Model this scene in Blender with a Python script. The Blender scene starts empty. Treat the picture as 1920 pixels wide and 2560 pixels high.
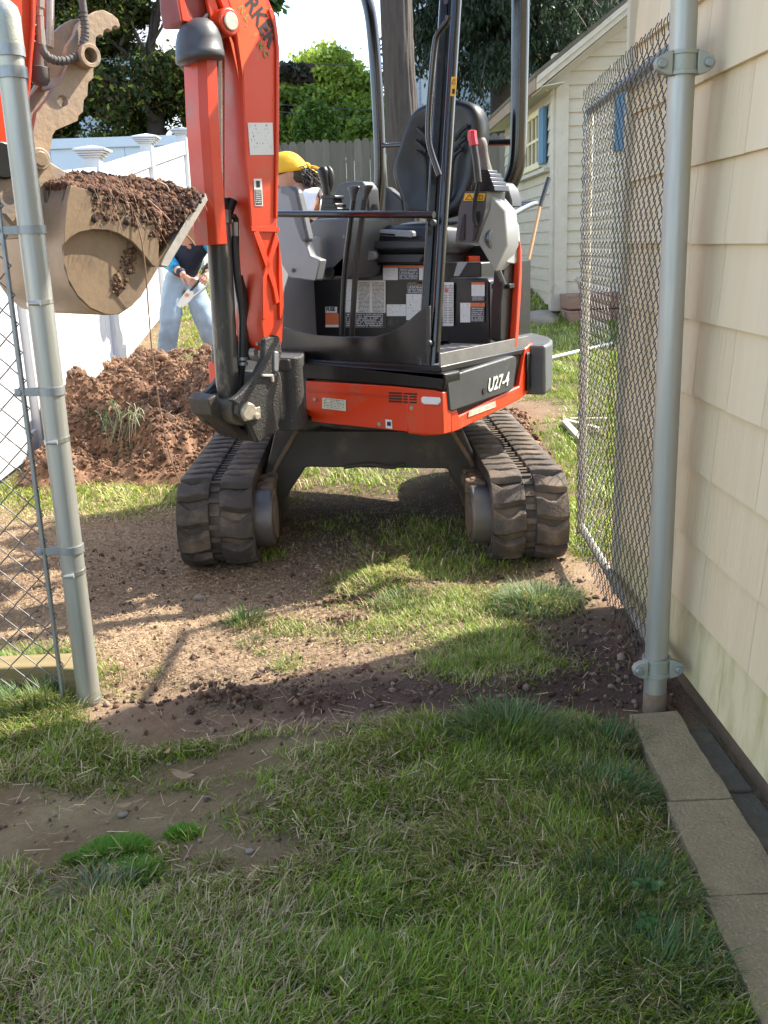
import bpy, bmesh, math, random
import numpy as np
from mathutils import Vector, Matrix, noise as mnoise
from mathutils.geometry import tessellate_polygon
random.seed(7); RNG = np.random.default_rng(11)
R_ = math.radians
scene = bpy.context.scene
col = scene.collection

# ------------------------------------------------------------ camera
F_PX, PITCH, YAW, ROLL, CAM_H = 2450.0, R_(15.27), R_(1.0), R_(2.0), 1.33
_fw = np.array([math.sin(YAW)*math.cos(PITCH), math.cos(YAW)*math.cos(PITCH), -math.sin(PITCH)])
_r = np.cross(_fw, [0, 0, 1.0]); _r /= np.linalg.norm(_r); _u = np.cross(_r, _fw)
CR = _r*math.cos(ROLL) - _u*math.sin(ROLL); CU = _u*math.cos(ROLL) + _r*math.sin(ROLL); CF = _fw
CC = np.array([0, 0, CAM_H])
cam_data = bpy.data.cameras.new("camera"); cam = bpy.data.objects.new("camera", cam_data); col.objects.link(cam)
cam.matrix_world = Matrix(((CR[0], CU[0], -CF[0], CC[0]), (CR[1], CU[1], -CF[1], CC[1]), (CR[2], CU[2], -CF[2], CC[2]), (0, 0, 0, 1)))
cam_data.sensor_fit = 'VERTICAL'; cam_data.sensor_height = 36; cam_data.lens = 36*F_PX/2560
cam_data.clip_start = 0.05; cam_data.clip_end = 2000
scene.camera = cam

# ------------------------------------------------------------ sky and sun
SUN_AZ = (1.0, 0.44); SUN_EL = 46
w = bpy.data.worlds.new("World"); scene.world = w; w.use_nodes = True
nt = w.node_tree
bgn = nt.nodes['Background']; sky = nt.nodes.new('ShaderNodeTexSky'); sky.sky_type = 'NISHITA'; sky.sun_disc = False
sky.sun_elevation = R_(SUN_EL); sky.sun_rotation = math.atan2(SUN_AZ[0], SUN_AZ[1])
sky.altitude = 0; sky.air_density = 1.0; sky.dust_density = 1.0; sky.ozone_density = 1.0
hs = nt.nodes.new('ShaderNodeHueSaturation'); hs.inputs['Saturation'].default_value = 0.88; nt.links.new(sky.outputs[0], hs.inputs['Color']); nt.links.new(hs.outputs[0], bgn.inputs[0]); bgn.inputs[1].default_value = 0.15
sd = bpy.data.lights.new("sun", 'SUN'); sd.energy = 3.5; sd.angle = R_(0.55); sd.color = (1.0, 0.93, 0.80)
sun = bpy.data.objects.new("sun", sd); col.objects.link(sun)
_h = math.hypot(*SUN_AZ); _ce = math.cos(R_(SUN_EL))
S = Vector((SUN_AZ[0]/_h*_ce, SUN_AZ[1]/_h*_ce, math.sin(R_(SUN_EL))))
sun.rotation_euler = S.to_track_quat('Z', 'Y').to_euler()
scene.view_settings.view_transform = 'Standard'; scene.view_settings.look = 'None'
scene.view_settings.exposure = 1.85; scene.view_settings.gamma = 1.0
scene.render.engine = 'CYCLES'
scene.cycles.max_bounces = 8; scene.cycles.diffuse_bounces = 4

# ------------------------------------------------------------ point helpers
def ray(px, py): return CF + CR*(px-960)/F_PX - CU*(py-1280)/F_PX
def atY(px, py, Y): d = ray(px, py); return CC + d*(Y/d[1])
def atX(px, py, X): d = ray(px, py); return CC + d*(X/d[0])
def gnd(px, py, z=0.0): d = ray(px, py); return CC + d*((z-CAM_H)/d[2])
MYAW = R_(37)
LX = np.array([math.cos(MYAW), -math.sin(MYAW), 0]); LY = np.array([math.sin(MYAW), math.cos(MYAW), 0])
MO = np.array([.06, 4.8, 0]); ZZ = np.array([0, 0, 1.0])
def ML(x, y, z): return MO + LX*x + LY*y + ZZ*z            # machine frame -> world
def loc(p): d = np.array(p)-MO; return (float(d@LX), float(d@LY), float(d[2]))
def MY(px, py, y): d = ray(px, py); t = (y-(CC-MO)@LY)/(d@LY); return loc(CC+d*t)
def MX(px, py, x): d = ray(px, py); t = (x-(CC-MO)@LX)/(d@LX); return loc(CC+d*t)
BD = np.array([-.7071, -.7071, 0]); BN = np.array([.7071, -.7071, 0]); B0 = np.array([-.385, 3.96, 0])
def BW(t, o, z): return B0 + BD*t + BN*o + ZZ*z            # boom plane -> world
def BP(px, py, o):
    d = ray(px, py); P0 = B0 + BN*o; t = ((P0-CC)@BN)/(d@BN); q = CC+d*t
    return (float((q-B0)@BD), float(q[2]))

# ------------------------------------------------------------ terrain
_TY = np.array([-20, 5.3, 6.2, 8.8, 11.2, 13.7, 17, 25, 60, 400.]); _TZ = np.array([0, 0, .06, .32, .66, 1.0, 1.42, 2.1, 3.5, 4.0])
def base_z(Y): return np.interp(Y, _TY, _TZ)
def vnoise(x, y, seed=0):
    x = np.asarray(x, float); y = np.asarray(y, float)
    xi = np.floor(x).astype(np.int64); yi = np.floor(y).astype(np.int64); xf = x-xi; yf = y-yi
    def h(a, b):
        n = (a*374761393 + b*668265263 + seed*974634777) & 0x7fffffff
        n = ((n ^ (n >> 13))*1274126177) & 0x7fffffff
        return ((n ^ (n >> 16)) & 0xffff)/65535.0
    u = xf*xf*(3-2*xf); v = yf*yf*(3-2*yf)
    return (h(xi, yi)*(1-u)+h(xi+1, yi)*u)*(1-v) + (h(xi, yi+1)*(1-u)+h(xi+1, yi+1)*u)*v
def fbm(x, y, oct=4, seed=0):
    s = 0; a = .5
    for i in range(oct):
        s = s + a*vnoise(np.asarray(x)*2**i + 17.3*i, np.asarray(y)*2**i + 5.1*i, seed+i); a *= .5
    return s
def proj_np(X, Y, Z):
    vx = X; vy = Y; vz = Z-CAM_H
    d = vx*CF[0]+vy*CF[1]+vz*CF[2]; d = np.where(d < .3, .3, d)
    return 960+F_PX*(vx*CR[0]+vy*CR[1]+vz*CR[2])/d, 1280-F_PX*(vx*CU[0]+vy*CU[1]+vz*CU[2])/d
def gauss(X, Y, cx, cy, rx, ry, rot=0):
    c, s = math.cos(rot), math.sin(rot); dx = X-cx; dy = Y-cy
    return np.exp(-(((dx*c+dy*s)/rx)**2 + ((-dx*s+dy*c)/ry)**2))
def terr(X, Y):
    X = np.asarray(X, float); Y = np.asarray(Y, float)
    z = base_z(Y)
    z = z + .035*(fbm(X*1.3+3, Y*1.3, 3, 5)-.44)
    near = np.clip((Y-2.45)/.2, 0, 1)*np.clip((4.2-Y)/1.0, 0, 1)*(X > -1.3)*(X < .9)
    z = z + near*.035*(fbm(X*7, Y*7, 3, 9)-.45)
    z = z - .035*gauss(X, Y, -.62, 2.84, .16, .09) + .05*gauss(X, Y, -.42, 2.75, .22, .06, .1) - .03*gauss(X, Y, .4, 2.72, .35, .07)
    z = z - .03*gauss(X, Y, -.65, 2.35, .35, .25)
    z = z + .05*gauss(X, Y, .05, 3.75, .16, .12) + .03*gauss(X, Y, .62, 3.45, .16, .12) - .035*gauss(X, Y, -.05, 3.6, .1, .05)
    z = z - .02*gauss(X, Y, .68, 3.05, .12, .2)
    dug = np.clip((Y-6.6)/1.0, 0, 1)*np.clip((10.5-Y)/1.0, 0, 1)*np.clip((-.3-X)/.5, 0, 1)
    z = z + dug*.12*(fbm(X*3, Y*3, 4, 21)-.4)
    return z

# ------------------------------------------------------------ mesh builder
class MB:
    def __init__(s): s.v = []; s.f = []
    def add(s, vs, fs):
        o = len(s.v); s.v += [tuple(float(c) for c in v) for v in vs]; s.f += [tuple(i+o for i in f) for f in fs]; return s
    def box(s, c, d, ax=None):
        c = np.array(c, float); ax = ax or (np.array([1, 0, 0.]), np.array([0, 1., 0]), ZZ)
        vs = [c+ax[0]*d[0]/2*i+ax[1]*d[1]/2*j+ax[2]*d[2]/2*k for i in (-1, 1) for j in (-1, 1) for k in (-1, 1)]
        return s.add(vs, [(0, 1, 3, 2), (4, 6, 7, 5), (0, 4, 5, 1), (2, 3, 7, 6), (0, 2, 6, 4), (1, 5, 7, 3)])
    def loft(s, A, B, cap=True, closed=True):
        n = len(A); vs = list(A)+list(B); m = n if closed else n-1
        fs = [(i, (i+1) % n, n+(i+1) % n, n+i) for i in range(m)]
        s.add(vs, fs)
        if cap:
            for ring in (A, B):
                tr = tessellate_polygon([[Vector([float(c) for c in p]) for p in ring]])
                s.add(ring, [tuple(t) for t in tr])
        return s
    def rings(s, rs, cap=True):
        n = len(rs[0]); o = len(s.v)
        for r in rs: s.v += [tuple(float(c) for c in v) for v in r]
        for k in range(len(rs)-1):
            for i in range(n):
                a = o+k*n+i; b = o+k*n+(i+1) % n; s.f.append((a, b, b+n, a+n))
        if cap: s.f.append(tuple(o+i for i in range(n))[::-1]); s.f.append(tuple(o+(len(rs)-1)*n+i for i in range(n)))
        return s
    def tube(s, pts, r, n=10, smooth=0, cap=True, sq=None):
        P = [np.array(p, float) for p in pts]; rr = list(r) if isinstance(r, (list, tuple)) else [r]*len(P)
        for _ in range(smooth):
            Q = [P[0]]; q = [rr[0]]
            for a, b, ra, rb in zip(P[:-1], P[1:], rr[:-1], rr[1:]):
                Q += [a*.75+b*.25, a*.25+b*.75]; q += [ra*.75+rb*.25, ra*.25+rb*.75]
            Q.append(P[-1]); q.append(rr[-1]); P, rr = Q, q
        T = [P[min(i+1, len(P)-1)]-P[max(i-1, 0)] for i in range(len(P))]; T = [t/max(np.linalg.norm(t), 1e-9) for t in T]
        up = ZZ if abs(T[0][2]) < .9 else np.array([0, 1., 0]); N = np.cross(T[0], up); N /= np.linalg.norm(N); rs = []
        for p, t, q in zip(P, T, rr):
            N = N-t*(N@t); N /= np.linalg.norm(N); B = np.cross(t, N)
            qa, qb = (q, q) if sq is None else (q, q*sq)
            rs.append([p+N*qa*math.cos(2*math.pi*(k+.5)/n)+B*qb*math.sin(2*math.pi*(k+.5)/n) for k in range(n)])
        return s.rings(rs, cap)
    def cyl(s, a, b, r0, r1=None, n=24): return s.tube([a, b], [r0, r0 if r1 is None else r1], n)
    def build(s, name, m, parent=None, smooth=True, bevel=0, seg=2, label=None, ang=38, sub=0):
        me = bpy.data.meshes.new(name); me.from_pydata(s.v, [], s.f); me.validate(); 
        b = bmesh.new(); b.from_mesh(me); bmesh.ops.remove_doubles(b, verts=b.verts, dist=1e-5); bmesh.ops.recalc_face_normals(b, faces=b.faces); b.to_mesh(me); b.free()
        if m: me.materials.append(m)
        if smooth: me.shade_smooth(); me.set_sharp_from_angle(angle=R_(ang))
        o = bpy.data.objects.new(name, me); col.objects.link(o)
        if parent is not None: put(o, parent)
        if bevel:
            md = o.modifiers.new('bevel', 'BEVEL'); md.width = bevel; md.segments = seg; md.limit_method = 'ANGLE'; md.angle_limit = R_(40); md.harden_normals = False
        if sub: md = o.modifiers.new('sub', 'SUBSURF'); md.levels = sub; md.render_levels = sub
        if label: o['label'] = label
        return o
WORLDPOS = {}
def put(o, parent):
    o.parent = parent
    p = WORLDPOS.get(parent.name, Matrix.Identity(4)); o.matrix_parent_inverse = p.inverted()
def tag(o, label=None, cat=None, group=None, kind=None):
    if label: o['label'] = label
    if cat: o['category'] = cat
    if group: o['group'] = group
    if kind: o['kind'] = kind
    return o
def empty(name, p, label, cat, group=None):
    o = bpy.data.objects.new(name, None); col.objects.link(o); o.location = tuple(float(c) for c in p); o.empty_display_size = .1
    WORLDPOS[o.name] = Matrix.Translation(Vector([float(c) for c in p]))
    return tag(o, label, cat, group)

def fast_mesh(name, verts, faces4=None, faces3=None, mat=None, cols=None, parent=None):
    verts = np.asarray(verts, np.float32); me = bpy.data.meshes.new(name); me.vertices.add(len(verts)); me.vertices.foreach_set('co', verts.ravel())
    L = []; st = []; tot = 0
    for fa in (faces4, faces3):
        if fa is not None and len(fa):
            k = fa.shape[1]; L.append(np.asarray(fa, np.int32).ravel()); st.append(tot+np.arange(len(fa), dtype=np.int32)*k); tot += fa.size
    L = np.concatenate(L); st = np.concatenate(st)
    me.loops.add(len(L)); me.loops.foreach_set('vertex_index', L); me.polygons.add(len(st)); me.polygons.foreach_set('loop_start', st)
    me.update(calc_edges=True)
    if cols is not None:
        a = me.color_attributes.new('Col', 'FLOAT_COLOR', 'POINT'); c4 = np.ones((len(verts), 4), np.float32); c4[:, :3] = cols; a.data.foreach_set('color', c4.ravel())
    if mat: me.materials.append(mat)
    o = bpy.data.objects.new(name, me); col.objects.link(o)
    if parent is not None: put(o, parent)
    return o

# ------------------------------------------------------------ materials
MATS = {}
def mat(name, c, rough=.6, metal=0., c2=None, sc=6., amt=.5, bump=0., bsc=60., spec=.5, coat=0., c3=None, c3sc=2.5, c3lo=.55, c3hi=.7, stretch=None, attr=False, trans=0.):
    if name in MATS: return MATS[name]
    m = bpy.data.materials.new(name); m.use_nodes = True; t = m.node_tree; N = t.nodes; Lk = t.links
    b = N['Principled BSDF']; b.inputs['Roughness'].default_value = rough; b.inputs['Metallic'].default_value = metal
    b.inputs['Specular IOR Level'].default_value = spec; b.inputs['Coat Weight'].default_value = coat; b.inputs['Coat Roughness'].default_value = .15
    tc = N.new('ShaderNodeNewGeometry').outputs['Position']
    if stretch:
        mp = N.new('ShaderNodeMapping'); mp.inputs['Scale'].default_value = stretch; Lk.new(tc, mp.inputs[0]); tcs = mp.outputs[0]
    else: tcs = tc
    cur = None
    if attr:
        a = N.new('ShaderNodeAttribute'); a.attribute_name = 'Col'; cur = a.outputs['Color']
    def mix(fac, A, B):
        x = N.new('ShaderNodeMix'); x.data_type = 'RGBA'
        if fac is not None: Lk.new(fac, x.inputs[0])
        for s_, v in ((x.inputs[6], A), (x.inputs[7], B)):
            if isinstance(v, tuple): s_.default_value = (*v, 1)
            else: Lk.new(v, s_)
        return x.outputs[2]
    def nz(scale, lo, hi, src, det=6):
        n = N.new('ShaderNodeTexNoise'); n.inputs['Scale'].default_value = scale; n.inputs['Detail'].default_value = det; n.inputs['Roughness'].default_value = .6; Lk.new(src, n.inputs['Vector'])
        r = N.new('ShaderNodeMapRange'); r.inputs[1].default_value = lo; r.inputs[2].default_value = hi; Lk.new(n.outputs[0], r.inputs[0]); return r.outputs[0]
    if c2 is not None:
        f = nz(sc, .5-amt*.5, .5+amt*.5, tcs)
        if cur is None: cur = mix(f, tuple(c), tuple(c2))
        else:
            mm = N.new('ShaderNodeMix'); mm.data_type = 'RGBA'; mm.blend_type = 'MULTIPLY'; mm.inputs[0].default_value = 1
            Lk.new(cur, mm.inputs[6]); Lk.new(mix(f, tuple(c), tuple(c2)), mm.inputs[7]); cur = mm.outputs[2]
    if c3 is not None:
        cur = mix(nz(c3sc, c3lo, c3hi, tcs, 9), cur if cur is not None else tuple(c), tuple(c3))
    if cur is not None: Lk.new(cur, b.inputs['Base Color'])
    else: b.inputs['Base Color'].default_value = (*c, 1)
    rr = nz(sc*1.7, .3, .7, tcs); r2 = N.new('ShaderNodeMapRange'); r2.inputs[3].default_value = max(rough-.1, .03); r2.inputs[4].default_value = min(rough+.12, 1); Lk.new(rr, r2.inputs[0]); Lk.new(r2.outputs[0], b.inputs['Roughness'])
    if bump:
        n = N.new('ShaderNodeTexNoise'); n.inputs['Scale'].default_value = bsc; n.inputs['Detail'].default_value = 5; Lk.new(tcs, n.inputs['Vector'])
        bp = N.new('ShaderNodeBump'); bp.inputs['Strength'].default_value = min(bump, 1); bp.inputs['Distance'].default_value = .01; Lk.new(n.outputs[0], bp.inputs['Height']); Lk.new(bp.outputs[0], b.inputs['Normal'])
    if trans:
        ts = N.new('ShaderNodeBsdfTranslucent'); Lk.new(cur, ts.inputs[0]) if cur is not None else None
        ms = N.new('ShaderNodeMixShader'); ms.inputs[0].default_value = trans; Lk.new(b.outputs[0], ms.inputs[1]); Lk.new(ts.outputs[0], ms.inputs[2]); Lk.new(ms.outputs[0], N['Material Output'].inputs[0])
    MATS[name] = m; return m

def mat_print(name, bg, ink, rows=14, fill=.6, seed=0., cols=1):
    """flat print: lines of small illegible type on a decal, laid out on its own UVs"""
    if name in MATS: return MATS[name]
    m = bpy.data.materials.new(name); m.use_nodes = True; t = m.node_tree; N = t.nodes; Lk = t.links; b = N['Principled BSDF']; b.inputs['Roughness'].default_value = .45
    uv = N.new('ShaderNodeUVMap'); sx = N.new('ShaderNodeSeparateXYZ'); Lk.new(uv.outputs[0], sx.inputs[0])
    def M(op, a, bb=None):
        n = N.new('ShaderNodeMath'); n.operation = op
        for i, v in enumerate((a, bb)):
            if v is None: continue
            if isinstance(v, (int, float)): n.inputs[i].default_value = v
            else: Lk.new(v, n.inputs[i])
        return n.outputs[0]
    row = M('MULTIPLY', sx.outputs[1], rows); line = M('LESS_THAN', M('FRACT', row), .5); ri = M('FLOOR', row)
    cb = N.new('ShaderNodeCombineXYZ'); Lk.new(M('MULTIPLY', sx.outputs[0], rows*1.7), cb.inputs[0]); Lk.new(M('MULTIPLY', ri, 7.31), cb.inputs[1]); cb.inputs[2].default_value = seed
    n = N.new('ShaderNodeTexNoise'); n.inputs['Scale'].default_value = 1.6; n.inputs['Detail'].default_value = 2; Lk.new(cb.outputs[0], n.inputs['Vector'])
    tx = M('GREATER_THAN', n.outputs[0], 1-fill if fill < .5 else .62-.3*fill)
    if cols > 1: mg = M('MULTIPLY', M('GREATER_THAN', M('FRACT', M('MULTIPLY', sx.outputs[0], cols)), .08), M('LESS_THAN', M('FRACT', M('MULTIPLY', sx.outputs[0], cols)), .9))
    else: mg = M('MULTIPLY', M('GREATER_THAN', sx.outputs[0], .06), M('LESS_THAN', sx.outputs[0], .93))
    mg = M('MULTIPLY', mg, M('MULTIPLY', M('GREATER_THAN', sx.outputs[1], .05), M('LESS_THAN', sx.outputs[1], .95)))
    fac = M('MULTIPLY', M('MULTIPLY', tx, line), mg)
    x = N.new('ShaderNodeMix'); x.data_type = 'RGBA'; x.inputs[6].default_value = (*bg, 1); x.inputs[7].default_value = (*ink, 1); Lk.new(fac, x.inputs[0]); Lk.new(x.outputs[2], b.inputs['Base Color'])
    MATS[name] = m; return m

ORANGE = mat('orange_paint', (.68, .045, .003), .40, c2=(.60, .037, .003), sc=3, amt=.6, coat=.12, c3=(.33, .14, .08), c3sc=8, c3lo=.56, c3hi=.80, bump=.02, bsc=30)
BLACKP = mat('black_paint', (.0055, .0055, .006), .40, spec=.3, c2=(.011, .0105, .010), sc=5, coat=.15, c3=(.07, .065, .06), c3sc=7, c3lo=.64, c3hi=.8, bump=.03)
BLACKG = mat('gloss_black', (.005, .005, .006), .22, coat=.35, c2=(.008, .008, .009), sc=4)
GREYP = mat('grey_plastic', (.10, .107, .115), .45, c2=(.125, .13, .135), sc=3, amt=.8, bump=.03, bsc=400)
LGREY = mat('light_grey_plastic', (.27, .275, .28), .42, c2=(.23, .235, .24), sc=4, bump=.02, bsc=300)
DGREY = mat('dark_grey_plastic', (.035, .036, .039), .5, c2=(.048, .049, .052), sc=4, bump=.04, bsc=300)
SEATM = mat('seat_vinyl', (.007, .0072, .008), .42, spec=.4, c2=(.011, .011, .012), sc=6, bump=.06, bsc=500)
RUBBER = mat('track_rubber', (.040, .033, .028), .8, c2=(.075, .058, .045), sc=7, amt=.7, bump=.25, bsc=120, c3=(.19, .135, .09), c3sc=6, c3lo=.47, c3hi=.72)
LUGR = mat('lug_rubber', (.042, .035, .030), .78, c2=(.080, .062, .049), sc=8, amt=.7, bump=.3, bsc=90, c3=(.20, .145, .10), c3sc=7, c3lo=.48, c3hi=.72)
STEELD = mat('dirty_black_steel', (.035, .031, .027), .6, c2=(.07, .055, .042), sc=6, bump=.15, bsc=80, c3=(.15, .11, .075), c3sc=4, c3lo=.55, c3hi=.75)
IDLER = mat('worn_idler_steel', (.09, .10, .12), .45, .4, c2=(.22, .17, .12), sc=7, amt=.5, bump=.1)
DIRTC = mat('caked_dirt', (.20, .135, .085), .95, c2=(.12, .075, .05), sc=14, bump=.7, bsc=60)
GALV = mat('galvanised_steel', (.36, .36, .34), .45, .6, c2=(.46, .455, .41), sc=30, amt=.5, stretch=(1, 1, .06), c3=(.48, .44, .26), c3sc=9, c3lo=.52, c3hi=.68, bump=.05, bsc=200)
GALVD = mat('dull_galvanised_band', (.26, .28, .28), .5, .6, c2=(.34, .35, .35), sc=20)
CASTG = mat('cast_galvanised', (.38, .39, .35), .55, .5, c2=(.36, .37, .30), sc=14, bump=.15, bsc=120)
WIRE = mat('wire_steel', (.19, .185, .18), .45, .55, c2=(.11, .105, .10), sc=20)
WIREL = mat('wire_light', (.115, .112, .105), .5, .45, c2=(.065, .063, .06), sc=22)
RUSTY = mat('weathered_brown_steel', (.30, .225, .165), .6, .15, c2=(.38, .26, .155), sc=7, amt=.5, bump=.25, bsc=45, c3=(.19, .175, .165), c3sc=9, c3lo=.48, c3hi=.72)
BUCKM = mat('bucket_steel', (.36, .25, .155), .45, .35, c2=(.29, .205, .135), sc=4, amt=.7, bump=.12, bsc=60, c3=(.20, .15, .11), c3sc=7, c3lo=.50, c3hi=.80)
LIPM = mat('worn_steel_edge', (.55, .52, .46), .45, .4, c2=(.42, .38, .32), sc=12, bump=.1)
CHROME = mat('hydraulic_rod', (.52, .46, .44), .3, .8, c2=(.42, .34, .32), sc=10)
PINM = mat('zinc_pin', (.58, .54, .45), .45, .6, c2=(.42, .38, .3), sc=30, bump=.08)
CYLB = mat('scratched_black_cylinder', (.030, .030, .031), .4, c2=(.05, .047, .043), sc=8, coat=.2, stretch=(1, 1, .3), c3=(.22, .19, .15), c3sc=11, c3lo=.60, c3hi=.68, bump=.05)
HOSE = mat('hose_rubber', (.02, .02, .02), .45, c2=(.035, .034, .033), sc=8)
HOSED = mat('dusty_hose_wrap', (.15, .135, .12), .7, c2=(.09, .08, .075), sc=12, bump=.2, bsc=80)
VINYL = mat('white_vinyl', (.64, .64, .64), .38, c2=(.59, .595, .60), sc=2, c3=(.50, .49, .45), c3sc=3, c3lo=.62, c3hi=.85)
REDK = mat('red_knob', (.62, .02, .03), .35, coat=.3)
YELL = mat('yellow_decal', (.80, .42, .02), .45)
ORD = mat('orange_decal', (.62, .16, .05), .5)
WHITED = mat('white_decal', (.72, .72, .70), .45)
INK = mat('ink', (.012, .012, .012), .5)
GREENI = mat('green_lettering', (.20, .22, .04), .5)
STICK = mat('bright_orange_vinyl', (.95, .085, .004), .35, coat=.3)
# ============================================================ GROUND
SOILM = mat('soil', (1, 1, 1), .95, c2=(.62, .60, .60), sc=45, amt=.7, bump=.9, bsc=110, attr=True)
def axis(parts):
    out = []
    for a, b, st in parts: out += list(np.arange(a, b, st))
    return np.array(out+[parts[-1][1]])
GX = axis([(-60, -12, 4), (-12, -4, .4), (-4, -2.2, .06), (-2.2, 1.25, .014), (1.25, 4, .05), (4, 12, .4), (12, 60, 4)])
GY = axis([(-20, 0, 1), (0, 1.35, .1), (1.35, 4.6, .014), (4.6, 8, .03), (8, 14, .08), (14, 30, .5), (30, 300, 10)])
XX, YY = np.meshgrid(GX, GY); ZG = terr(XX, YY)
fine = (YY > 1.2)*(YY < 11)*(XX > -3)*(XX < 2)
ZG = ZG + fine*.010*(fbm(XX*22, YY*22, 3, 33)-.45)
PXg, PYg = proj_np(XX, YY, ZG)

def grass_at(X, Y):
    """how thick the grass grows, 0 bare soil .. 1 lawn; and how green (0 straw .. 1 green)"""
    Z = terr(X, Y); px, py = proj_np(X, Y, Z); g = np.zeros_like(X); gr = np.full_like(X, .5)
    n1 = fbm(X*4, Y*4, 4, 3); n2 = fbm(X*11, Y*11, 3, 8)
    edge = np.interp(X, [-1.3, -1.0, -.85, -.7, -.55, -.3, 0, .3, .6, .85], [2.86, 2.83, 2.66, 2.50, 2.50, 2.56, 2.58, 2.60, 2.55, 2.50]) + .09*(n1-.5)
    fore = np.clip((edge-Y)/.04, 0, 1); g = np.maximum(g, fore*(.85+.3*(n1-.5)))
    # bare foreground patches
    def sub(cx, cy, rx, ry, k=1.0, rot=0):
        nonlocal g
        g = g*(1-np.clip(k*1.5*gauss(X, Y, cx, cy, rx, ry, rot)*(.55+1.0*n2), 0, 1))
    sub(-.78, 2.12, .30, .19, 1.3); sub(-.46, 2.17, .20, .12, 1.0, .3); sub(-.33, 1.97, .16, .10, 1.1); sub(-.25, 2.48, .22, .05, 1.1, .2); sub(-.42, 2.38, .2, .08, 1.2); sub(-.62, 1.86, .18, .06, .8)
    sub(-.98, 2.2, .3, .14, 1.0); sub(0.05, 2.30, .12, .05, .5); sub(.25, 1.85, .09, .05, .5); sub(-.05, 1.68, .14, .04, .6); sub(.1, 2.05, .1, .03, .4)
    def add(cx, cy, rx, ry, k=1.0, green=.5, rot=0):
        nonlocal g, gr
        a = np.clip(k*1.6*gauss(X, Y, cx, cy, rx, ry, rot)*(.35+1.3*n2), 0, 1)
        gr = np.where(a > .15, gr*(1-a)+green*a, gr); g = np.maximum(g, a)
    mid = (Y > 2.7)
    add(.34, 3.48, .32, .18, 1.1, .62); add(.40, 3.14, .20, .20, 1.1, .75); add(.62, 3.50, .17, .12, 1.2, .6); add(-.02, 3.72, .16, .20, .9, .42); add(.05, 3.28, .3, .1, .8, .6)
    add(0., 5.7, .4, .4, .7, .75); add(.25, 4.35, .3, .35, .55, .55); add(.3, 3.95, .35, .2, .7, .6); add(-.13, 4.6, .2, .25, .3, .4)
    add(-.30, 3.32, .07, .06, 1.2, .6); add(-.28, 3.02, .05, .04, .7, .6); add(-.36, 3.12, .04, .04, .5, .6)
    add(-1.35, 5.5, .75, .40, .95, .30); add(-1.0, 5.25, .35, .12, .7, .55); add(-1.9, 5.7, .35, .35, 1.0, .55); add(-.45, 4.2, .06, .08, .8, .8); add(-.6, 5.9, .4, .3, .5, .5)
    add(-1.30, 3.05, .32, .16, 1.3, .7)
    add(-1.1, 10.2, .7, 1.3, 1.1, .45); add(-1.6, 8.6, .2, .2, .6, .5)
    right = np.clip((X-.88)/.06+.5*(n1-.5)*4, 0, 1)*np.clip((Y-3.95)/.1, 0, 1)
    hole = gauss(X, Y, 1.02, 5.9, .10, .75, 0)+gauss(X, Y, 1.2, 7.0, .2, .35)
    right = right*(1-np.clip(1.6*hole*(.5+n2), 0, 1)); g = np.maximum(g, right); gr = np.where(right > .3, .82, gr)
    back = np.clip((Y-10.7)/.3, 0, 1); g = np.maximum(g, back); gr = np.where(back > .3, .7, gr)
    g = g*(1-((X > .60)*(Y < 2.52))*np.clip((X-.60)/.10, 0, 1)*.97)
    g = g*(X < .83+50*(Y > 3.6))
    gr = np.where(fore > .5, .58+(fbm(X*3.0, Y*3.0, 4, 44)-.46)*2.2, gr); g = np.where(fore > .5, g*np.clip(.55+1.7*(fbm(X*6, Y*6, 3, 47)-.12), .4, 1), g)
    return np.clip(g, 0, 1), np.clip(gr, 0, 1)
GG, GRN = grass_at(XX, YY)
n = fbm(XX*5, YY*5, 4, 60)[..., None]; n3 = fbm(XX*1.6, YY*1.6, 3, 61)[..., None]; nf = fbm(XX*30, YY*30, 2, 62)[..., None]
soilA = np.array([.205, .125, .075]); soilB = np.array([.33, .235, .15]); dry = np.array([.50, .37, .23]); dark_soil = np.array([.085, .048, .034])
C = soilA+(soilB-soilA)*np.clip((n-.35)*2.2, 0, 1)
cd = (gauss(XX, YY, -1.0, 3.3, 1.3, .45)+gauss(XX, YY, -1.6, 4.6, 1.3, .7)*.6)[..., None]; C = C+(dry-C)*np.clip(cd*(.35+nf*.9), 0, .85)
wt = (gauss(XX, YY, .40, 2.74, .62, .16)+gauss(XX, YY, .72, 3.0, .16, .35)+.5*gauss(XX, YY, -.1, 2.78, .5, .10))[..., None]; C = C+(dark_soil-C)*np.clip(wt*(.75+nf), 0, .95)  # soil darker along the gate line and beside the gate
under_shade = (gauss(XX, YY, .05, 5.3, .55, 1.1))[..., None]; C = C+(np.array([.07, .045, .028])-C)*np.clip(under_shade*1.3, 0, .85)  # shade beneath the machine painted into the soil colour
red = (gauss(XX, YY, -1.2, 7.8, 1.2, 2.0)+gauss(XX, YY, 1.1, 6.2, .25, .9))[..., None]; C = C+(np.array([.26, .135, .075])-C)*np.clip(red, 0, .9)
th = np.array([.15, .14, .060])*(GRN[..., None])+np.array([.24, .185, .10])*(1-GRN[..., None])
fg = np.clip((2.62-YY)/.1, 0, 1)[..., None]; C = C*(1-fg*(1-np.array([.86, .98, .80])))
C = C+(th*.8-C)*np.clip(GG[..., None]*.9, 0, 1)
far = np.clip((YY-12)/3, 0, 1)[..., None]; C = C+(np.array([.06, .10, .025])-C)*far
ny, nx = XX.shape; idx = np.arange(ny*nx).reshape(ny, nx)
q = np.stack([idx[:-1, :-1], idx[:-1, 1:], idx[1:, 1:], idx[1:, :-1]], -1).reshape(-1, 4)
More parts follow.
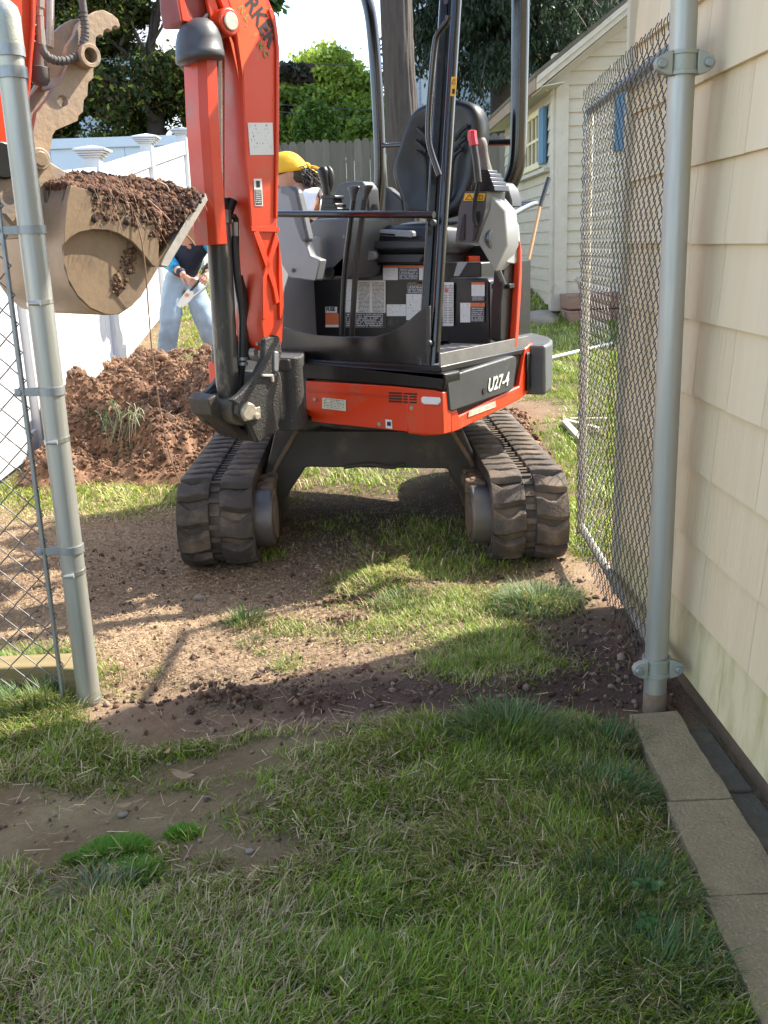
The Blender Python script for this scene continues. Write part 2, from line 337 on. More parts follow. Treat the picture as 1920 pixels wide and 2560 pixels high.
ground = fast_mesh('ground', np.stack([XX, YY, ZG], -1).reshape(-1, 3), q, mat=SOILM, cols=C.reshape(-1, 3)); tag(ground, 'worn yard of brown soil with thin thatch rising towards the rear', kind='structure'); ground.data.shade_smooth()

def gz(x, y): return float(terr(np.array([x]), np.array([y]))[0])
def hit(px, py):
    z = 0
    for _ in range(12): p = gnd(px, py, z); z = .5*z+.5*gz(p[0], min(max(p[1], 1), 60))
    return np.array([p[0], p[1], z])

# ============================================================ SHINGLED HOUSE (right)
WX = .93; HY1 = 3.40
SH1 = mat('painted_shingle', (.76, .61, .395), .72, c2=(.68, .54, .34), sc=14, amt=.6, stretch=(1, 1, .06), bump=.35, bsc=75, c3=(.36, .33, .12), c3sc=5, c3lo=.60, c3hi=.78)
SH2 = mat('painted_shingle_pale', (.79, .645, .43), .72, c2=(.72, .58, .375), sc=12, amt=.6, stretch=(1, 1, .05), bump=.12, bsc=40)
SH3 = mat('mossy_shingle', (.72, .62, .38), .8, c2=(.58, .50, .29), sc=10, amt=.6, stretch=(1, 1, .3), bump=.2, bsc=40, c3=(.38, .33, .13), c3sc=15, c3lo=.46, c3hi=.78)
FOUND = mat('foundation', (.16, .115, .075), .95, c2=(.10, .08, .05), sc=20, bump=.4)
house = empty('shingled_house', (WX+.3, 1.5, 0), 'cream shingled house wall close on the right of the gate', 'house')
def shingle(y0, y1, z0, z1):
    m = MB(); t0, t1 = .019, .004
    A = [(WX-t0, y0, z0), (WX-t0, y1, z0), (WX+.004, y1, z0), (WX+.004, y0, z0)]; B = [(WX-t1, y0, z1), (WX-t1, y1, z1), (WX+.004, y1, z1), (WX+.004, y0, z1)]
    return m.loft(A, B)
rest = MB(); EXPO = .203; random.seed(5)
for k in range(16):
    z0 = .085+k*EXPO; z1 = z0+EXPO+.012; y = HY1
    while y > -3.2:
        wd = random.choice([.17, .22, .26, .30, .36, .42]); y0 = y-wd
        a = y0+.0012; b = y-.0012
        m = shingle(a, b, z0+random.uniform(-.0025, .0025), z1)
        if y > 1.25 and z0 < 2.1: m.build('shingle', SH3 if k == 0 else random.choice([SH1, SH2, SH1]), house, smooth=False)
        else: rest.add(m.v, m.f)
        y = y0
tag(rest.build('upper_shingles', SH1, house, smooth=False), kind='stuff')
MB().box((WX+3.0, .1, 1.7), (6.0-.01, 6.58, 3.3)).build('wall_core', SH2, house, smooth=False)
MB().box((WX+3.0, .1, .02), (5.97, 6.6, .22)).build('foundation', FOUND, house, bevel=.006)
mt = MB().box((WX-.006, HY1+.012, 1.7), (.06, .03, 3.3)); mt.build('corner_board', mat('trim_cream', (.6, .53, .4), .6, c2=(.52, .46, .34), sc=10), house, bevel=.003)
rf = MB(); rf.loft([(WX-.35, -3.6, 3.30), (WX-.35, HY1+.3, 3.30), (WX-.35, HY1+.3, 3.42), (WX-.35, -3.6, 3.42)], [(WX+3.0, -3.6, 5.0), (WX+3.0, HY1+.3, 5.0), (WX+3.0, HY1+.3, 5.12), (WX+3.0, -3.6, 5.12)])
rf.loft([(WX+6.35, -3.6, 3.30), (WX+6.35, HY1+.3, 3.30), (WX+6.35, HY1+.3, 3.42), (WX+6.35, -3.6, 3.42)], [(WX+3.0, -3.6, 5.0), (WX+3.0, HY1+.3, 5.0), (WX+3.0, HY1+.3, 5.12), (WX+3.0, -3.6, 5.12)])
rf.build('roof', mat('asphalt_roof', (.07, .065, .06), .9, c2=(.1, .095, .09), sc=30), house, smooth=False)

# concrete slabs along the wall
CONC = mat('old_concrete', (.34, .27, .155), .94, c2=(.20, .155, .085), sc=12, amt=.8, bump=.8, bsc=120, c3=(.40, .35, .26), c3sc=140, c3lo=.54, c3hi=.72)
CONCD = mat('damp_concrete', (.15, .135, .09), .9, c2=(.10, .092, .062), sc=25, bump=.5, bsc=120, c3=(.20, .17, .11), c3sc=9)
walk = tag(bpy.data.objects.new('concrete_path', None), 'narrow run of worn concrete slabs beside the house', None, None, 'structure'); col.objects.link(walk)
for i, (a, b, zz) in enumerate([(2.055, 2.505, .030), (1.705, 2.051, .028), (1.30, 1.701, .027), (.85, 1.296, .026), (.3, .846, .026)]):
    m = MB(); xr = [.852-.010*i, .842-.010*i]; xl = .695-.03*i
    A = [(xl, a, zz), (xr[1], a, zz), (xr[0], b, zz), (xl+.02, b-.01*(i == 0), zz)]
    A2_ = []
    for q0, q1 in zip(A, A[1:]+A[:1]):
        nseg = max(2, int(math.dist(q0, q1)/.045))
        for s_ in range(nseg): jj = .0 if s_ == 0 else .0035; A2_.append((q0[0]+(q1[0]-q0[0])*s_/nseg+random.uniform(-jj, jj), q0[1]+(q1[1]-q0[1])*s_/nseg+random.uniform(-jj, jj)*.6, zz))
    A = A2_; m.loft([(x, y, zz-.09) for x, y, _ in A], A); so = m.build('slab', CONC, walk, bevel=.012, seg=3)
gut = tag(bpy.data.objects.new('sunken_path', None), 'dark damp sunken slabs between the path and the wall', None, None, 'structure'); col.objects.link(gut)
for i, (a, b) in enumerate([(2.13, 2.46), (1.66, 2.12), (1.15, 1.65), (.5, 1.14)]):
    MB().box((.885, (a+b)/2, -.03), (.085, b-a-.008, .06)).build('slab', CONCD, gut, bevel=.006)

# ============================================================ CHAIN LINK
def chain_mesh(P0, U, width, z0, z1, mt, parent, r=.0016, D=.062, n=5, name='chain_mesh', nrm=None, top=0.):
    U = np.array(U, float); nrm = np.array(nrm); m = MB(); hw = D/2; cnt = int(width/hw); K = int((z1-z0)/hw)
    for i in range(cnt):
        pts = []
        for k in range(K+1):
            s = (k+i) % 2; x = i*hw+(hw*1.04 if s else -hw*.04); dep = .0028*(1 if s else -1)
            jz = (1 if (k % 2) else -1)*0
            pts.append(np.array(P0)+U*x+ZZ*(z0+k*hw+jz)+nrm*dep+ U*0)
        # round the knuckles a little
        q = []
        for k in range(len(pts)-1):
            a, b = pts[k], pts[k+1]; q += [a, a*.88+b*.12+nrm*.0015, a*.12+b*.88-nrm*.0015]
        q.append(pts[-1])
        if top:  # twisted barb
            c = q[-1]; q += [c+ZZ*.012+U*.004, c+ZZ*.02-U*.003+nrm*.004, c+ZZ*.03+U*.005+nrm*.002, c+ZZ*.038+U*random.uniform(-.01, .012)]
        m.tube(q, r, n)
    return tag(m.build(name, mt, parent, ang=180), kind='stuff')

# gate post (right)
gp = empty('gate_post', (.813, 2.585, 0), 'tall galvanised steel gate post beside the cream wall on the right', 'post')
px_, py_ = .813, 2.585
MB().cyl((px_, py_, -.1), (px_, py_, 2.35), .0325, n=40).build('pole', GALV, gp)
MB().cyl((px_, py_, -.02), (px_, py_, .055), .0335, n=40).build('rust_stain_band', mat('rust_stain', (.20, .12, .07), .8, .2, c2=(.32, .27, .2), sc=18), gp)
def band_clamp(z, h=.055):
    m = MB()
    for dz, rr in ((-h*.5, .0405), (-h*.36, .0405), (-h*.34, .0375), (h*.34, .0375), (h*.36, .0405), (h*.5, .0405)): m.v  # noqa
    prof = [(-h*.5, .034), (-h*.5, .0405), (-h*.34, .0405), (-h*.32, .0372), (h*.32, .0372), (h*.34, .0405), (h*.5, .0405), (h*.5, .034)]
    rs = [[(px_+r*math.cos(2*math.pi*k/36), py_+r*math.sin(2*math.pi*k/36), z+dz) for k in range(36)] for dz, r in prof]
    m.rings(rs, cap=False); c = m.build('hinge_clamp', CASTG, gp)
    for sx in (-1, 1):
        e = MB(); ring = []
        for (u, v) in ((.030, .027), (.050, .022), (.068, .012), (.074, 0), (.070, -.014), (.056, -.024), (.036, -.030), (.030, -.028)): ring.append((sx*u, v))
        e.loft([(px_+u, py_-.030, z+v) for u, v in ring], [(px_+u, py_-.006, z+v) for u, v in ring]); e.build('clamp_ear', CASTG, c, bevel=.003)
    for sx in (-1, 1): MB().cyl((px_+sx*.057, py_-.039, z-.003), (px_+sx*.057, py_-.030, z-.003), .0105, .0125, n=12).build('bolt', GALVD, c, bevel=.002)
band_clamp(1.732); band_clamp(.135)
# gate leaf folded back against the wall
G0 = np.array([.842, 2.66, 0]); G1 = np.array([.918, 4.04, 0]); GU = (G1-G0)/np.linalg.norm(G1-G0); GN = np.array([-GU[1], GU[0], 0]); GL = np.linalg.norm(G1-G0)
gate = empty('chain_link_gate', G0, 'open chain link gate swung back against the cream wall', 'gate')
GZ0, GZ1 = .13, 1.80
GP = lambda s, z, o=0: G0+GU*s+GN*o+ZZ*z
MB().tube([GP(0, GZ0), GP(0, GZ1)], .0175, 20).build('frame_pipe', GALV, gate)
MB().tube([GP(GL, GZ0-.03), GP(GL, GZ1+.03)], .0175, 20).build('frame_pipe', GALV, gate)
MB().tube([GP(-.01, GZ1), GP(GL, GZ1)], .0165, 20).build('top_rail', GALVD, gate)
MB().tube([GP(-.01, GZ0), GP(GL, GZ0)], .0165, 20).build('bottom_rail', GALV, gate)
chain_mesh(GP(.0, 0, .024), GU, GL+.02, GZ0-.085, GZ1+.045, WIREL, gate, D=.064, nrm=GN, top=1, r=.0016)
for z in (GZ1-.25, .95, .62, .35, 1.25): MB().tube([GP(GL, z-.012), GP(GL, z+.012)], .0205, 20).build('tension_band', GALVD, gate)
for s in (.35, .8, 1.15):
    MB().tube([GP(s, GZ1-.022, .028), GP(s, GZ1, .034), GP(s, GZ1+.02, .01), GP(s, GZ1+.018, -.012)], .0016, 6, smooth=1).build('tie_wire', WIREL, gate)
    MB().tube([GP(s, GZ0-.022, .02), GP(s, GZ0, .028), GP(s, GZ0+.02, .01), GP(s, GZ0+.018, -.012)], .0016, 6, smooth=1).build('tie_wire', WIREL, gate)
lt = MB().tube([atY(1441, 695, 4.04)+np.array([0, 0, 0]), atY(1450, 705, 4.03), atY(1452, 722, 4.04), atY(1462, 733, 4.05)], .006, 8, smooth=2, sq=1.8); lt.build('latch', CASTG, gate)
for s in (0, GL*.0): MB().tube([GP(s, .135), GP(s-.03, .135)], .012, 12).build('hinge_pin', CASTG, gate)

# left post with fence mesh
lx, ly = -.879, 2.785
lp = empty('fence_post', (lx, ly, 0), 'galvanised fence post with steel bands left of the opening', 'post')
TOPZ = float(atY(20, 8, 2.785)[2])
MB().cyl((lx, ly, -.1), (lx, ly, TOPZ-.04), .0345, n=40).build('pole', GALV, lp)
capm = MB(); capm.rings([[(lx+r*math.cos(2*math.pi*k/36), ly+r*math.sin(2*math.pi*k/36), TOPZ+z) for k in range(36)] for r, z in ((.0365, -.12), (.0385, -.118), (.0385, -.03), (.033, -.008), (.018, .006), (.004, .01))]); capm.build('post_cap', CASTG, lp)
def zpost(py): return float(atY(60, py, 2.785)[2])
def strap(z, h=.022, rr=.0385, lug=True):
    m = MB(); prof = [(-h/2, .035), (-h/2, rr), (h/2, rr), (h/2, .035)]
    m.rings([[(lx+r*math.cos(2*math.pi*k/36), ly+r*math.sin(2*math.pi*k/36), z+dz) for k in range(36)] for dz, r in prof], cap=False)
    s = m.build('brace_band', GALVD, lp)
    if lug:
        MB().box((lx-.058, ly-.012, z), (.075, .004, h)).box((lx-.058, ly-.022, z), (.075, .004, h)).build('band_tab', GALVD, s, bevel=.001)
        MB().cyl((lx-.082, ly-.031, z), (lx-.082, ly-.022, z), .008, .009, n=12).build('bolt', GALVD, s, bevel=.002)
for pyy, lug in ((127, False), (182, False)): strap(zpost(pyy), .028, .0395, lug)
for px2, pyy in ((60, 575), (110, 977), (150, 1372)): strap(float(atY(px2, pyy, 2.785)[2]), .022)
strap(.012, .012, .038, False)
def hose_clamp(z):
    m = MB(); m.rings([[(lx+r*math.cos(2*math.pi*k/36), ly+r*math.sin(2*math.pi*k/36), z+dz+.004*math.cos(2*math.pi*k/36)) for k in range(36)] for dz, r in ((-.006, .035), (-.006, .0362), (.006, .0362), (.006, .035))], cap=False)
    s = m.build('hose_clamp', mat('stainless', (.6, .6, .58), .3, .9), lp)
    MB().cyl((lx-.018, ly-.040, z), (lx+.012, ly-.040, z), .0062, n=14).build('clamp_screw', GALV, s)
for a, b in ((88, 757), (140, 1100), (180, 1430)): hose_clamp(float(atY(a, b, 2.785)[2]))
lf = empty('chain_link_fence', (-1.6, ly, 0), 'chain link fence panel at the left edge tied to the post', 'fence')
tx = -.952
MB().box((tx, ly-.018, .92), (.010, .018, 1.78)).build('tension_bar', GALVD, lf, bevel=.002)
chain_mesh((tx+.012, ly-.018, 0), (-1, 0, 0), 1.7, .06, 1.80, WIRE, lf, D=.078, nrm=(0, 1, 0), r=.0021, top=1)
MB().cyl((-2.7, ly, 1.83), (tx+.04, ly, 1.83), .021, n=16).build('top_rail', GALV, lf)

# landscape timber under the fence
TIMB = mat('weathered_timber', (.26, .20, .10), .85, c2=(.19, .15, .07), sc=10, stretch=(.15, 3, 3), bump=.3, bsc=60)
tb = MB(); tb.box((-1.62, 2.93, .035), (1.30, .10, .10)).box((-.945, 2.91, .035), (.045, .16, .12)); o = tb.build('landscape_timber', TIMB, None, bevel=.006)
tag(o, 'old landscape timber lying under the chain link fence', 'timber')

# ============================================================ WHITE VINYL FENCE
vf = empty('white_vinyl_fence', (-2.2, 8.8, gz(-2.2, 8.8)), 'tall white vinyl privacy fence stepping up along the left side', 'fence')
def fx(Y): return -2.17-.006*(Y-6)
ysp = [1.8, 4.1, 6.45, 8.8, 11.2, 13.65, 16.1]
def fz(Y): return float(base_z(Y))
def capat(m, x, y, z):
    for s, a, b in ((.082, 0, .018), (.105, .018, .032), (.118, .034, .05), (.135, .052, .07)):
        m.box((x, y, z+(a+b)/2), (2*s, 2*s, b-a))
    m.add([(x-.137, y-.137, z+.07), (x+.137, y-.137, z+.07), (x+.137, y+.137, z+.07), (x-.137, y+.137, z+.07), (x, y, z+.105)], [(0, 1, 4), (1, 2, 4), (2, 3, 4), (3, 0, 4), (0, 3, 2, 1)])
for i, Y in enumerate(ysp):
    zt = fz(Y)+1.80; p = MB().box((fx(Y), Y, (fz(Y)-.2+zt)/2), (.127, .127, zt-fz(Y)+.2)).build('post', VINYL, vf, bevel=.006)
    m = MB(); capat(m, fx(Y), Y, zt-.01); m.build('cap', VINYL, p, bevel=.004)
for a, b in zip(ysp[:-1], ysp[1:]):
    def P(Y, z, o): return (fx(Y)+o, Y, fz(a)+(fz(b)-fz(a))*(Y-a)/(b-a)+z)
    for z0, z1 in ((.02, .16), (1.56, 1.72)):
        m = MB(); m.loft([P(a+.06, z0, -.03), P(a+.06, z0, .035), P(a+.06, z1, .035), P(a+.06, z1, -.03)], [P(b-.06, z0, -.03), P(b-.06, z0, .035), P(b-.06, z1, .035), P(b-.06, z1, -.03)]); m.build('rail', VINYL, vf, bevel=.004)
    MB().loft([P(a+.06, .10, -.018), P(a+.06, .10, -.004), P(a+.06, 1.6, -.004), P(a+.06, 1.6, -.018)], [P(b-.06, .10, -.018), P(b-.06, .10, -.004), P(b-.06, 1.6, -.004), P(b-.06, 1.6, -.018)]).build('backing', VINYL, vf, smooth=False)
    nb = 14; wd = (b-a-.14)/nb
    for k in range(nb):
        y0 = a+.07+k*wd; y1 = y0+wd-.010; m = MB()
        m.loft([P(y0, .15, -.012), P(y0, .15, .006), P(y0+.006, .15, .013), P(y1-.006, .15, .013), P(y1, .15, .006), P(y1, .15, -.012)], [P(y0, 1.57, -.012), P(y0, 1.57, .006), P(y0+.006, 1.57, .013), P(y1-.006, 1.57, .013), P(y1, 1.57, .006), P(y1, 1.57, -.012)])
        m.build('board', VINYL, vf, smooth=False)

# second white fence, neighbour's, beyond
nf_ = empty('neighbour_fence', (-5, 17.5, 1.6), 'pale blue white vinyl fence beyond the tall white one', 'fence')
VIN2 = mat('pale_blue_vinyl', (.66, .70, .74), .4, c2=(.60, .64, .69), sc=3)  # pale grey-blue vinyl
for k in range(12):
    x0 = -10+k*.62; MB().box((x0+.3, 17.5, 2.15), (.61, .03, 2.0)).build('board', VIN2, nf_, smooth=False)
MB().box((-6.3, 17.47, 3.12), (7.6, .07, .16)).build('rail', VIN2, nf_, bevel=.005)

# ============================================================ REAR WOOD FENCE
WOODG = mat('weathered_board', (.13, .112, .085), .88, c2=(.19, .165, .13), sc=5, stretch=(2, 2, .25), bump=.3, bsc=40, c3=(.12, .11, .09), c3sc=9, c3lo=.55, c3hi=.75)
WOODH = mat('weathered_board_dark', (.11, .095, .075), .88, c2=(.15, .13, .10), sc=5, stretch=(2, 2, .25), bump=.3, bsc=40)
wf = empty('wood_fence', (0, 18, float(base_z(18.))), 'weathered grey dog eared picket fence across the back', 'fence')
WY = 18.0; x = -3.2
while x < 3.9:
    zt = float(atY(892+x/WY*2450, 345-.035*(x/WY*2450), WY)[2])+random.uniform(-.02, .02)-(.02 if x < 1.2 else .0); wdt = .138
    b = MB(); zb = float(base_z(WY))-.1; yy = WY+random.uniform(-.006, .006)
    ring = [(x, zb), (x+wdt, zb), (x+wdt, zt-.05), (x+wdt-.035, zt), (x+.035, zt), (x, zt-.05)]
    b.loft([(u, yy, v) for u, v in ring], [(u, yy+.018, v) for u, v in ring]); b.build('picket', random.choice([WOODG, WOODG, WOODH]), wf, smooth=False); x += .1395
for z in (.35, 1.4): MB().box((.4, WY+.05, float(base_z(WY))+z), (7.4, .04, .09)).build('rail', WOODH, wf)

# ============================================================ SHED
CLAP = mat('shed_clapboard', (.52, .48, .37), .7, c2=(.44, .40, .31), sc=6, stretch=(1, 1, 3), bump=.15, bsc=60, c3=(.33, .32, .22), c3sc=5, c3lo=.62, c3hi=.85)
TRIMW = mat('shed_trim', (.52, .49, .40), .75, c2=(.43, .40, .32), sc=10, bump=.2, bsc=60, c3=(.36, .30, .22), c3sc=12, c3lo=.60, c3hi=.75)
BLUE = mat('blue_shutter_paint', (.07, .17, .28), .6, c2=(.09, .19, .29), sc=8)
CREAM = mat('cream_window_paint', (.74, .66, .42), .6, c2=(.66, .58, .36), sc=8)
BROWNW = mat('brown_step_board', (.20, .12, .085), .8, c2=(.28, .18, .13), sc=8, stretch=(.3, 2, 3), bump=.2)
SX, SY = 2.06, 10.5; SB = .62; SXR, SYB = 5.4, 14.0; EAV = SB+2.42; PITCHR = .74
sh = empty('garden_shed', (SX, SY, SB), 'white clapboard shed with blue shutters and shaggy eaves', 'shed')
MB().box(((SX+SXR)/2+.02, (SY+SYB)/2+.02, SB+1.2), (SXR-SX-.06, SYB-SY-.06, 2.44)).build('wall', CLAP, sh, smooth=False)
WINY = (11.2, 12.34)
z = SB+.02; CE = .127
while z < EAV+1.9:
    x0 = SX+.0; x1 = SXR; 
    _ez = float(atY(1322, 195, SY-.35)[2]); x0 = max(SX, SX-.27+(z+CE+.05-_ez)/PITCHR); x1 = SX+SXR-x0
    if x1-x0 < .3: break
    m = MB(); m.loft([(x0, SY-.022, z), (x1, SY-.022, z), (x1, SY+.012, z), (x0, SY+.012, z)], [(x0, SY-.004, z+CE+.01), (x1, SY-.004, z+CE+.01), (x1, SY+.012, z+CE+.01), (x0, SY+.012, z+CE+.01)]); m.build('clapboard', CLAP, sh, smooth=False)
    if z < EAV-.05:
        spans = [(SY+.0, SYB)] if not (SB+1.42 < z < SB+2.0) else [(SY, WINY[0]), (WINY[1], SYB)]
        for a, b in spans:
            m = MB(); m.loft([(SX-.022, a, z), (SX-.022, b, z), (SX+.012, b, z), (SX+.012, a, z)], [(SX-.004, a, z+CE+.01), (SX-.004, b, z+CE+.01), (SX+.012, b, z+CE+.01), (SX+.012, a, z+CE+.01)]); m.build('clapboard', CLAP, sh, smooth=False)
    z += CE
MB().box((SX+.045, SY-.034, SB+1.22), (.13, .03, 2.5)).box((SX-.032, SY+.04, SB+1.22), (.03, .14, 2.5)).build('corner_board', TRIMW, sh, bevel=.004)
MB().box((SX-.04, (WINY[0]+WINY[1])/2-.1, SB+1.40), (.12, 2.0, .04)).build('sill_board', TRIMW, sh, bevel=.004)
# side window
wy0, wy1, wz0, wz1 = 11.26, 12.28, SB+1.52, SB+2.0
fr = MB()
for a, b, c, d in ((wy0, wy1, wz0-.06, wz0), (wy0, wy1, wz1, wz1+.06), (wy0-.06, wy0, wz0-.06, wz1+.06), (wy1, wy1+.06, wz0-.06, wz1+.06)): fr.box((SX-.03, (a+b)/2, (c+d)/2), (.05, b-a, d-c))
win = fr.build('window', CREAM, sh, bevel=.003)
MB().box((SX-.008, (wy0+wy1)/2, (wz0+wz1)/2), (.012, wy1-wy0, wz1-wz0)).build('pane', mat('old_glass', (.06, .065, .06), .12, spec=.8), win)
for k in range(1, 4): MB().box((SX-.028, wy0+(wy1-wy0)*k/4, (wz0+wz1)/2), (.022, .025, wz1-wz0)).build('muntin', CREAM, win)
MB().box((SX-.030, (wy0+wy1)/2, (wz0+wz1)/2), (.022, wy1-wy0, .028)).build('muntin', CREAM, win)
MB().box((SX-.05, 11.02, SB+1.76), (.04, .27, .56)).build('shutter', BLUE, sh, bevel=.004)
MB().box((SX-.05, 12.52, SB+1.76), (.04, .27, .56)).build('shutter', BLUE, sh, bevel=.004)
# front window and shutter (seen through the gate)
fxs = float(atY(1550, 300, SY)[0])
MB().box((fxs, SY-.04, SB+1.84), (.13, .03, .60)).build('shutter', BLUE, sh, bevel=.004)
w2 = MB().box((fxs+.50, SY-.03, SB+1.84), (.8, .04, .60)).build('window', CREAM, sh, bevel=.003)
for i in (-1, 1):
    for k in (-1, 1): MB().box((fxs+.50+i*.19, SY-.053, SB+1.84+k*.13), (.32, .012, .21)).build('pane', MATS['old_glass'], w2)
# roof: gable with a deep eave on the left
ROOFS = mat('mossy_roof_shingle', (.10, .085, .06), .95, c2=(.16, .13, .09), sc=14, bump=.5, c3=(.13, .14, .04), c3sc=6, c3lo=.6, c3hi=.75)
RW = mat('bare_brown_rafter', (.22, .15, .095), .85, c2=(.32, .24, .17), sc=8, bump=.2)
OX = SX-.27; EZ = float(atY(1322, 195, SY-.35)[2]); RX = (SX+SXR)/2; RZ = EZ+(RX-OX)*PITCHR
def slab(x0, z0, x1, z1, y0, y1, th): return ([(x0, y0, z0), (x0, y1, z0), (x0, y1, z0+th), (x0, y0, z0+th)], [(x1, y0, z1), (x1, y1, z1), (x1, y1, z1+th), (x1, y0, z1+th)])
m = MB(); m.loft(*slab(OX-.02, EZ+.01, RX, RZ, SY-.38, SYB+.2, .035)); m.loft(*slab(2*RX-OX+.02, EZ+.01, RX, RZ, SY-.38, SYB+.2, .035)); m.build('roof', ROOFS, sh, smooth=False)
for k in range(9):
    xx = OX-.03+k*.16; zz = EZ+.045+(xx-OX)*PITCHR; m = MB()
    for j in range(26):
        yy = SY-.40+j*.145+random.uniform(-.01, .01); m.box((xx+.09, yy+.07, zz+.045), (.21, .135, .012), (np.array([1, 0, PITCHR])/math.hypot(1, PITCHR), np.array([0, 1., 0]), np.array([-PITCHR, 0, 1])/math.hypot(1, PITCHR)))
    m.build('roof_shingle_row', ROOFS, sh, smooth=False)
def rake(y, d, th, mt_, nm):
    m = MB(); m.loft([(OX, y, EZ-d), (OX, y+th, EZ-d), (OX, y+th, EZ+.01), (OX, y, EZ+.01)], [(RX, y, RZ-d), (RX, y+th, RZ-d), (RX, y+th, RZ+.01), (RX, y, RZ+.01)]); m.build(nm, mt_, sh, bevel=.004)
rake(SY-.36, .11, .03, TRIMW, 'rake_board'); rake(SY-.39, .05, .03, TRIMW, 'rake_moulding')
m = MB(); m.loft(*slab(OX+.02, EZ-.12, RX, RZ-.12, SY-.32, SY+.0, .012)); m.build('soffit', TRIMW, sh, smooth=False)
MB().loft([(SX-.12, SY-.05, EAV-.3), (SX-.12, SY-.02, EAV-.3), (SX-.12, SY-.02, EAV-.12), (SX-.12, SY-.05, EAV-.12)], [(RX, SY-.05, EAV-.3+(RX-SX+.12)*PITCHR), (RX, SY-.02, EAV-.3+(RX-SX+.12)*PITCHR), (RX, SY-.02, EAV-.12+(RX-SX+.12)*PITCHR), (RX, SY-.05, EAV-.12+(RX-SX+.12)*PITCHR)]).build('frieze_board', TRIMW, sh, bevel=.003)
MB().box((OX+.0, (SY+SYB)/2, EZ-.05), (.03, SYB-SY+.7, .12)).build('eave_board', RW, sh, bevel=.004)
MB().loft(*slab(OX+.01, EZ-.09, SX-.0, EZ-.05, SY-.34, SYB+.2, .012)).build('soffit', TRIMW, sh, smooth=False)
for k in range(8): MB().loft(*slab(OX+.02, EZ-.09, SX+.02, EZ+.12, SY-.2+k*.5, SY-.16+k*.5, .07)).build('rafter', RW, sh)
MB().box((SX+.05, SY+.1, SB-.14), (.1, .12, .3)).box((SX+1.5, SY+.1, SB-.14), (.1, .12, .3)).build('pier', RW, sh)
stp = empty('shed_steps', (SX+.35, SY-.35, SB), 'two brown boards stacked as a step before the shed', 'steps')
m1 = MB().box((SX+.42, SY-.25, SB+.08), (.75, .4, .14)).build('board', BROWNW, stp, bevel=.006)
m2 = MB().box((SX+.44, SY-.27, SB-.07), (.78, .42, .13)).build('board', BROWNW, stp, bevel=.006)
MB().box((SX+.07, SY-.3, SB-.2), (.08, .1, .35)).build('leg', RW, stp)
def rock(p, s, label, m_=CASTG):
    v = MB(); b = bmesh.new(); bmesh.ops.create_icosphere(b, subdivisions=2, radius=1)
    vs = [(p[0]+q.co.x*s[0]*(1+.25*mnoise.noise(q.co*1.7+Vector(p))), p[1]+q.co.y*s[1], p[2]+q.co.z*s[2]*(1+.2*mnoise.noise(q.co*2))) for q in b.verts]
    v.add(vs, [tuple(x.index for x in f.verts) for f in b.faces]); b.free(); return tag(v.build('rock', m_, None, ang=60), label, 'rock')
ROCKM = mat('field_stone', (.30, .25, .19), .9, c2=(.22, .19, .15), sc=9, bump=.3)
rock((SX+.32, SY-.62, SB-.2), (.14, .1, .09), 'round brown stone lying before the shed step', ROCKM)
rock((SX-.2, SY-.15, SB-.12), (.22, .35, .12), 'flat grey stone under the shed corner', ROCKM)
# long handled tool leaning by the machine
tl = empty('long_handled_tool', tuple(hit(1305, 770)), 'wooden handled garden tool with black grip leaning upright', 'tool')
A = atY(1372, 445, 8.3); B = atY(1350, 516, 8.2); Cc = atY(1312, 690, 7.9); Dd = atY(1303, 735, 7.8); Ee = atY(1296, 790, 7.7)
MB().tube([A, B], [.019, .017], 12).build('grip', HOSE, tl)
MB().tube([B, Dd], .0135, 12).build('handle', mat('ash_wood', (.46, .25, .11), .5, c2=(.38, .2, .09), sc=10), tl)
MB().tube([Cc*.5+B*.5*0+Cc*.5, Dd], .0145, 12).build('paper_sleeve', WHITED, tl)
MB().tube([Dd, Ee, hit(1296, 800)], [.016, .014, .012], 10).build('socket', BLACKP, tl)
# white pipe on the lawn
a = hit(1338, 913); b = hit(1462, 884); c = b+(b-a)*.6
o = MB().tube([a-(b-a)*.3+ZZ*.03, a+ZZ*.03, b+ZZ*.035, c+ZZ*.035], .016, 12).build('white_pipe', VINYL); tag(o, 'thin white plastic pipe lying across the right lawn', 'pipe')
# pale frame near the house corner
pf = empty('pale_boards', tuple(hit(1440, 1090)), 'pale weathered boards lying in the grass behind the gate', 'boards')
for (x0, y0, x1, y1) in ((1410, 1062, 1500, 1085), (1412, 1066, 1460, 1120), (1425, 1060, 1520, 1060)):
    p, q2 = hit(x0, y0), hit(x1, y1); MB().tube([p+ZZ*.03, q2+ZZ*.03], .03, 4, sq=.6).build('board', mat('pale_board', (.34, .30, .24), .8, c2=(.42, .38, .32), sc=9), pf, smooth=False)
# ============================================================ EXCAVATOR
ex = empty('mini_excavator', (.03, 4.8, 0), 'orange and black open canopy mini excavator on rubber tracks', 'excavator')
# --- tracks
TR, TY0, TY1, TZ = .168, 4.155, 5.62, .200
def track_pt0(s, out):
    """point and frame along the belt path; s in metres, out = distance outside the belt face"""
    Lr = TY1-TY0; arc = math.pi*TR; tot = 2*Lr+2*arc; s = s % tot; r = TR+out
    if s < Lr: y, z, ty, tz = TY1-s, TZ+r, -1, 0
    elif s < Lr+arc: a = (s-Lr)/TR; y, z, ty, tz = TY0-r*math.sin(a), TZ+r*math.cos(a), -math.cos(a), -math.sin(a)
    elif s < 2*Lr+arc: u = s-Lr-arc; y, z, ty, tz = TY0+u, TZ-r, 1, 0
    else: a = (s-2*Lr-arc)/TR; y, z, ty, tz = TY1+r*math.sin(a), TZ-r*math.cos(a), math.cos(a), math.sin(a)
    return y, z, ty, tz
TOT = 2*(TY1-TY0)+2*math.pi*TR
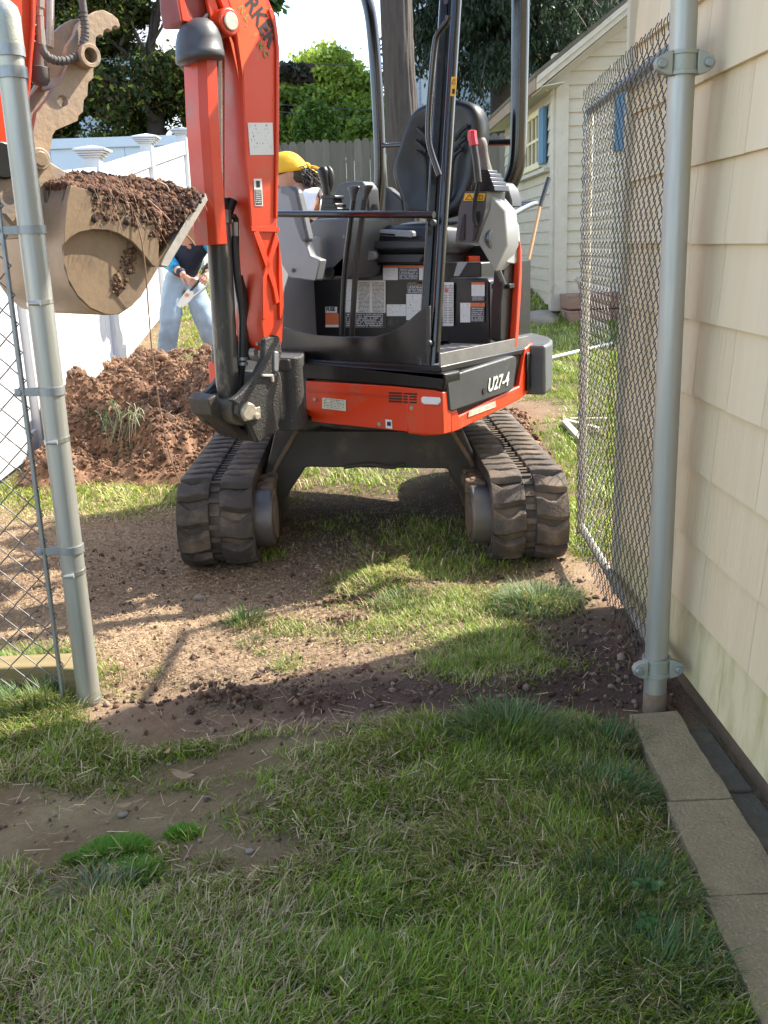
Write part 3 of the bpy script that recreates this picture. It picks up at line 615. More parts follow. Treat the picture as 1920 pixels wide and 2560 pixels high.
# lug meshes, one per half, local frame: x across (outwards), y along travel, z out of the belt
def lug_mesh(side, pitch, fat):
    m = MB(); xs = [.022, .045, .075, .105, .135, .158]; off = [.0, .002, .014, .018, .006, -.004]; wdt = [.062, .060, .052, .056, .072, .080]; hh = [.020, .026, .027, .026, .024, .018]
    rs = []
    for x, o_, w_, h_ in zip(xs, off, wdt, hh):
        w_ *= fat
        rs.append([(side*x, o_-w_/2-.007, -.004), (side*x, o_-w_/2+.004, h_), (side*x, o_, h_+.002), (side*x, o_+w_/2-.004, h_), (side*x, o_+w_/2+.007, -.004)])
    m.rings(rs); return m
def track(cx, flip, dy):
    track_pt = lambda s, out: (lambda q: (q[0]+dy, q[1], q[2], q[3]))(track_pt0(s, out))
    belt = MB(); NB = 120; rs = []
    for k in range(NB):
        y, z, ty, tz = track_pt(TOT*k/NB, 0); y2, z2, _, _ = track_pt(TOT*k/NB, -.028)
        rs.append([(cx-.160, y, z), (cx+.160, y, z), (cx+.160, y2, z2), (cx-.160, y2, z2)])
    rs.append(rs[0]); belt.rings(rs, cap=False); t = belt.build('track', RUBBER, ex, ang=50)
    NL = 36; pitch = TOT/NL; base = {}
    for side in (-1, 1):
        base[side] = lug_mesh(side, pitch, 1.3)
        proto = None
        for k in range(NL):
            s = k*pitch+(pitch*.5 if side*flip > 0 else 0); y, z, ty, tz = track_pt(s, 0)
            M = Matrix(((1, 0, 0, cx), (0, ty, -tz, y), (0, tz, ty, z), (0, 0, 0, 1)))
            # outward normal = rotate tangent; belt runs so that outward is (tz?,..)
            ny_, nz_ = (tz*-1*-1, -ty) if False else (0, 0)
            yo, zo, _, _ = track_pt(s, 1.0); ny_, nz_ = yo-y, zo-z
            M = Matrix(((1, 0, 0, cx), (0, ty, ny_, y), (0, tz, nz_, z), (0, 0, 0, 1)))
            if proto is None:
                proto = base[side].build('tread_lug', LUGR, None, ang=30, bevel=.0035, seg=2); o = proto
            else: o = proto.copy(); col.objects.link(o)
            put(o, t); o.matrix_parent_inverse = Matrix.Identity(4); o.matrix_basis = M
            o.matrix_parent_inverse = WORLDPOS[ex.name].inverted() @ Matrix.Identity(4) if False else Matrix.Identity(4)
    # centre links between the two rows
    lk = MB()
    for k in range(NL*2):
        s = k*pitch/2; y, z, ty, tz = track_pt(s, .004); yo, zo, _, _ = track_pt(s, 1.004); n_ = np.array([0, yo-y, zo-z]); tt = np.array([0, ty, tz])
        lk.box((cx, y, z), (.042, .022, .012), (np.array([1., 0, 0]), tt, n_))
    tag(lk.build('centre_bars', LUGR, t), kind='stuff')
    return t
tl_ = track(-.640, 1, -.03); tr_ = track(.672, -1, -.12)
# the lugs' parents carry an inverse offset already, so give each belt object an identity frame
TYA, TYB = TY0, TY1
for cx, sg in ((-.640, 1), (.672, -1)):
    TY0, TY1 = (TYA-.03, TYB-.03) if sg > 0 else (TYA-.12, TYB-.12)
    # front idler, roller frame and caked dirt on the inner side
    w0 = MB(); w0.tube([(cx-sg*.12, TY0+.005, TZ), (cx+sg*.235, TY0+.005, TZ)], [.118, .125], 40); wd = w0.build('idler_wheel', IDLER, ex, bevel=.01)
    MB().cyl((cx+sg*.235, TY0+.005, TZ), (cx+sg*.245, TY0+.005, TZ), .095, n=32).build('hub_cap', DIRTC, wd)
    MB().tube([(cx-sg*.10, TY1, TZ), (cx+sg*.12, TY1, TZ)], .135, 32).build('drive_sprocket', STEELD, ex, bevel=.01)
    fm = MB(); fm.loft([(cx-sg*.05, TY0+.10, .10), (cx-sg*.05, TY1-.1, .10), (cx-sg*.05, TY1-.1, .30), (cx-sg*.05, TY0+.18, .30)], [(cx+sg*.215, TY0+.10, .12), (cx+sg*.215, TY1-.1, .12), (cx+sg*.215, TY1-.1, .28), (cx+sg*.215, TY0+.18, .28)]); fm.build('track_frame', STEELD, ex, bevel=.01)
    for yy in (4.5, 4.85, 5.2): MB().cyl((cx-sg*.09, yy, .085), (cx+sg*.17, yy, .085), .062, n=24).build('road_roller', STEELD, ex, bevel=.005)
    gm = MB(); gm.loft([(cx+sg*.165, TY0-.12, .17), (cx+sg*.165, TY0+.16, .17), (cx+sg*.165, TY0+.30, .33), (cx+sg*.165, TY0+.02, .345)], [(cx+sg*.19, TY0-.12, .17), (cx+sg*.19, TY0+.16, .17), (cx+sg*.19, TY0+.30, .33), (cx+sg*.19, TY0+.02, .345)])
    dm = MB()
    for k in range(40):
        a = random.uniform(0, 2.6); yy = TY0+.02+random.uniform(0, .35); dm.box((cx+sg*random.uniform(.16, .22), yy, .285+random.uniform(-.02, .03)), (random.uniform(.02, .06),)*3, None)
    tag(dm.build('caked_soil', DIRTC, ex, bevel=.01), kind='stuff')
# --- cross beam between the track frames
UY = 4.47
up = [(688, 1078), (1160, 1078), (1196, 1160), (1203, 1240), (1196, 1310), (1168, 1260), (1118, 1172), (765, 1168), (712, 1248), (700, 1330), (672, 1330), (660, 1200)]
A = [atY(a, b, UY) for a, b in up]; MB().loft(A, [p+np.array([0, .75, 0]) for p in A]).build('undercarriage_beam', STEELD, ex, bevel=.008)
MB().tube([atY(860, 1168, UY-.01), atY(925, 1158, UY-.015), atY(975, 1170, UY-.015), atY(1010, 1160, UY-.01)], .010, 8, smooth=1).build('weld_lip', STEELD, ex)
for pts in (((742, 1075), (688, 1170), (668, 1230)), ((1128, 1075), (1172, 1145), (1182, 1165))):
    MB().tube([atY(a, b, UY-.03) for a, b in pts], .012, 4).build('guide_edge', DIRTC, ex, smooth=False)
MB().cyl((.05, 4.82, .44), (.05, 4.82, .56), .33, n=48).build('swing_bearing', STEELD, ex, bevel=.006)

# --- upper structure, machine frame
def plan(z, s=1.0, y0=-.61, x0=.766, cut=None):
    pts = [(-.05, y0)] + [(x0-.05, y0), (x0-.015, y0+.015), (x0, y0+.05)] + [(x0, .10)]
    for k in range(13):
        a = math.radians(5+170*k/12); pts.append((.80*math.cos(a)*s, .80*math.sin(a)*s))
    pts += [(-.76, .05), (-.76, -.35), (-.30, -.45)]
    return [ML(x, y, z) for x, y in pts]
m = MB()
b0 = plan(.60); t0 = plan(.845)
# orange skirt: bottom rises towards the rear
def rise(p): l = loc(p); return p+ZZ*max(0, (l[1]+.55))*.10*(1 if l[2] < .7 else 0)
b0 = [rise(p) for p in b0]; m.loft(b0, t0); m.build('swing_frame', BLACKP, ex, bevel=.012)
# orange front skirt panel
def plate(pts, y, th, name, m_, parent=ex, bev=.006, **k):
    A = [ML(*MY(a, b, y)) for a, b in pts]; return MB().loft(A, [p+LY*th for p in A]).build(name, m_, parent, bevel=bev, **k)
fp = plate([(764, 952), (980, 966), (1085, 976), (1107, 982), (1109, 1086), (1090, 1087), (812, 1058), (780, 1054), (776, 1040), (766, 1036)], -.632, .06, 'front_panel', ORANGE, bev=.008)
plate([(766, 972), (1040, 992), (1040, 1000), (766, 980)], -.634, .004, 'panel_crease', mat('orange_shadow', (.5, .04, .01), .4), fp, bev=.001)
# corner and side skirt
cs = MB(); sec = []
def side_pt(px, py, x=.786): return ML(*MX(px, py, x))
for (x, y), zt, zb in (((.62, -.636), .752, .585), ((.70, -.632), .752, .582), ((.755, -.615), .752, .585), ((.785, -.56), .755, .588)):
    sec.append((x, y, zt, zb))
ring = [[ML(x, y, zb), ML(x, y, zt), ML(x-.03, y+.06, zt), ML(x-.03, y+.06, zb)] for x, y, zt, zb in sec]; cs.rings(ring)
corner = cs.build('corner_fairing', ORANGE, ex, bevel=.01, ang=60)
# lower side strip below the black cover
yb = MX(1307, 980, .786)[1]
sk = MB(); rs = []
for x, y, zt, zb in ((.785, -.56, .755, .588), (.786, -.50, .650, .590), (.786, -.2, .682, .618), (.786, .02, .700, .640), (.782, .08, .86, .650), (.772, .15, .875, .665), (.765, .19, .875, .672)):
    rs.append([ML(x, y, zb), ML(x, y, zt), ML(x-.05, y, zt), ML(x-.05, y, zb)])
sk.rings(rs); sk.build('side_skirt', ORANGE, ex, bevel=.006)
# black side cover with the model number
cv = MB(); cpts = [(1124, 940), (1281, 890), (1290, 892), (1292, 905), (1284, 970), (1276, 978), (1134, 1028), (1124, 1024), (1118, 950)]
A = [ML(*MX(a, b, .800)) for a, b in cpts]; cv.loft(A, [p-LX*.05 for p in A]); cover = cv.build('side_cover', mat('scuffed_black_cover', (.025, .027, .03), .5, c2=(.045, .047, .05), sc=6, c3=(.20, .18, .16), c3sc=16, c3lo=.64, c3hi=.72), ex, bevel=.006)
FONT = None
def text(s, P, U_, V_, size, m_, parent, name='lettering', ext=.0008, shear=0, off=0., sx=1.0):
    c = bpy.data.curves.new(name, 'FONT'); c.body = s; c.size = size; c.extrude = ext; c.shear = shear; c.offset = off; c.materials.append(m_); c.align_x = 'LEFT'; c.align_y = 'BOTTOM'
    c.resolution_u = 4
    o = bpy.data.objects.new(name, c); col.objects.link(o); U_ = np.array(U_)/np.linalg.norm(U_); V_ = np.array(V_)-U_*(np.array(V_)@U_); V_ /= np.linalg.norm(V_); Nn = np.cross(U_, V_)
    M = Matrix([[U_[i]*sx, V_[i], Nn[i], P[i]] for i in range(3)]+[[0, 0, 0, 1]])
    o.parent = parent; o.matrix_parent_inverse = WORLDPOS.get(parent.name, wm(parent)).inverted(); o.matrix_basis = M; return o
def wm(o):
    M = o.matrix_parent_inverse @ o.matrix_basis if o.parent else (WORLDPOS[o.name] if o.name in WORLDPOS else o.matrix_basis)
    return (wm(o.parent) @ M) if o.parent else M
a = np.array(ML(*MX(1219, 989, .803))); b = np.array(ML(*MX(1285, 966, .803))); h = np.array(ML(*MX(1222, 955, .803)))
text('U27-4', a, b-a, ZZ, .078, mat('silver_lettering', (.62, .62, .60), .4), cover, shear=.3, off=.0016, sx=.92)
e_ = ML(*MX(1210, 977, .801)); MB().cyl(e_, np.array(e_)+LX*.003, .013, n=20).build('lock', INK, cover)
# faded sticker on the skirt
def quad(P4, m_, name, parent, th=.0012):
    P = [np.array(p, float) for p in P4]; n_ = np.cross(P[1]-P[0], P[3]-P[0]); n_ /= np.linalg.norm(n_)
    if n_ @ (CC-P[0]) < 0: n_ = -n_
    P2 = [p+n_*th for p in P]; me = bpy.data.meshes.new(name); me.from_pydata([tuple(map(float, p)) for p in P+P2], [], [(4, 5, 6, 7), (0, 1, 5, 4), (1, 2, 6, 5), (2, 3, 7, 6), (3, 0, 4, 7)])
    uv = me.uv_layers.new(name='UVMap'); q = [(0, 0), (1, 0), (1, 1), (0, 1)]
    for i in range(4): uv.data[i].uv = q[i]
    me.materials.append(m_); o = bpy.data.objects.new(name, me); col.objects.link(o); o.parent = parent; o.matrix_parent_inverse = wm(parent).inverted(); return o
quad([ML(*MX(a, b, .789)) for a, b in ((1170, 1043), (1240, 1017), (1238, 1002), (1172, 1027))], mat_print('faded_print', (.45, .33, .22), (.62, .60, .56), 3, .7, 2.), 'worn_sticker', ex)
# details on the front panel
def disc(px, py, y, r, th, m_, name, parent, n=20): p = np.array(ML(*MY(px, py, y))); return MB().cyl(p, p-LY*th, r, r*.9, n=n).build(name, m_, parent, bevel=.001)
for a, b in ((788, 998), (1030, 1020), (949, 1060)): disc(a, b, -.633, .009, .006, CASTG, 'bolt', fp)
quad([ML(*MY(a, b, -.634)) for a, b in ((806, 1021), (865, 1028), (865, 1000), (806, 994))], mat_print('serial_print', (.62, .58, .45), (.2, .2, .18), 7, .5, 3.), 'serial_plate', fp)
quad([ML(*MY(a, b, -.634)) for a, b in ((965, 1070), (981, 1072), (980, 1050), (964, 1048))], WHITED, 'icon_sticker', fp)
quad([ML(*MY(a, b, -.636)) for a, b in ((968, 1064), (977, 1065), (977, 1055), (968, 1054))], INK, 'icon_print', fp)
for r_ in range(4):
    for c_ in range(2):
        x0 = 972+c_*37; y0 = 980+r_*7+c_*2; quad([ML(*MY(a, b, -.634)) for a, b in ((x0, y0+4), (x0+33, y0+5.5), (x0+33, y0+1.5), (x0, y0))], INK, 'vent_slot', fp)
lamp = [(1052, 995), (1056, 992), (1096, 994), (1100, 998), (1099, 1008), (1094, 1012), (1060, 1011), (1053, 1006)]
A = [ML(*MY(a, b, -.640)) for a, b in lamp]; MB().loft(A, [p+LY*.02 for p in A]).build('reflector', mat('reflector_white', (.75, .75, .72), .3), corner, bevel=.003)
# black deck band and curved kick plate
plate([(600, 896), (700, 898), (900, 916), (1100, 933), (1112, 936), (1112, 958), (1106, 980), (1085, 975), (980, 964), (775, 948), (765, 952), (690, 945), (640, 905)], -.628, .12, 'deck_band', BLACKP, bev=.008)
dk = MB(); dp = [(.776, -.615), (.776, .10), (.70, .42), (.30, .70), (-.3, .7), (-.72, .30), (-.75, -.35), (-.30, -.50), (-.10, -.615)]
dk.loft([ML(x, y, .835) for x, y in dp], [ML(x, y, .862) for x, y in dp]); deck = dk.build('deck', BLACKP, ex, bevel=.006)
plate([(700, 815), (735, 826), (790, 838), (860, 842), (935, 842), (975, 832), (1010, 812), (1038, 786), (1060, 768), (1074, 766), (1074, 925), (900, 912), (700, 896), (690, 860)], -.600, .008, 'kick_plate', BLACKG, bev=.002)
plate([(1066, 766), (1074, 765), (1074, 926), (1066, 926)], -.608, .012, 'plate_edge', DGREY, bev=.002)
# right floor: grating with raised frame
TREAD = mat('aluminium_tread', (.30, .29, .27), .5, .4, c2=(.40, .38, .34), sc=12, bump=.2)
mt = MB(); fl = [(.40, -.60), (.765, -.60), (.765, .12), (.40, .12)]; mt.loft([ML(x, y, .862) for x, y in fl], [ML(x, y, .868) for x, y in fl]); mat_f = mt.build('floor_tread', TREAD, ex, bevel=.002)
for k in range(12):
    y = -.56+k*.052
    MB().box(ML(.585, y, .875), (.30, .020, .012), (LX, LY, ZZ)).build('tread_bar', TREAD, mat_f, bevel=.002)
mt = MB(); mt.box(ML(.770, -.245, .886), (.008, .74, .052), (LX, LY, ZZ)); mt.build('floor_edge', mat('worn_floor_edge', (.12, .12, .12), .5, .3, c2=(.2, .19, .18), sc=12), ex, bevel=.002)
# seat pedestal with its decals
YB = .18
ped = MB()
for x0, x1, z1 in ((-.52, .50, 1.235),): ped.box(ML((x0+x1)/2, YB+.25, (.862+z1)/2), (x1-x0, .5, z1-.862), (LX, LY, ZZ))
ped = ped.build('seat_pedestal', BLACKP, ex, bevel=.008)
# machine-left box of the pedestal (nearer the step)
bx = [MY(1105, 697, .02), MY(1223, 700, .02), MY(1215, 850, .02)]
xb_ = MY(1224, 760, .04)[0]; MB().loft([ML(.40, .04, .862), ML(xb_, .04, .862), ML(xb_, .04, 1.155), ML(xb_-.02, .05, 1.17), ML(.40, .05, 1.17)], [ML(.40, .24, .862), ML(xb_, .17, .862), ML(xb_, .17, 1.155), ML(xb_-.02, .17, 1.17), ML(.40, .24, 1.17)]).build('side_box', BLACKP, ex, bevel=.008)
P1 = mat_print('white_print', (.62, .62, .58), (.03, .03, .03), 26, .62, 1., 2); P2 = mat_print('black_print', (.02, .02, .02), (.5, .5, .5), 8, .6, 5.); P3 = mat_print('orange_print', (.62, .16, .05), (.02, .02, .02), 3, .4, 7.); P4 = mat_print('yellow_print', (.85, .45, .04), (.02, .02, .02), 2, .5, 9.); P5 = mat_print('white_diagram', (.66, .66, .62), (.05, .05, .05), 9, .35, 12.)
def decal(x0, y0, x1, y1, m_, y=YB-.002, parent=None, nm='decal', dy=0):
    return quad([ML(*MY(a, b, y)) for a, b in ((x0, y1), (x1, y1+dy), (x1, y0+dy), (x0, y0))], m_, nm, parent or ped)
for d in ((860, 698, 893, 781, P5), (893, 701, 964, 786, P1), (858, 782, 965, 820, P2), (967, 761, 1015, 790, P5), (1016, 705, 1070, 735, P2), (1016, 735, 1070, 800, P5), (958, 670, 995, 700, P5), (995, 670, 1048, 700, P2), (1048, 670, 1070, 700, P5), (958, 663, 1070, 670, P3), (1017, 705, 1070, 713, P4), (814, 783, 847, 805, P3)): decal(*d)
decal(1107, 706, 1134, 815, P1, .036); decal(1179, 706, 1212, 712, P3, .036); decal(1179, 712, 1212, 740, P5, .036); decal(1179, 740, 1212, 752, P2, .036); decal(1176, 757, 1212, 767, P3, .036); decal(1176, 767, 1212, 806, P2, .036); decal(1151, 757, 1176, 806, P5, .036)
d_ = decal(814, 767, 843, 782, WHITED); p_ = np.array(ML(*MY(816, 780, YB-.006))); q_ = np.array(ML(*MY(842, 780, YB-.006))); text('FUSE', p_, q_-p_, ZZ, .027, INK, d_, off=.0008)
d_ = decal(814, 783, 847, 812, ORD, YB-.004); decal(814, 812, 847, 818, WHITED, YB-.004)
xm = ped
for s_ in ((1111, 721, 1121, 731), (1121, 721, 1111, 731)):
    MB().tube([ML(*MY(s_[0], s_[1], .032)), ML(*MY(s_[2], s_[3], .032))], .0022, 4).build('red_cross', REDK, xm)
p_ = np.array(ML(*MY(1042, 713, YB-.006))); q_ = np.array(ML(*MY(1070, 713, YB-.006))); text('WARN', p_, q_-p_, ZZ, .020, INK, xm)
# gas spring knob with red cap
p_ = np.array(ML(*MY(881, 692, .05))); MB().cyl(p_, p_+ZZ*.04, .014, n=14).build('fitting', CASTG, ex); MB().cyl(p_+ZZ*.04, p_+ZZ*.07, .011, n=14).build('red_cap', REDK, ex)

# --- seat
def outline(pts, y, sub=2):
    P = [np.array(ML(*MY(a, b, y))) for a, b in pts]
    for _ in range(sub):
        Q = []
        for i in range(len(P)): a, b = P[i], P[(i+1) % len(P)]; Q += [a*.75+b*.25, a*.25+b*.75]
        P = Q
    return P
bk = [(1055, 262), (1104, 250), (1155, 249), (1190, 262), (1203, 290), (1206, 325), (1199, 380), (1196, 447), (1172, 506), (1140, 548), (1020, 548), (1008, 506), (986, 450), (984, 415), (1000, 370), (1013, 325), (1030, 285)]
YS = .43; o0 = outline(bk, YS); cen = sum(o0)/len(o0); rs = []
for dy, s_ in ((-.012, .70), (-.030, .84), (-.028, .93), (-.010, .985), (.02, 1.0), (.06, .985), (.10, .93), (.12, .82)): rs.append([cen+(p-cen)*s_+LY*(dy+(.0)) for p in o0])
back = MB().rings(rs).build('backrest', SEATM, ex, ang=70)
def groove(pts, y=YS-.035, r=.010, nm='seam'):
    return MB().tube([ML(*MY(a, b, y)) for a, b in pts], r, 8, smooth=2).build(nm, mat('seat_seam', (.006, .006, .0065), .6), back)
for g in (((1044, 320), (1060, 335), (1070, 352)), ((1040, 352), (1056, 366), (1066, 380)), ((1042, 378), (1056, 388), (1064, 400), (1066, 440), (1066, 490), (1078, 512)), ((1170, 314), (1150, 330), (1138, 345)), ((1165, 345), (1148, 358), (1136, 372)), ((1156, 372), (1140, 384), (1132, 396), (1128, 440), (1126, 490), (1110, 512))): groove(g)
for g in (((1046, 326), (1062, 342), (1072, 358)), ((1042, 358), (1058, 373)), ((1150, 336), (1137, 352)), ((1150, 363), (1134, 378))): groove(g, YS-.034, .007, 'ridge')
cu = MB(); cr = []
for y, xl_, xr_, zl, zh in ((-.02, -.22, .28, 1.30, 1.36), (.00, -.25, .31, 1.27, 1.40), (.05, -.26, .32, 1.26, 1.42), (.2, -.26, .32, 1.26, 1.41), (.42, -.24, .30, 1.27, 1.44)):
    ring = []
    for k in range(24):
        a = 2*math.pi*k/24; c_, s_ = math.cos(a), math.sin(a); ring.append(ML((xl_+xr_)/2+(xr_-xl_)/2*math.copysign(abs(c_)**.35, c_), y+.15, (zl+zh)/2+(zh-zl)/2*math.copysign(abs(s_)**.5, s_)))
    cr.append(ring)
MB().rings(cr).build('seat_cushion', SEATM, ex, ang=70)
MB().box(ML(.03, .36, 1.255), (.50, .42, .05), (LX, LY, ZZ)).build('seat_rail', BLACKP, ex, bevel=.006)
sh_ = plate([(947, 576), (952, 573), (1028, 577), (1032, 581), (1032, 592), (1024, 594), (960, 590), (949, 588)], .08, .03, 'adjuster_handle', LGREY, bev=.004)
plate([(903, 631), (912, 627), (932, 628), (938, 634), (936, 647), (926, 652), (908, 651), (903, 645)], .06, .03, 'adjuster_knob', LGREY, bev=.005)
plate([(904, 602), (1072, 604), (1072, 624), (904, 624)], .10, .12, 'seat_skirt', DGREY, bev=.01)
plate([(940, 636), (1060, 636), (1050, 655), (940, 655)], .13, .02, 'cable_cover', DGREY, bev=.006)

# --- left-of-picture console with joystick (machine right)
plate([(767, 560), (790, 547), (880, 543), (876, 600), (862, 690), (856, 698), (790, 700), (770, 690)], -.10, .32, 'right_console', GREYP, bev=.02)
plate([(776, 692), (800, 702), (800, 596), (788, 590), (770, 600)], -.16, .02, 'console_trim', LGREY, bev=.004)
plate([(696, 468), (716, 470), (732, 500), (748, 560), (775, 640), (800, 650), (790, 700), (779, 702), (724, 694), (703, 660), (690, 600), (692, 500)], -.30, .05, 'armrest', LGREY, bev=.014)
plate([(694, 466), (728, 465), (742, 476), (752, 520), (768, 590), (770, 604), (752, 606), (735, 560), (718, 490), (697, 482)], -.31, .05, 'arm_pad', GREYP, bev=.014)
disc(733, 676, -.305, .010, .003, DGREY, 'screw', ex); disc(860, 592, -.105, .008, .003, LGREY, 'screw', ex)
pl_ = plate([(811, 676), (816, 668), (830, 668), (834, 676), (834, 692), (828, 698), (816, 698), (811, 692)], -.11, .01, 'socket_cover', INK, bev=.003)
def stack(levels, y, name, m_, depth=.10):
    m = MB()
    for (x0, x1, y0, y1, dd) in levels:
        A = [ML(*MY(a, b, y-dd/2)) for a, b in ((x0, y1), (x1, y1), (x1-2, y0), (x0+2, y0))]; m.loft(A, [p+LY*dd for p in A])
    return m.build(name, m_, ex, bevel=.004)
stack([(791, 854, 541, 558, .12), (797, 849, 530, 542, .11), (799, 845, 519, 531, .095), (801, 840, 508, 520, .085), (802, 836, 497, 509, .07), (800, 838, 488, 497, .075)], .02, 'control_boot', BLACKP)
def grip(pts, rr, y, name, m_, sq=1., parent=ex): return MB().tube([ML(*MY(a, b, y)) for a, b in pts], rr, 16, smooth=2, sq=sq).build(name, m_, parent, ang=80)
js = grip([(817, 492), (815, 465), (812, 445), (808, 430), (806, 420)], [.020, .020, .025, .030, .022], .02, 'joystick', BLACKP, 1.1)
grip([(824, 480), (829, 455), (827, 430), (820, 418)], [.008, .014, .016, .010], .04, 'joystick_guard', DGREY)
# travel levers
for pts, kn in ((((855, 838), (857, 760), (863, 660), (876, 560), (884, 500)), (884, 466)), (((880, 838), (884, 760), (890, 660), (904, 560), (912, 498)), (918, 464))):
    lv = MB().tube([ML(*MY(a, b, -.28)) for a, b in pts], .0135, 10, smooth=1, sq=1.5).build('travel_lever', BLACKP, ex)
    kb = MB(); cx, cy = pts[-1]; rs = []
    p0 = np.array(ML(*MY(cx, cy+4, -.28))); p1 = np.array(ML(*MY(kn[0], kn[1], -.28)))
    for t_, rx, ry in ((0, .012, .012), (.15, .014, .012), (.4, .016, .013), (.7, .024, .015), (.92, .033, .018), (1.0, .030, .016), (1.03, .018, .010)):
        c_ = p0+(p1-p0)*t_; rs.append([c_+LX*rx*math.cos(2*math.pi*k/20)+LY*ry*math.sin(2*math.pi*k/20) for k in range(20)])
    kb.rings(rs).build('lever_knob', HOSE, lv)
# fuel / hood hump behind the joystick
plate([(834, 486), (846, 460), (880, 452), (905, 454), (918, 470), (922, 530), (832, 530)], .35, .10, 'rear_hump', DGREY, bev=.02)
plate([(960, 530), (963, 466), (975, 472), (1004, 500), (1010, 540)], .45, .05, 'side_guard', DGREY, bev=.01)
# --- right-of-picture console (machine left) with red lever
YC = -.20
c1 = plate([(1162, 478), (1216, 478), (1214, 521), (1194, 606), (1182, 607), (1141, 607), (1138, 602), (1148, 519)], YC, .16, 'left_console', mat('mid_grey_plastic', (.055, .056, .06), .5, c2=(.07, .071, .075), sc=4), bev=.008)
c2 = [(1217, 478), (1236, 497), (1263, 527), (1269, 614), (1243, 668), (1237, 680), (1194, 606), (1212, 521)]
A = [ML(*MY(a, b, YC+.01+.0012*(a-1200))) for a, b in c2]; MB().loft(A, [p+LY*.14-LX*.02 for p in A]).build('console_side', mat('pale_grey_plastic', (.20, .207, .215), .42, c2=(.24, .247, .255), sc=4), ex, bevel=.006)
plate([(1154, 545), (1160, 534), (1163, 536), (1162, 600), (1150, 603), (1144, 598)], YC-.004, .01, 'console_recess', INK, c1, bev=.004)
plate([(1187, 540), (1192, 528), (1200, 530), (1202, 542), (1188, 600), (1180, 604)], YC-.004, .01, 'lever_slot', INK, c1, bev=.002)
quad([ML(*MY(a, b, YC-.002)) for a, b in ((1159, 502), (1210, 502), (1214, 483), (1163, 483))], YELL, 'warning_decal', c1)
for tri in (((1163, 499), (1174, 486)), ((1174, 486), (1182, 499)), ((1182, 499), (1163, 499)), ((1190, 489), (1206, 489)), ((1206, 489), (1206, 498)), ((1206, 498), (1190, 498)), ((1190, 498), (1190, 489)), ((1198, 489), (1198, 498))):
    MB().tube([ML(*MY(a, b, YC-.004)) for a, b in tri], .0013, 4).build('warning_print', INK, c1)
stack([(1176, 1236, 462, 478, .13), (1182, 1232, 452, 463, .12), (1190, 1228, 442, 453, .11), (1196, 1226, 432, 443, .10), (1198, 1222, 424, 433, .08)], YC+.08, 'control_boot', BLACKP)
grip([(1214, 430), (1212, 405), (1207, 380), (1202, 362), (1198, 352)], [.030, .020, .021, .028, .026], YC+.08, 'joystick', HOSED, 1.1)
rl = MB().tube([ML(*MY(a, b, YC-.02)) for a, b in ((1190, 565), (1184, 545), (1185, 510), (1194, 470), (1196, 456))], .0095, 10, smooth=1).build('lock_lever', BLACKP, ex)
MB().tube([ML(*MY(a, b, YC-.02)) for a, b in ((1196, 456), (1190, 400), (1184, 362))], .0145, 12).build('sleeve', HOSE, rl)
MB().tube([ML(*MY(a, b, YC-.02)) for a, b in ((1185, 364), (1181, 345), (1180, 328), (1180, 325))], [.018, .020, .019, .010], 8).build('red_grip', REDK, rl, ang=30)
plate([(1233, 466), (1242, 456), (1256, 456), (1270, 472), (1278, 500), (1279, 520), (1265, 512), (1256, 524), (1244, 500)], YC+.24, .10, 'fender_cap', DGREY, bev=.012)
plate([(1168, 655), (1147, 690), (1134, 690), (1138, 676), (1144, 655)], -.02, .003, 'hang_tag', LGREY, bev=0)
# grab handle beside the step
MB().tube([ML(*MX(a, b, .735)) for a, b in ((1259, 712), (1222, 612), (1218, 590), (1232, 566))]+[ML(*MX(a, b, .745)) for a, b in ((1322, 512),)]+[ML(.735, .30, MX(1322, 506, .735)[2]), ML(.62, .36, MX(1322, 506, .735)[2])], .0125, 14, smooth=2).build('grab_handle', mat('worn_handle', (.06, .07, .08), .3, .5, c2=(.2, .23, .26), sc=5), ex, ang=80)
pp = ML(*MX(1258, 712, .72)); MB().box(np.array(pp)+ZZ*-.005, (.09, .05, .02), (LX, LY, ZZ)).build('handle_bracket', BLACKP, ex, bevel=.003)
# rear left body: black pillar, grey fender, orange edge, hood and counterweight
def sidepoly(pts, x, th, name, m_, bev=.006, parent=ex):
    A = [ML(*MX(a, b, x)) for a, b in pts]; return MB().loft(A, [p-LX*th for p in A]).build(name, m_, parent, bevel=bev)
sidepoly([(1262, 660), (1302, 655), (1296, 800), (1290, 868), (1250, 850), (1252, 760)], .745, .05, 'body_pillar', BLACKP)
sidepoly([(1270, 575), (1288, 548), (1300, 560), (1303, 600), (1298, 650), (1292, 660), (1264, 656), (1272, 612)], .76, .06, 'rear_fender', mat('fender_grey', (.28, .30, .33), .4, c2=(.32, .34, .37), sc=3), .012)
sidepoly([(1301, 600), (1306, 625), (1306, 680), (1302, 760), (1295, 868), (1287, 868), (1292, 800), (1298, 700)], .775, .03, 'orange_edge', ORANGE, .006)
def body(z0, z1, r, a0, a1, name, m_, inner=.55, bev=.02):
    A = [(r*math.cos(R_(a0+(a1-a0)*k/16)), r*math.sin(R_(a0+(a1-a0)*k/16))) for k in range(17)]; B = [(inner*math.cos(R_(a0+(a1-a0)*k/16)), inner*math.sin(R_(a0+(a1-a0)*k/16))) for k in range(17)]
    pl = A+B[::-1]; return MB().loft([ML(x, y, z0) for x, y in pl], [ML(x, y, z1) for x, y in pl]).build(name, m_, ex, bevel=bev)
CWM = mat('counterweight_grey', (.06, .065, .07), .55, c2=(.08, .085, .09), sc=6, bump=.2, bsc=150)
body(.645, .868, .86, 10, 170, 'counterweight', CWM)
body(.872, 1.26, .74, 52, 150, 'engine_hood', ORANGE, .5, .03)
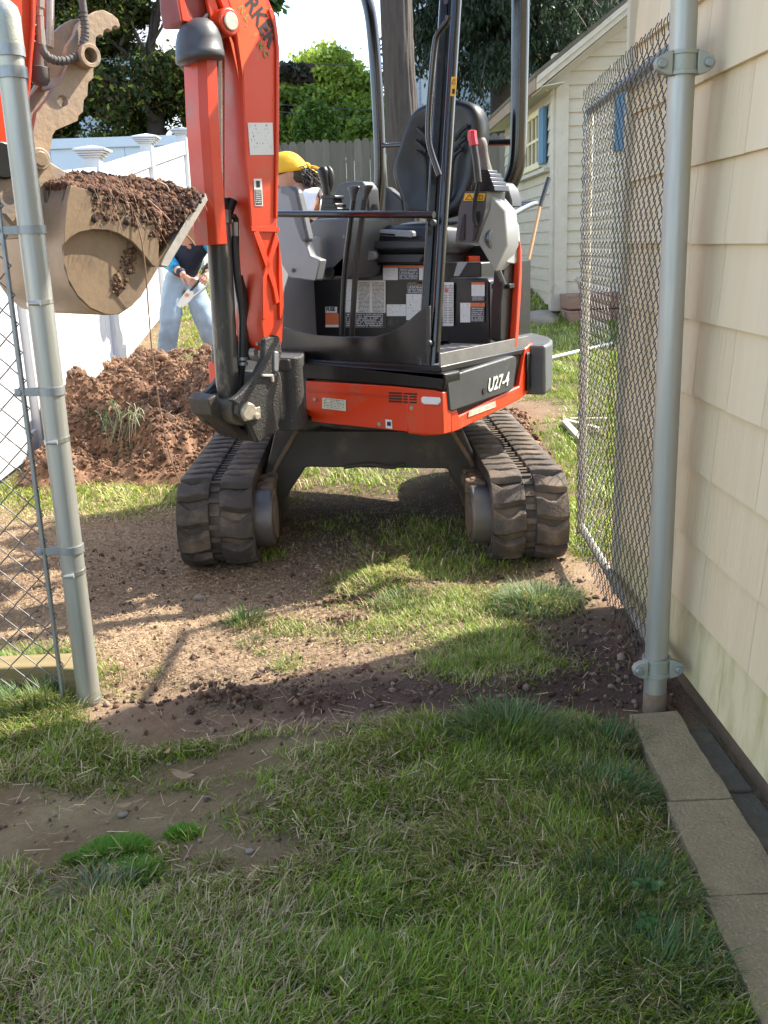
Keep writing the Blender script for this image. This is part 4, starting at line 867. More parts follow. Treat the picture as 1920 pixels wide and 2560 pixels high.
MB().box(ML(0, .50, 1.10), (.95, .12, .42), (LX, LY, ZZ)).build('bulkhead', BLACKP, ex, bevel=.01)
# right side bodywork, seen left of the boom cylinder
rb = MB(); rb.loft([ML(-.755, -.34, .80), ML(-.755, .25, .80), ML(-.755, .25, 1.28), ML(-.755, -.20, 1.30), ML(-.755, -.34, 1.16)], [ML(-.50, -.34, .80), ML(-.50, .25, .80), ML(-.50, .25, 1.30), ML(-.50, -.20, 1.32), ML(-.50, -.34, 1.18)])
rb.build('side_cowl', mat('pale_cowl', (.34, .36, .38), .4, c2=(.30, .32, .34), sc=3), ex, bevel=.03)
MB().box(ML(-.745, -.05, .72), (.06, .62, .14), (LX, LY, ZZ)).build('side_skirt', ORANGE, ex, bevel=.01)
MB().box(ML(-.40, -.28, 1.0), (.20, .10, .30), (LX, LY, ZZ)).build('side_cover', mat('pale_grey_plastic', ()), ex, bevel=.02) if False else None

# --- canopy: posts, rails, roof
RT = 2.64
def tubeY(pts, y, r, name, **k): return MB().tube([ML(*MY(a, b, y)) for a, b in pts], r, 14, smooth=k.get('sm', 2), sq=k.get('sq')).build(name, BLACKG, ex, ang=80)
zt = MX(1140, 0, .72); ytop = zt[1]+(RT-zt[2])*.15
pb = ML(.722, -.585, .84); ptp = ML(.722, ytop, RT)
MB().tube([pb, ptp], .021, 14).build('front_post', BLACKG, ex, ang=80)
MB().tube([np.array(ML(.668, -.59, .84)), np.array(ML(.668, ytop, RT))], .024, 4, sq=.9).build('post_channel', BLACKG, ex, ang=30, bevel=.006)
MB().tube([np.array(ML(.695, -.575, .84)), np.array(ML(.695, ytop+.01, RT))], .017, 4, sq=1.6).build('post_web', BLACKP, ex, ang=30)
for a, b in ((1085, 557), (1074, 858), (1118, 5)): p_ = np.array(ML(*MY(a, b, -.62+(.24 if b < 100 else .0)))); MB().cyl(p_, p_-LY*.012, .014, .011, n=10).build('bolt', DGREY, ex, bevel=.002)
tubeY([(860, -110), (885, -75), (908, -40), (915, -10), (928, 40), (938, 150), (945, 260), (950, 380), (951, 450), (942, 530)], .75, .036, 'rear_post', sq=.9)
tubeY([(1290, -110), (1300, -60), (1302, 0), (1300, 150), (1298, 260), (1296, 360), (1291, 420), (1275, 460), (1252, 500)], .75, .043, 'rear_post', sq=.9)
tubeY([(700, 815), (697, 500), (712, -60)], -.52, .02, 'front_post', sm=0) if False else None
# right front post, hidden behind the boom
MB().tube([ML(-.10, -.56, .84), ML(-.14, -.36, 2.0), ML(-.16, ytop, RT)], .026, 12).build('front_post', BLACKG, ex, ang=80) if False else None
tubeY([(952, 364), (1005, 362)], .74, .012, 'back_rail', sm=0); tubeY([(1205, 357), (1290, 355)], .74, .016, 'back_rail', sm=0)
tubeY([(640, 534), (700, 535), (900, 536), (1085, 537)], -.60, .0135, 'front_rail', sm=0)
tubeY([(1123, 40), (1118, 56), (1094, 84), (1087, 108), (1078, 200), (1072, 274), (1070, 340), (1075, 372), (1098, 439)], -.56, .0115, 'hand_rail', sm=2)
quad([ML(*MY(a, b, -.52)) for a, b in ((1126, 240), (1139, 240), (1142, 192), (1129, 192))], YELL, 'post_decal', ex)
MB().tube([ML(*MY(a, b, -.524)) for a, b in ((1129, 210), (1135, 197), (1140, 210), (1129, 210))], .0012, 4).build('warning_print', INK, ex)
quad([ML(*MY(a, b, -.524)) for a, b in ((1130, 234), (1136, 234), (1137, 222), (1131, 222))], INK, 'warning_print', ex)
rp = [(-.50, -.45), (.74, -.45), (.76, .3), (.60, .62), (-.45, .62), (-.52, .3)]
MB().loft([ML(x, y, RT) for x, y in rp], [ML(x*.96, y*.96, RT+.05) for x, y in rp]).build('canopy_roof', BLACKP, ex, bevel=.02)
for x in (-.40, .40): 
    pass

# --- boom swing post
def bplate(pts, o0_, o1_, name, m_, parent=ex, bev=.006, holes=None, ref=None, **k):
    oo = max(o0_, o1_) if ref is None else ref; P = [BP(a, b, oo) for a, b in pts]
    A = [BW(t, o0_, z) for t, z in P]; B = [BW(t, o1_, z) for t, z in P]
    m = MB()
    if not holes: m.loft(A, B)
    else:
        H = []
        for (hx, hy, hr) in holes:
            t, z = BP(hx, hy, oo); H.append([(t+hr*math.cos(2*math.pi*q/24), z+hr*math.sin(2*math.pi*q/24)) for q in range(24)])
        for o in (o0_, o1_):
            loops = [[Vector((t, z, 0)) for t, z in P]]+[[Vector((t, z, 0)) for t, z in h] for h in H]
            tr = tessellate_polygon(loops); flat = P+[p for h in H for p in h]; m.add([BW(t, o, z) for t, z in flat], [tuple(x) for x in tr])
        for lp_ in [P]+H:
            n = len(lp_); m.add([BW(t, o0_, z) for t, z in lp_]+[BW(t, o1_, z) for t, z in lp_], [(i, (i+1) % n, n+(i+1) % n, n+i) for i in range(n)])
    return m.build(name, m_, parent, bevel=bev, **k)
SWP = mat('cast_swing_post', (.035, .034, .033), .55, c2=(.055, .053, .05), sc=8, bump=.5, bsc=140, c3=(.10, .09, .08), c3sc=8, c3lo=.6, c3hi=.75)
pl = [(578, 1000), (586, 997), (600, 986), (622, 962), (640, 935), (655, 905), (661, 896), (662, 850), (672, 842), (700, 845), (706, 880), (700, 905), (694, 960), (684, 1005), (688, 1040), (700, 1075), (674, 1088), (646, 1108), (626, 1060), (606, 1048), (594, 1034), (596, 1012)]
bplate(pl, .085, .115, 'swing_post', SWP); bplate(pl, -.085, -.115, 'swing_post_plate', SWP, ref=.115)
bplate([(655, 935), (700, 930), (706, 960), (704, 1040), (690, 1085), (650, 1095), (640, 1060), (650, 1000)], -.09, .09, 'swing_web', SWP)
bplate([(520, 1000), (540, 985), (560, 1040), (590, 1060), (630, 1085), (640, 1105), (600, 1095), (560, 1060), (530, 1040)], -.115, .02, 'lower_guard', STEELD)
piv = BW(-.13, 0, 0)
MB().cyl(piv+ZZ*.60, piv+ZZ*.90, .05, n=28).build('swing_pin', SWP, ex, bevel=.005)
for z in (.60, .845):
    pg = [(.10, -.88), (.20, -.86), (.22, -.80), (.075, -.60), (.06, -.56), (-.24, -.56), (.02, -.80)]; MB().loft([ML(x, y, z) for x, y in pg], [ML(x, y, z+.05) for x, y in pg]).build('pivot_lug', SWP, ex, bevel=.008)
plate([(742, 940), (768, 945), (768, 1075), (700, 1078), (700, 1062), (735, 1050), (748, 1020), (750, 970)], -.63, .10, 'pivot_web', SWP)
for k, (a, b) in enumerate(((990, 960), (1015, 985), (1040, 1010))): MB().tube([ML(*MY(690, a, -.60)), ML(*MY(715, (a+b)/2-6, -.60)), ML(*MY(750, b-28, -.55)), ML(*MY(775, b-40, -.5))], .014, 10, smooth=1).build('hydraulic_hose', HOSE, ex)
c_ = BW(*((lambda q: (q[0], 0, q[1]))(BP(613, 1028, .0))))
q = BP(613, 1028, .10); cb = np.array(BW(q[0], 0, q[1]))
MB().cyl(cb-BN*.085, cb+BN*.085, .058, n=36).build('cylinder_eye', STEELD, ex, bevel=.006)
MB().cyl(cb+BN*.11, cb+BN*.128, .036, .033, n=30).build('pin_cap', PINM, ex, bevel=.003)
q2 = BP(636, 1040, .115); p_ = BW(q2[0], .115, q2[1]); MB().box((cb+BN*.122+np.array(p_)+BN*.007)/2, (.08, .006, .045), (BD, BN, ZZ)).build('pin_keeper', PINM, ex, bevel=.002); MB().cyl(p_, np.array(p_)+BN*.022, .016, .013, n=6).build('bolt', PINM, ex, bevel=.002)
MB().cyl(cb-BN*.128, cb-BN*.08, .075, n=30).build('pin_boss', SWP, ex, bevel=.01)
# --- boom cylinder
qt = BP(545, 560, 0); ct = BW(qt[0], 0, qt[1]); qb = cb; dirc = (ct-qb)/np.linalg.norm(ct-qb)
cyl = MB().tube([qb+dirc*.05, qb+dirc*.10, ct], [.040, .0455, .0455], 36).build('boom_cylinder', CYLB, ex)
MB().cyl(ct, ct+dirc*.05, .051, n=36).build('gland', CYLB, cyl, bevel=.003)
rod_end = BW(*(lambda t: (t[0], 0, t[1]))(BP(545, 60, 0))); MB().cyl(ct, rod_end, .024, n=24).build('rod', CHROME, cyl)
# cylinder guard, a folded orange channel
gm = MB(); secs = []
for (py_, xl_, xr_) in ((118, 452, 545), (300, 462, 548), (612, 494, 560)):
    q = BP((xl_+xr_)/2+6, py_, 0); t, z = q; t += .040
    prof = [(-.066, -.055), (-.066, -.008), (-.040, .012), (.040, .012), (.066, -.008), (.066, -.055)]
    prof2 = [(.058, -.055), (.058, -.010), (.036, .004), (-.036, .004), (-.058, -.010), (-.058, -.055)]
    secs.append([BW(t+v, u, z) for u, v in prof+prof2])
gm.rings(secs); guard = gm.build('cylinder_guard', ORANGE, ex, smooth=False, bevel=.002)
# --- boom
boom_px = [(587, 84), (600, 140), (607, 177), (611, 300), (614, 400), (622, 480), (628, 560), (640, 620), (656, 680), (658, 760), (654, 810), (659, 858), (668, 874), (683, 879), (698, 874), (706, 855), (708, 800), (710, 760), (708, 700), (703, 640), (694, 590), (693, 545), (696, 400), (699, 210), (697, 90), (690, 40), (672, 0)]
up_ = [(-.03, 2.30), (.08, 2.44), (.35, 2.60), (.75, 2.68), (1.25, 2.68), (1.30, 2.62), (1.28, 2.54), (.80, 2.50), (.45, 2.42), (.25, 2.30)]
P = [BP(a, b, .0825) for a, b in boom_px]+[(t-.06, z+.06) for t, z in up_[:1]]+up_[1:]+[(.16, 2.16)]
m = MB(); m.loft([BW(t, -.0825, z) for t, z in P], [BW(t, .0825, z) for t, z in P]); boom = m.build('boom', ORANGE, ex, bevel=.005)
# raised side rib along the back edge
rib = [(679, 20), (692, 60), (699, 120), (699, 300), (695, 545), (689, 545), (692, 300), (692, 120), (685, 64), (672, 24)]
bplate(rib, .0825, .092, 'boom_rib', ORANGE, boom, bev=.003)
# foot pockets (recessed look built as raised ribs)
for pts in ([(628, 566), (700, 568), (700, 580), (628, 578)], [(634, 580), (646, 576), (690, 700), (700, 756), (690, 762), (682, 715)], [(690, 580), (698, 600), (668, 690), (664, 800), (658, 800), (657, 690)], [(698, 600), (707, 680), (707, 800), (700, 800), (698, 690)]):
    bplate(pts, .0825, .093, 'foot_rib', ORANGE, boom, bev=.003)
qf = BP(686, 857, .094); pf_ = BW(qf[0], .083, qf[1]); MB().cyl(pf_, pf_+BN*.014, .030, n=28).build('pin_boss', BLACKP, boom, bevel=.002); MB().cyl(pf_+BN*.014, pf_+BN*.018, .020, n=24).build('pin_end', PINM, boom, bevel=.002)
qf = BP(657, 858, .06); pf_ = BW(qf[0], .06, qf[1]); MB().cyl(pf_-BN*.0, pf_+BD*.03, .007, n=10).build('grease_fitting', GALV, boom)
# upper cylinder pin boss with washer
bs = BP(568, 56, .10); pb_ = BW(bs[0], .0, bs[1]); MB().cyl(pb_-BN*.02, pb_+BN*.118, .046, n=32).build('rod_boss', ORANGE, boom, bevel=.006); MB().cyl(pb_+BN*.118, pb_+BN*.126, .030, n=28).build('pin_end', PINM, boom, bevel=.003)
bplate([(528, -40), (546, 20), (552, 74), (546, 80), (530, 62), (518, 0), (512, -40)], .055, .07, 'rod_bracket', ORANGE, boom, bev=.003)
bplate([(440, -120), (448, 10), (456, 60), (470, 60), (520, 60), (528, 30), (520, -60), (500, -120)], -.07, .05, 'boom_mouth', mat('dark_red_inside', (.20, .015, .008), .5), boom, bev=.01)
bplate([(436, -120), (446, 0), (455, 52), (470, 55), (500, 70), (500, 62), (474, 40), (462, 0), (452, -120)], .05, .062, 'mouth_edge', ORANGE, boom, bev=.004)
# bright vinyl shape carrying the name
bplate([(556, -60), (590, 60), (603, 160), (607, 190), (609, 165), (655, 70), (676, 43), (662, -6), (650, -60)], .0832, .0842, 'vinyl_sticker', STICK, boom, bev=0)
bplate([(568, 78), (578, 110), (592, 170), (597, 197), (592, 160), (584, 110), (574, 84)], .0832, .0842, 'vinyl_sticker', STICK, boom, bev=0)
def bpt(px, py, o): t, z = BP(px, py, o); return np.array(BW(t, o, z))
w0 = bpt(604, 14, .0845); w1 = bpt(661, 118, .0845); adv = w1-w0
text('RKER', w0, adv, np.cross(BN, adv), .090, INK, boom, 'name_lettering', off=.0026, sx=.80)
w0 = bpt(566, -72, .0845); text('PA', w0, adv, np.cross(BN, adv), .090, INK, boom, 'name_lettering', off=.0026, sx=.80)
for ch, a, b in (('N', 598, 18), ('L', 612, 42), ('I', 634, 88), ('N', 646, 108), ('C', 659, 130), ('.', 617, 62)):
    text(ch, bpt(a-6, b+4, .0847), adv, np.cross(BN, adv), .034, GREENI, boom, 'green_letter', off=.0008)
# decals on the boom
def bquad(pts, m_, nm='decal', o=.0835): return quad([bpt(a, b, o) for a, b in pts], m_, nm, boom)
bquad([(625, 388), (684, 387), (681, 307), (619, 307)], P5)
bquad([(637, 515), (657, 515), (654, 447), (634, 447)], WHITED); bquad([(639, 512), (655, 512), (653, 474), (637, 474)], P2, o=.0845)
bquad([(641, 468), (650, 468), (649, 452), (640, 452)], INK, 'print', .0847)
# --- work light dome
dm = MB(); q = BP(500, 105, .03); dc = BW(q[0]+.02, .05, q[1]-.005); rs = []
ax = np.array([-.35, -.78, -.35]); ax /= np.linalg.norm(ax)
for k in range(9):
    a = math.pi/2*k/8; rs.append((math.cos(a), math.sin(a)))
u_ = np.cross([0, 0, 1.], ax); u_ /= np.linalg.norm(u_); v_ = np.cross(ax, u_)
def ringd(r, h, n=28): return [dc+u_*r*math.cos(2*math.pi*i/n)*1.12+v_*r*math.sin(2*math.pi*i/n)*.9+v_*0+(-ax)*0+np.array([0, 0, 1.])*h for i in range(n)]
prof = [(.082, -.062), (.086, -.058), (.086, -.038), (.084, -.036), (.082, .0), (.074, .03), (.060, .052), (.038, .068), (.012, .075)]
rr = []
for r, h in prof: rr.append([dc+np.array([math.cos(2*math.pi*i/32)*r*1.0, math.sin(2*math.pi*i/32)*r*1.0, h+.12*r*math.cos(2*math.pi*i/32)]) for i in range(32)])
MB().rings(rr).build('work_light', mat('light_housing', (.055, .056, .06), .45, c2=(.07, .072, .076), sc=5, bump=.05, bsc=200), ex, ang=60)
MB().tube([dc+np.array([.02, .0, .07]), dc+np.array([.04, .03, .10]), dc+np.array([.08, .06, .085]), bpt(548, 80, .04)], .008, 8, smooth=2).build('light_cable', HOSE, ex)
# --- hoses by the boom foot
def hosep(pts, r, o, name='hydraulic_hose', m_=HOSE, corr=True):
    P = [bpt(a, b, oo) for a, b, oo in pts]; m = MB()
    for _ in range(3):
        Q = [P[0]]
        for a, b in zip(P[:-1], P[1:]): Q += [a*.75+b*.25, a*.25+b*.75]
        P = Q+[P[-1]]
    if corr:
        L = [0]
        for a, b in zip(P[:-1], P[1:]): L.append(L[-1]+np.linalg.norm(b-a))
        N = int(L[-1]/.0055); S_ = np.linspace(0, L[-1], N*2+1); P2 = [np.array([np.interp(s, L, [p[i] for p in P]) for i in range(3)]) for s in S_]; rr = [r if i % 2 else r*.88 for i in range(len(P2))]; m.tube(P2, rr, 12)
    else: m.tube(P, r, 10)
    return m.build(name, m_, ex, ang=80)
hosep([(588, 590, .02), (588, 640, .02), (596, 720, .02), (607, 780, .02), (606, 860, .02), (606, 900, .02), (601, 940, .0), (598, 985, 0)], .0165, 0)
hosep([(598, 690, -.02), (612, 740, -.02), (618, 800, -.02), (616, 880, -.02)], .014, 0, corr=False)
hosep([(640, 690, -.04), (630, 760, -.05), (620, 850, -.05), (618, 900, -.05)], .014, 0, corr=False)
hosep([(580, 500, .0), (560, 560, 0), (562, 590, .0)], .02, 0, 'supply_tube', BLACKP, False)
MB().tube([bpt(563, 495, .0), bpt(567, 640, .0)], .013, 12).build('steel_tube', BLACKP, ex)
MB().tube([bpt(563, 545, .0), bpt(585, 540, .02), bpt(590, 548, .02), bpt(590, 590, .02)], .011, 12, smooth=1).build('elbow_fitting', BLACKP, ex)
MB().cyl(bpt(587, 556, .02), bpt(588, 592, .02), .014, n=6).build('hose_fitting', GALV, ex)
for a, b in ((606, 893), (607, 905)): MB().tube([bpt(a, b, .02), bpt(a, b+8, .02)], .021, 14).build('hose_collar', GALVD, ex)
p_ = bpt(627, 884, .03); MB().cyl(p_, bpt(640, 883, .05), .020, n=16).build('fitting', LIPM, ex)
# small bits by the swing post
bplate([(686, 880), (690, 878), (697, 880), (697, 925), (690, 930), (686, 925)], .10, .12, 'latch_plate', GALVD)
bplate([(656, 936), (683, 936), (686, 945), (686, 956), (682, 956), (680, 942), (656, 941)], .10, .125, 'swing_stop', LIPM, bev=.002)
# --- arm, thumb, linkage, bucket
arm_px = [(-60, -420), (110, -420), (87, 87), (72, 267), (66, 330), (30, 405), (0, 440), (-60, 440), (-95, 380), (-110, 200), (-150, -100), (-160, -420)]
arm_o = (-.075, .075); bplate(arm_px, -.075, .075, 'arm', ORANGE, bev=.006)
bplate([(80, -420), (88, -420), (88, 60), (73, 266), (66, 266), (80, 60)], .075, .088, 'arm_edge', ORANGE, bev=.003)
MB().cyl(BW(*(lambda q: (q[0], -.10, q[1]))(BP(8, 400, .1))), BW(*(lambda q: (q[0], .10, q[1]))(BP(8, 400, .1))), .055, n=28).build('arm_pin', BLACKP, ex, bevel=.006)
thumb = [(187, 88), (196, 60), (217, 41), (241, 27), (260, 25), (280, 35), (295, 48), (301, 63), (297, 72), (291, 65), (282, 67), (279, 79), (270, 72), (260, 76), (258, 92), (250, 87), (241, 92), (239, 108), (242, 122), (241, 152), (234, 172), (234, 195), (221, 206), (219, 239), (210, 250), (208, 280), (197, 289), (195, 302), (141, 325), (132, 338), (128, 369), (112, 400), (104, 412), (88, 405), (80, 370), (80, 336), (91, 282), (121, 245), (135, 219), (152, 210), (174, 156), (165, 135), (169, 113)]
tb_ = bplate(thumb, .035, .060, 'thumb', RUSTY, holes=[(156, 253, .017)], bev=.003)
far_ = [(a-4, b-4) for a, b in thumb]
bplate(thumb[:10]+[(282, 67), (258, 92), (240, 100), (235, 172), (219, 239), (195, 302), (141, 325), (128, 369), (104, 412), (80, 336), (121, 245), (174, 156), (165, 135)], -.115, -.09, 'thumb_plate', RUSTY, tb_, bev=.003, ref=.06)
for a, b, c_, d_ in ((150, 200, 232, 190), (130, 290, 200, 260)):
    bplate([(a, b-10), (a+14, b-14), (a+18, b+14), (a, b+18)], -.09, .035, 'thumb_crossbar', RUSTY, tb_)
bplate([(205, 45), (230, 60), (235, 120), (200, 190), (160, 230), (150, 215), (180, 160), (190, 90)], -.09, -.07, 'thumb_web', RUSTY, tb_)
q = BP(225, 139, .10); p_ = np.array(BW(q[0], 0, q[1])); th_ = MB(); ring = lambda r, o: [BW(q[0]+r*math.cos(2*math.pi*k/32), o, q[1]+r*math.sin(2*math.pi*k/32)) for k in range(32)]
th_.rings([ring(.036, .055), ring(.036, .105), ring(.022, .105), ring(.022, .055)], cap=False); th_.build('thumb_boss', RUSTY, tb_, bevel=.002)
MB().cyl(BW(q[0], .02, q[1]), BW(q[0], .058, q[1]), .024, n=24).build('boss_bore', STEELD, tb_)
# thumb cylinder
MB().cyl(bpt(121, -120, 0), bpt(118, 118, 0), .020, n=20).build('thumb_rod', CHROME, ex)
tcy = MB().tube([bpt(100, 110, .02), bpt(97, 170, .02)], .023, 20).build('thumb_cylinder', mat('dusty_steel', (.20, .17, .15), .6, .2, c2=(.28, .23, .2), sc=9), ex)
MB().tube([bpt(98, 168, .02), bpt(100, 200, .02), bpt(100, 212, .02)], [.030, .030, .022], 20).build('cylinder_head', mat('dark_casting', (.09, .075, .08), .6, c2=(.13, .11, .11), sc=9), tcy, bevel=.002)
for pts, r in (([(99, -30), (99, 20)], .0145), ([(98, 18), (98, 40)], .012), ([(100, 40), (101, 72)], .0115), ([(101, 72), (104, 112)], .013)): MB().tube([bpt(a, b, .05) for a, b in pts], r, 8).build('hose_fitting', mat('dusty_fitting', (.36, .33, .28), .5, .4, c2=(.26, .24, .21), sc=14), ex, smooth=False)
MB().tube([bpt(a, b, .08) for a, b in ((103, 112), (108, 130), (122, 146), (145, 153), (175, 150), (197, 138), (209, 112), (213, 80), (211, 40), (203, -20), (196, -90))], .0115, 14, smooth=3).build('thumb_hose', HOSED, ex, ang=80)
m = MB()
pth = [(112, 136), (130, 149), (150, 153), (172, 150), (192, 141), (204, 124), (211, 100), (213, 84), (212, 62), (209, 44), (207, 22)]
for (a, b), (c_, d_) in zip(pth[:-1], pth[1:]):
    for s_ in (.2, .7): p_ = bpt(a+(c_-a)*s_, b+(d_-b)*s_, .08); v_2 = bpt(c_, d_, .08)-bpt(a, b, .08); v_2 /= np.linalg.norm(v_2); m.cyl(p_-v_2*.003, p_+v_2*.003, .0135, n=14)
tag(m.build('hose_wrap', HOSED, ex), kind='stuff')
# bucket
bkt = [(178, 462), (200, 468), (235, 478), (320, 512), (372, 532), (395, 540), (403, 552), (398, 600), (396, 640), (400, 662), (352, 742), (320, 772), (290, 786), (262, 784), (225, 768), (195, 738), (172, 698), (160, 650), (160, 600), (165, 545), (168, 500)]
bk_ = bplate(bkt, .205, .240, 'bucket', BUCKM, bev=.004)
plf = [BP(a, b, .24) for a, b in bkt]; 
bplate(bkt, -.235, -.215, 'far_side_plate', BUCKM, bk_, bev=.003, ref=.24)
shp = [(178, 462), (168, 500), (163, 560), (158, 620), (163, 670), (176, 712), (200, 748), (232, 776), (268, 788), (300, 786), (332, 765), (358, 735), (400, 664), (420, 636), (516, 492)]
Ps = [BP(a, b, .24) for a, b in shp]; m = MB()
ins = []
cx_, cz_ = BP(280, 600, .24)
for t, z in Ps: d = math.hypot(cx_-t, cz_-z); ins.append((t+(cx_-t)/d*.016, z+(cz_-z)/d*.016))
k = len(Ps)
A = [BW(t, -.235, z) for t, z in Ps]+[BW(t, -.235, z) for t, z in ins[::-1]]; B = [BW(t, .234, z) for t, z in Ps]+[BW(t, .234, z) for t, z in ins[::-1]]
m.loft(A, B); m.build('bucket_shell', BUCKM, bk_, ang=50)
# reinforcement plate above the arc
arc = [(160, 612), (176, 594), (200, 580), (235, 573), (270, 575), (300, 585), (330, 603), (355, 630), (380, 662), (390, 668), (396, 655), (397, 600), (402, 552), (395, 541), (320, 513), (235, 479), (178, 463), (168, 500), (162, 560)]
bplate(arc, .240, .266, 'wear_plate', BUCKM, bk_, bev=.002)
bplate([(402, 664), (420, 668), (520, 500), (514, 484), (505, 484), (412, 640)], .20, .246, 'cutting_edge', LIPM, bk_, bev=.002)
P = [BP(a, b, .24) for a, b in ((404, 664), (414, 668), (519, 498), (512, 486))]; MB().loft([BW(t, -.24, z) for t, z in P], [BW(t, .20, z) for t, z in P]).build('lip_plate', LIPM, bk_, bevel=.002)
# hinge ears and links
for o0_ in (-.09, .075): bplate([(150, 480), (165, 430), (130, 408), (108, 395), (92, 372), (78, 380), (80, 420), (100, 470), (120, 560), (138, 640), (150, 680), (160, 640), (162, 560)], o0_, o0_+.022, 'bucket_ear', RUSTY, bk_, bev=.004)
bplate([(118, 475), (160, 478), (160, 600), (150, 640), (141, 690), (130, 640), (120, 560)], .10, .12, 'dark_ear_plate', mat('dark_steel', (.07, .055, .045), .55, .2, c2=(.12, .1, .08), sc=6), bk_, bev=.003)  # dark pointed plate beside the bucket ear
qp = BP(96, 398, .1); 
MB().cyl(BW(qp[0], -.12, qp[1]), BW(qp[0], .115, qp[1]), .034, n=28).build('bucket_pin', RUSTY, ex, bevel=.004); MB().cyl(BW(qp[0], .115, qp[1]), BW(qp[0], .120, qp[1]), .022, n=24).build('pin_end', BUCKM, ex, bevel=.002)
bplate([(-60, 430), (30, 420), (80, 470), (95, 560), (60, 600), (10, 540), (-70, 520)], -.06, .08, 'bucket_link', RUSTY, bev=.01)
bplate([(-80, 560), (0, 520), (50, 560), (120, 600), (165, 560), (163, 470), (120, 470), (60, 480)], -.2, .03, 'bucket_back', RUSTY, bk_, bev=.01) if False else None
# ============================================================ GRASS, CHIPS, SOIL
def leafmat(name, rough=.6, trans=.25, spec=.3):
    m = mat(name, (1, 1, 1), rough, c2=(.86, .86, .86), sc=8, attr=True, trans=trans, spec=spec); return m
GRASSM = leafmat('grass_blade', .5, .28, .35)
def blades(name, x0, x1, y0, y1, n, hmin, hmax, wid, label, seed, region=None, lean=(.5, 1.25), segs=3, clump=9, bright=1.0, cl_r=.02):
    rg = np.random.default_rng(seed); nc = n//clump*3
    cx = rg.uniform(x0, x1, nc); cy = rg.uniform(y0, y1, nc); g, gr = grass_at(cx, cy)
    keep = rg.random(nc) < g**1.3
    if region is not None: keep &= region(cx, cy)
    cx, cy, g, gr = cx[keep], cy[keep], g[keep], gr[keep]
    lim = n//clump
    if len(cx) > lim: s = rg.permutation(len(cx))[:lim]; cx, cy, g, gr = cx[s], cy[s], g[s], gr[s]
    k = clump; N = len(cx)*k; cdir = fbm(cx*3, cy*3, 3, seed)*12.5+rg.normal(0, .7, len(cx)); csz = rg.uniform(.65, 1.25, len(cx))*(.6+.5*g)
    X = np.repeat(cx, k)+rg.normal(0, cl_r, N); Y = np.repeat(cy, k)+rg.normal(0, cl_r, N); Z = terr(X, Y)-.004
    az = np.repeat(cdir, k)+rg.normal(0, .9, N); H = rg.uniform(hmin, hmax, N)*np.repeat(csz, k); le = rg.uniform(lean[0], lean[1], N); Wd = wid*rg.uniform(.6, 1.3, N)
    dx, dy = np.cos(az), np.sin(az); sx, sy = -dy, dx
    # bend profile: starts fairly upright and falls over
    ts = np.linspace(0, 1, segs+1); V = []
    for i, t in enumerate(ts):
        an = le*(t**.8); ho = H*t*np.sin(an*.9+.0); ve = H*t*np.cos(an*.95); wv = Wd*(1-t**2.2)*.5
        px_ = X+dx*ho; py_ = Y+dy*ho; pz_ = Z+np.maximum(ve, .002)
        if i < segs: V.append(np.stack([px_-sx*wv, py_-sy*wv, pz_], -1)); V.append(np.stack([px_+sx*wv, py_+sy*wv, pz_], -1))
        else: V.append(np.stack([px_, py_, pz_], -1))
    nv = 2*segs+1; VV = np.stack(V, 1).reshape(-1, 3); base = np.arange(N)[:, None]*nv
    q = np.concatenate([base+np.array([2*i, 2*i+1, 2*i+3, 2*i+2]) for i in range(segs-1)], 0) if segs > 1 else None
    t3 = base+np.array([2*segs-2, 2*segs-1, 2*segs])
    green = np.array([.165, .275, .020]); blue = np.array([.15, .245, .045]); lime = np.array([.42, .52, .04]); straw = np.array([.64, .53, .31]); tan = np.array([.44, .35, .19])
    u = rg.random((N, 1)); grr = np.repeat(gr, k)[:, None]
    c = green+(blue-green)*rg.random((N, 1))*.8; c = c+(lime-c)*(rg.random((N, 1))**2.2)*.75
    c = np.where(u > .36+.56*grr, straw+(tan-straw)*rg.random((N, 1)), c); c = c*rg.uniform(.7, 1.3, (N, 1))*bright
    cc = np.repeat(c[:, None, :], nv, 1); 
    cc = cc+ (np.array([.22, .20, .09])-cc)*(np.linspace(1, 0, nv)[None, :, None]**2)*.25
    o = fast_mesh(name, VV, q, t3, GRASSM, cc.reshape(-1, 3)); tag(o, label, 'grass', kind='stuff'); return o
blades('lawn_grass', -1.45, .95, 1.25, 3.0, 185000, .024, .066, .0033, 'matted green and straw coloured grass in the shaded foreground', 1, clump=8, lean=(.35, 1.45), cl_r=.014)
blades('patchy_grass', -1.9, 1.0, 2.75, 5.2, 60000, .018, .05, .0034, 'patchy sunlit grass and straw in the gateway', 2, clump=8, region=lambda x, y: y > 2.72, bright=1.1)
blades('side_lawn', -.7, 4.2, 3.9, 11.5, 110000, .03, .075, .006, 'green lawn running back along the right of the machine', 3, clump=8, segs=2, bright=1.25, cl_r=.03)
blades('left_grass', -2.15, -.3, 4.9, 11.0, 42000, .02, .06, .006, 'dry yellow green grass beside the white fence', 4, clump=7, segs=2, bright=1.3, cl_r=.03)
blades('rear_lawn', -3, 6, 10.8, 18, 42000, .04, .09, .014, 'far strip of lawn before the wood fence', 5, clump=6, segs=2, bright=1.2, cl_r=.06)
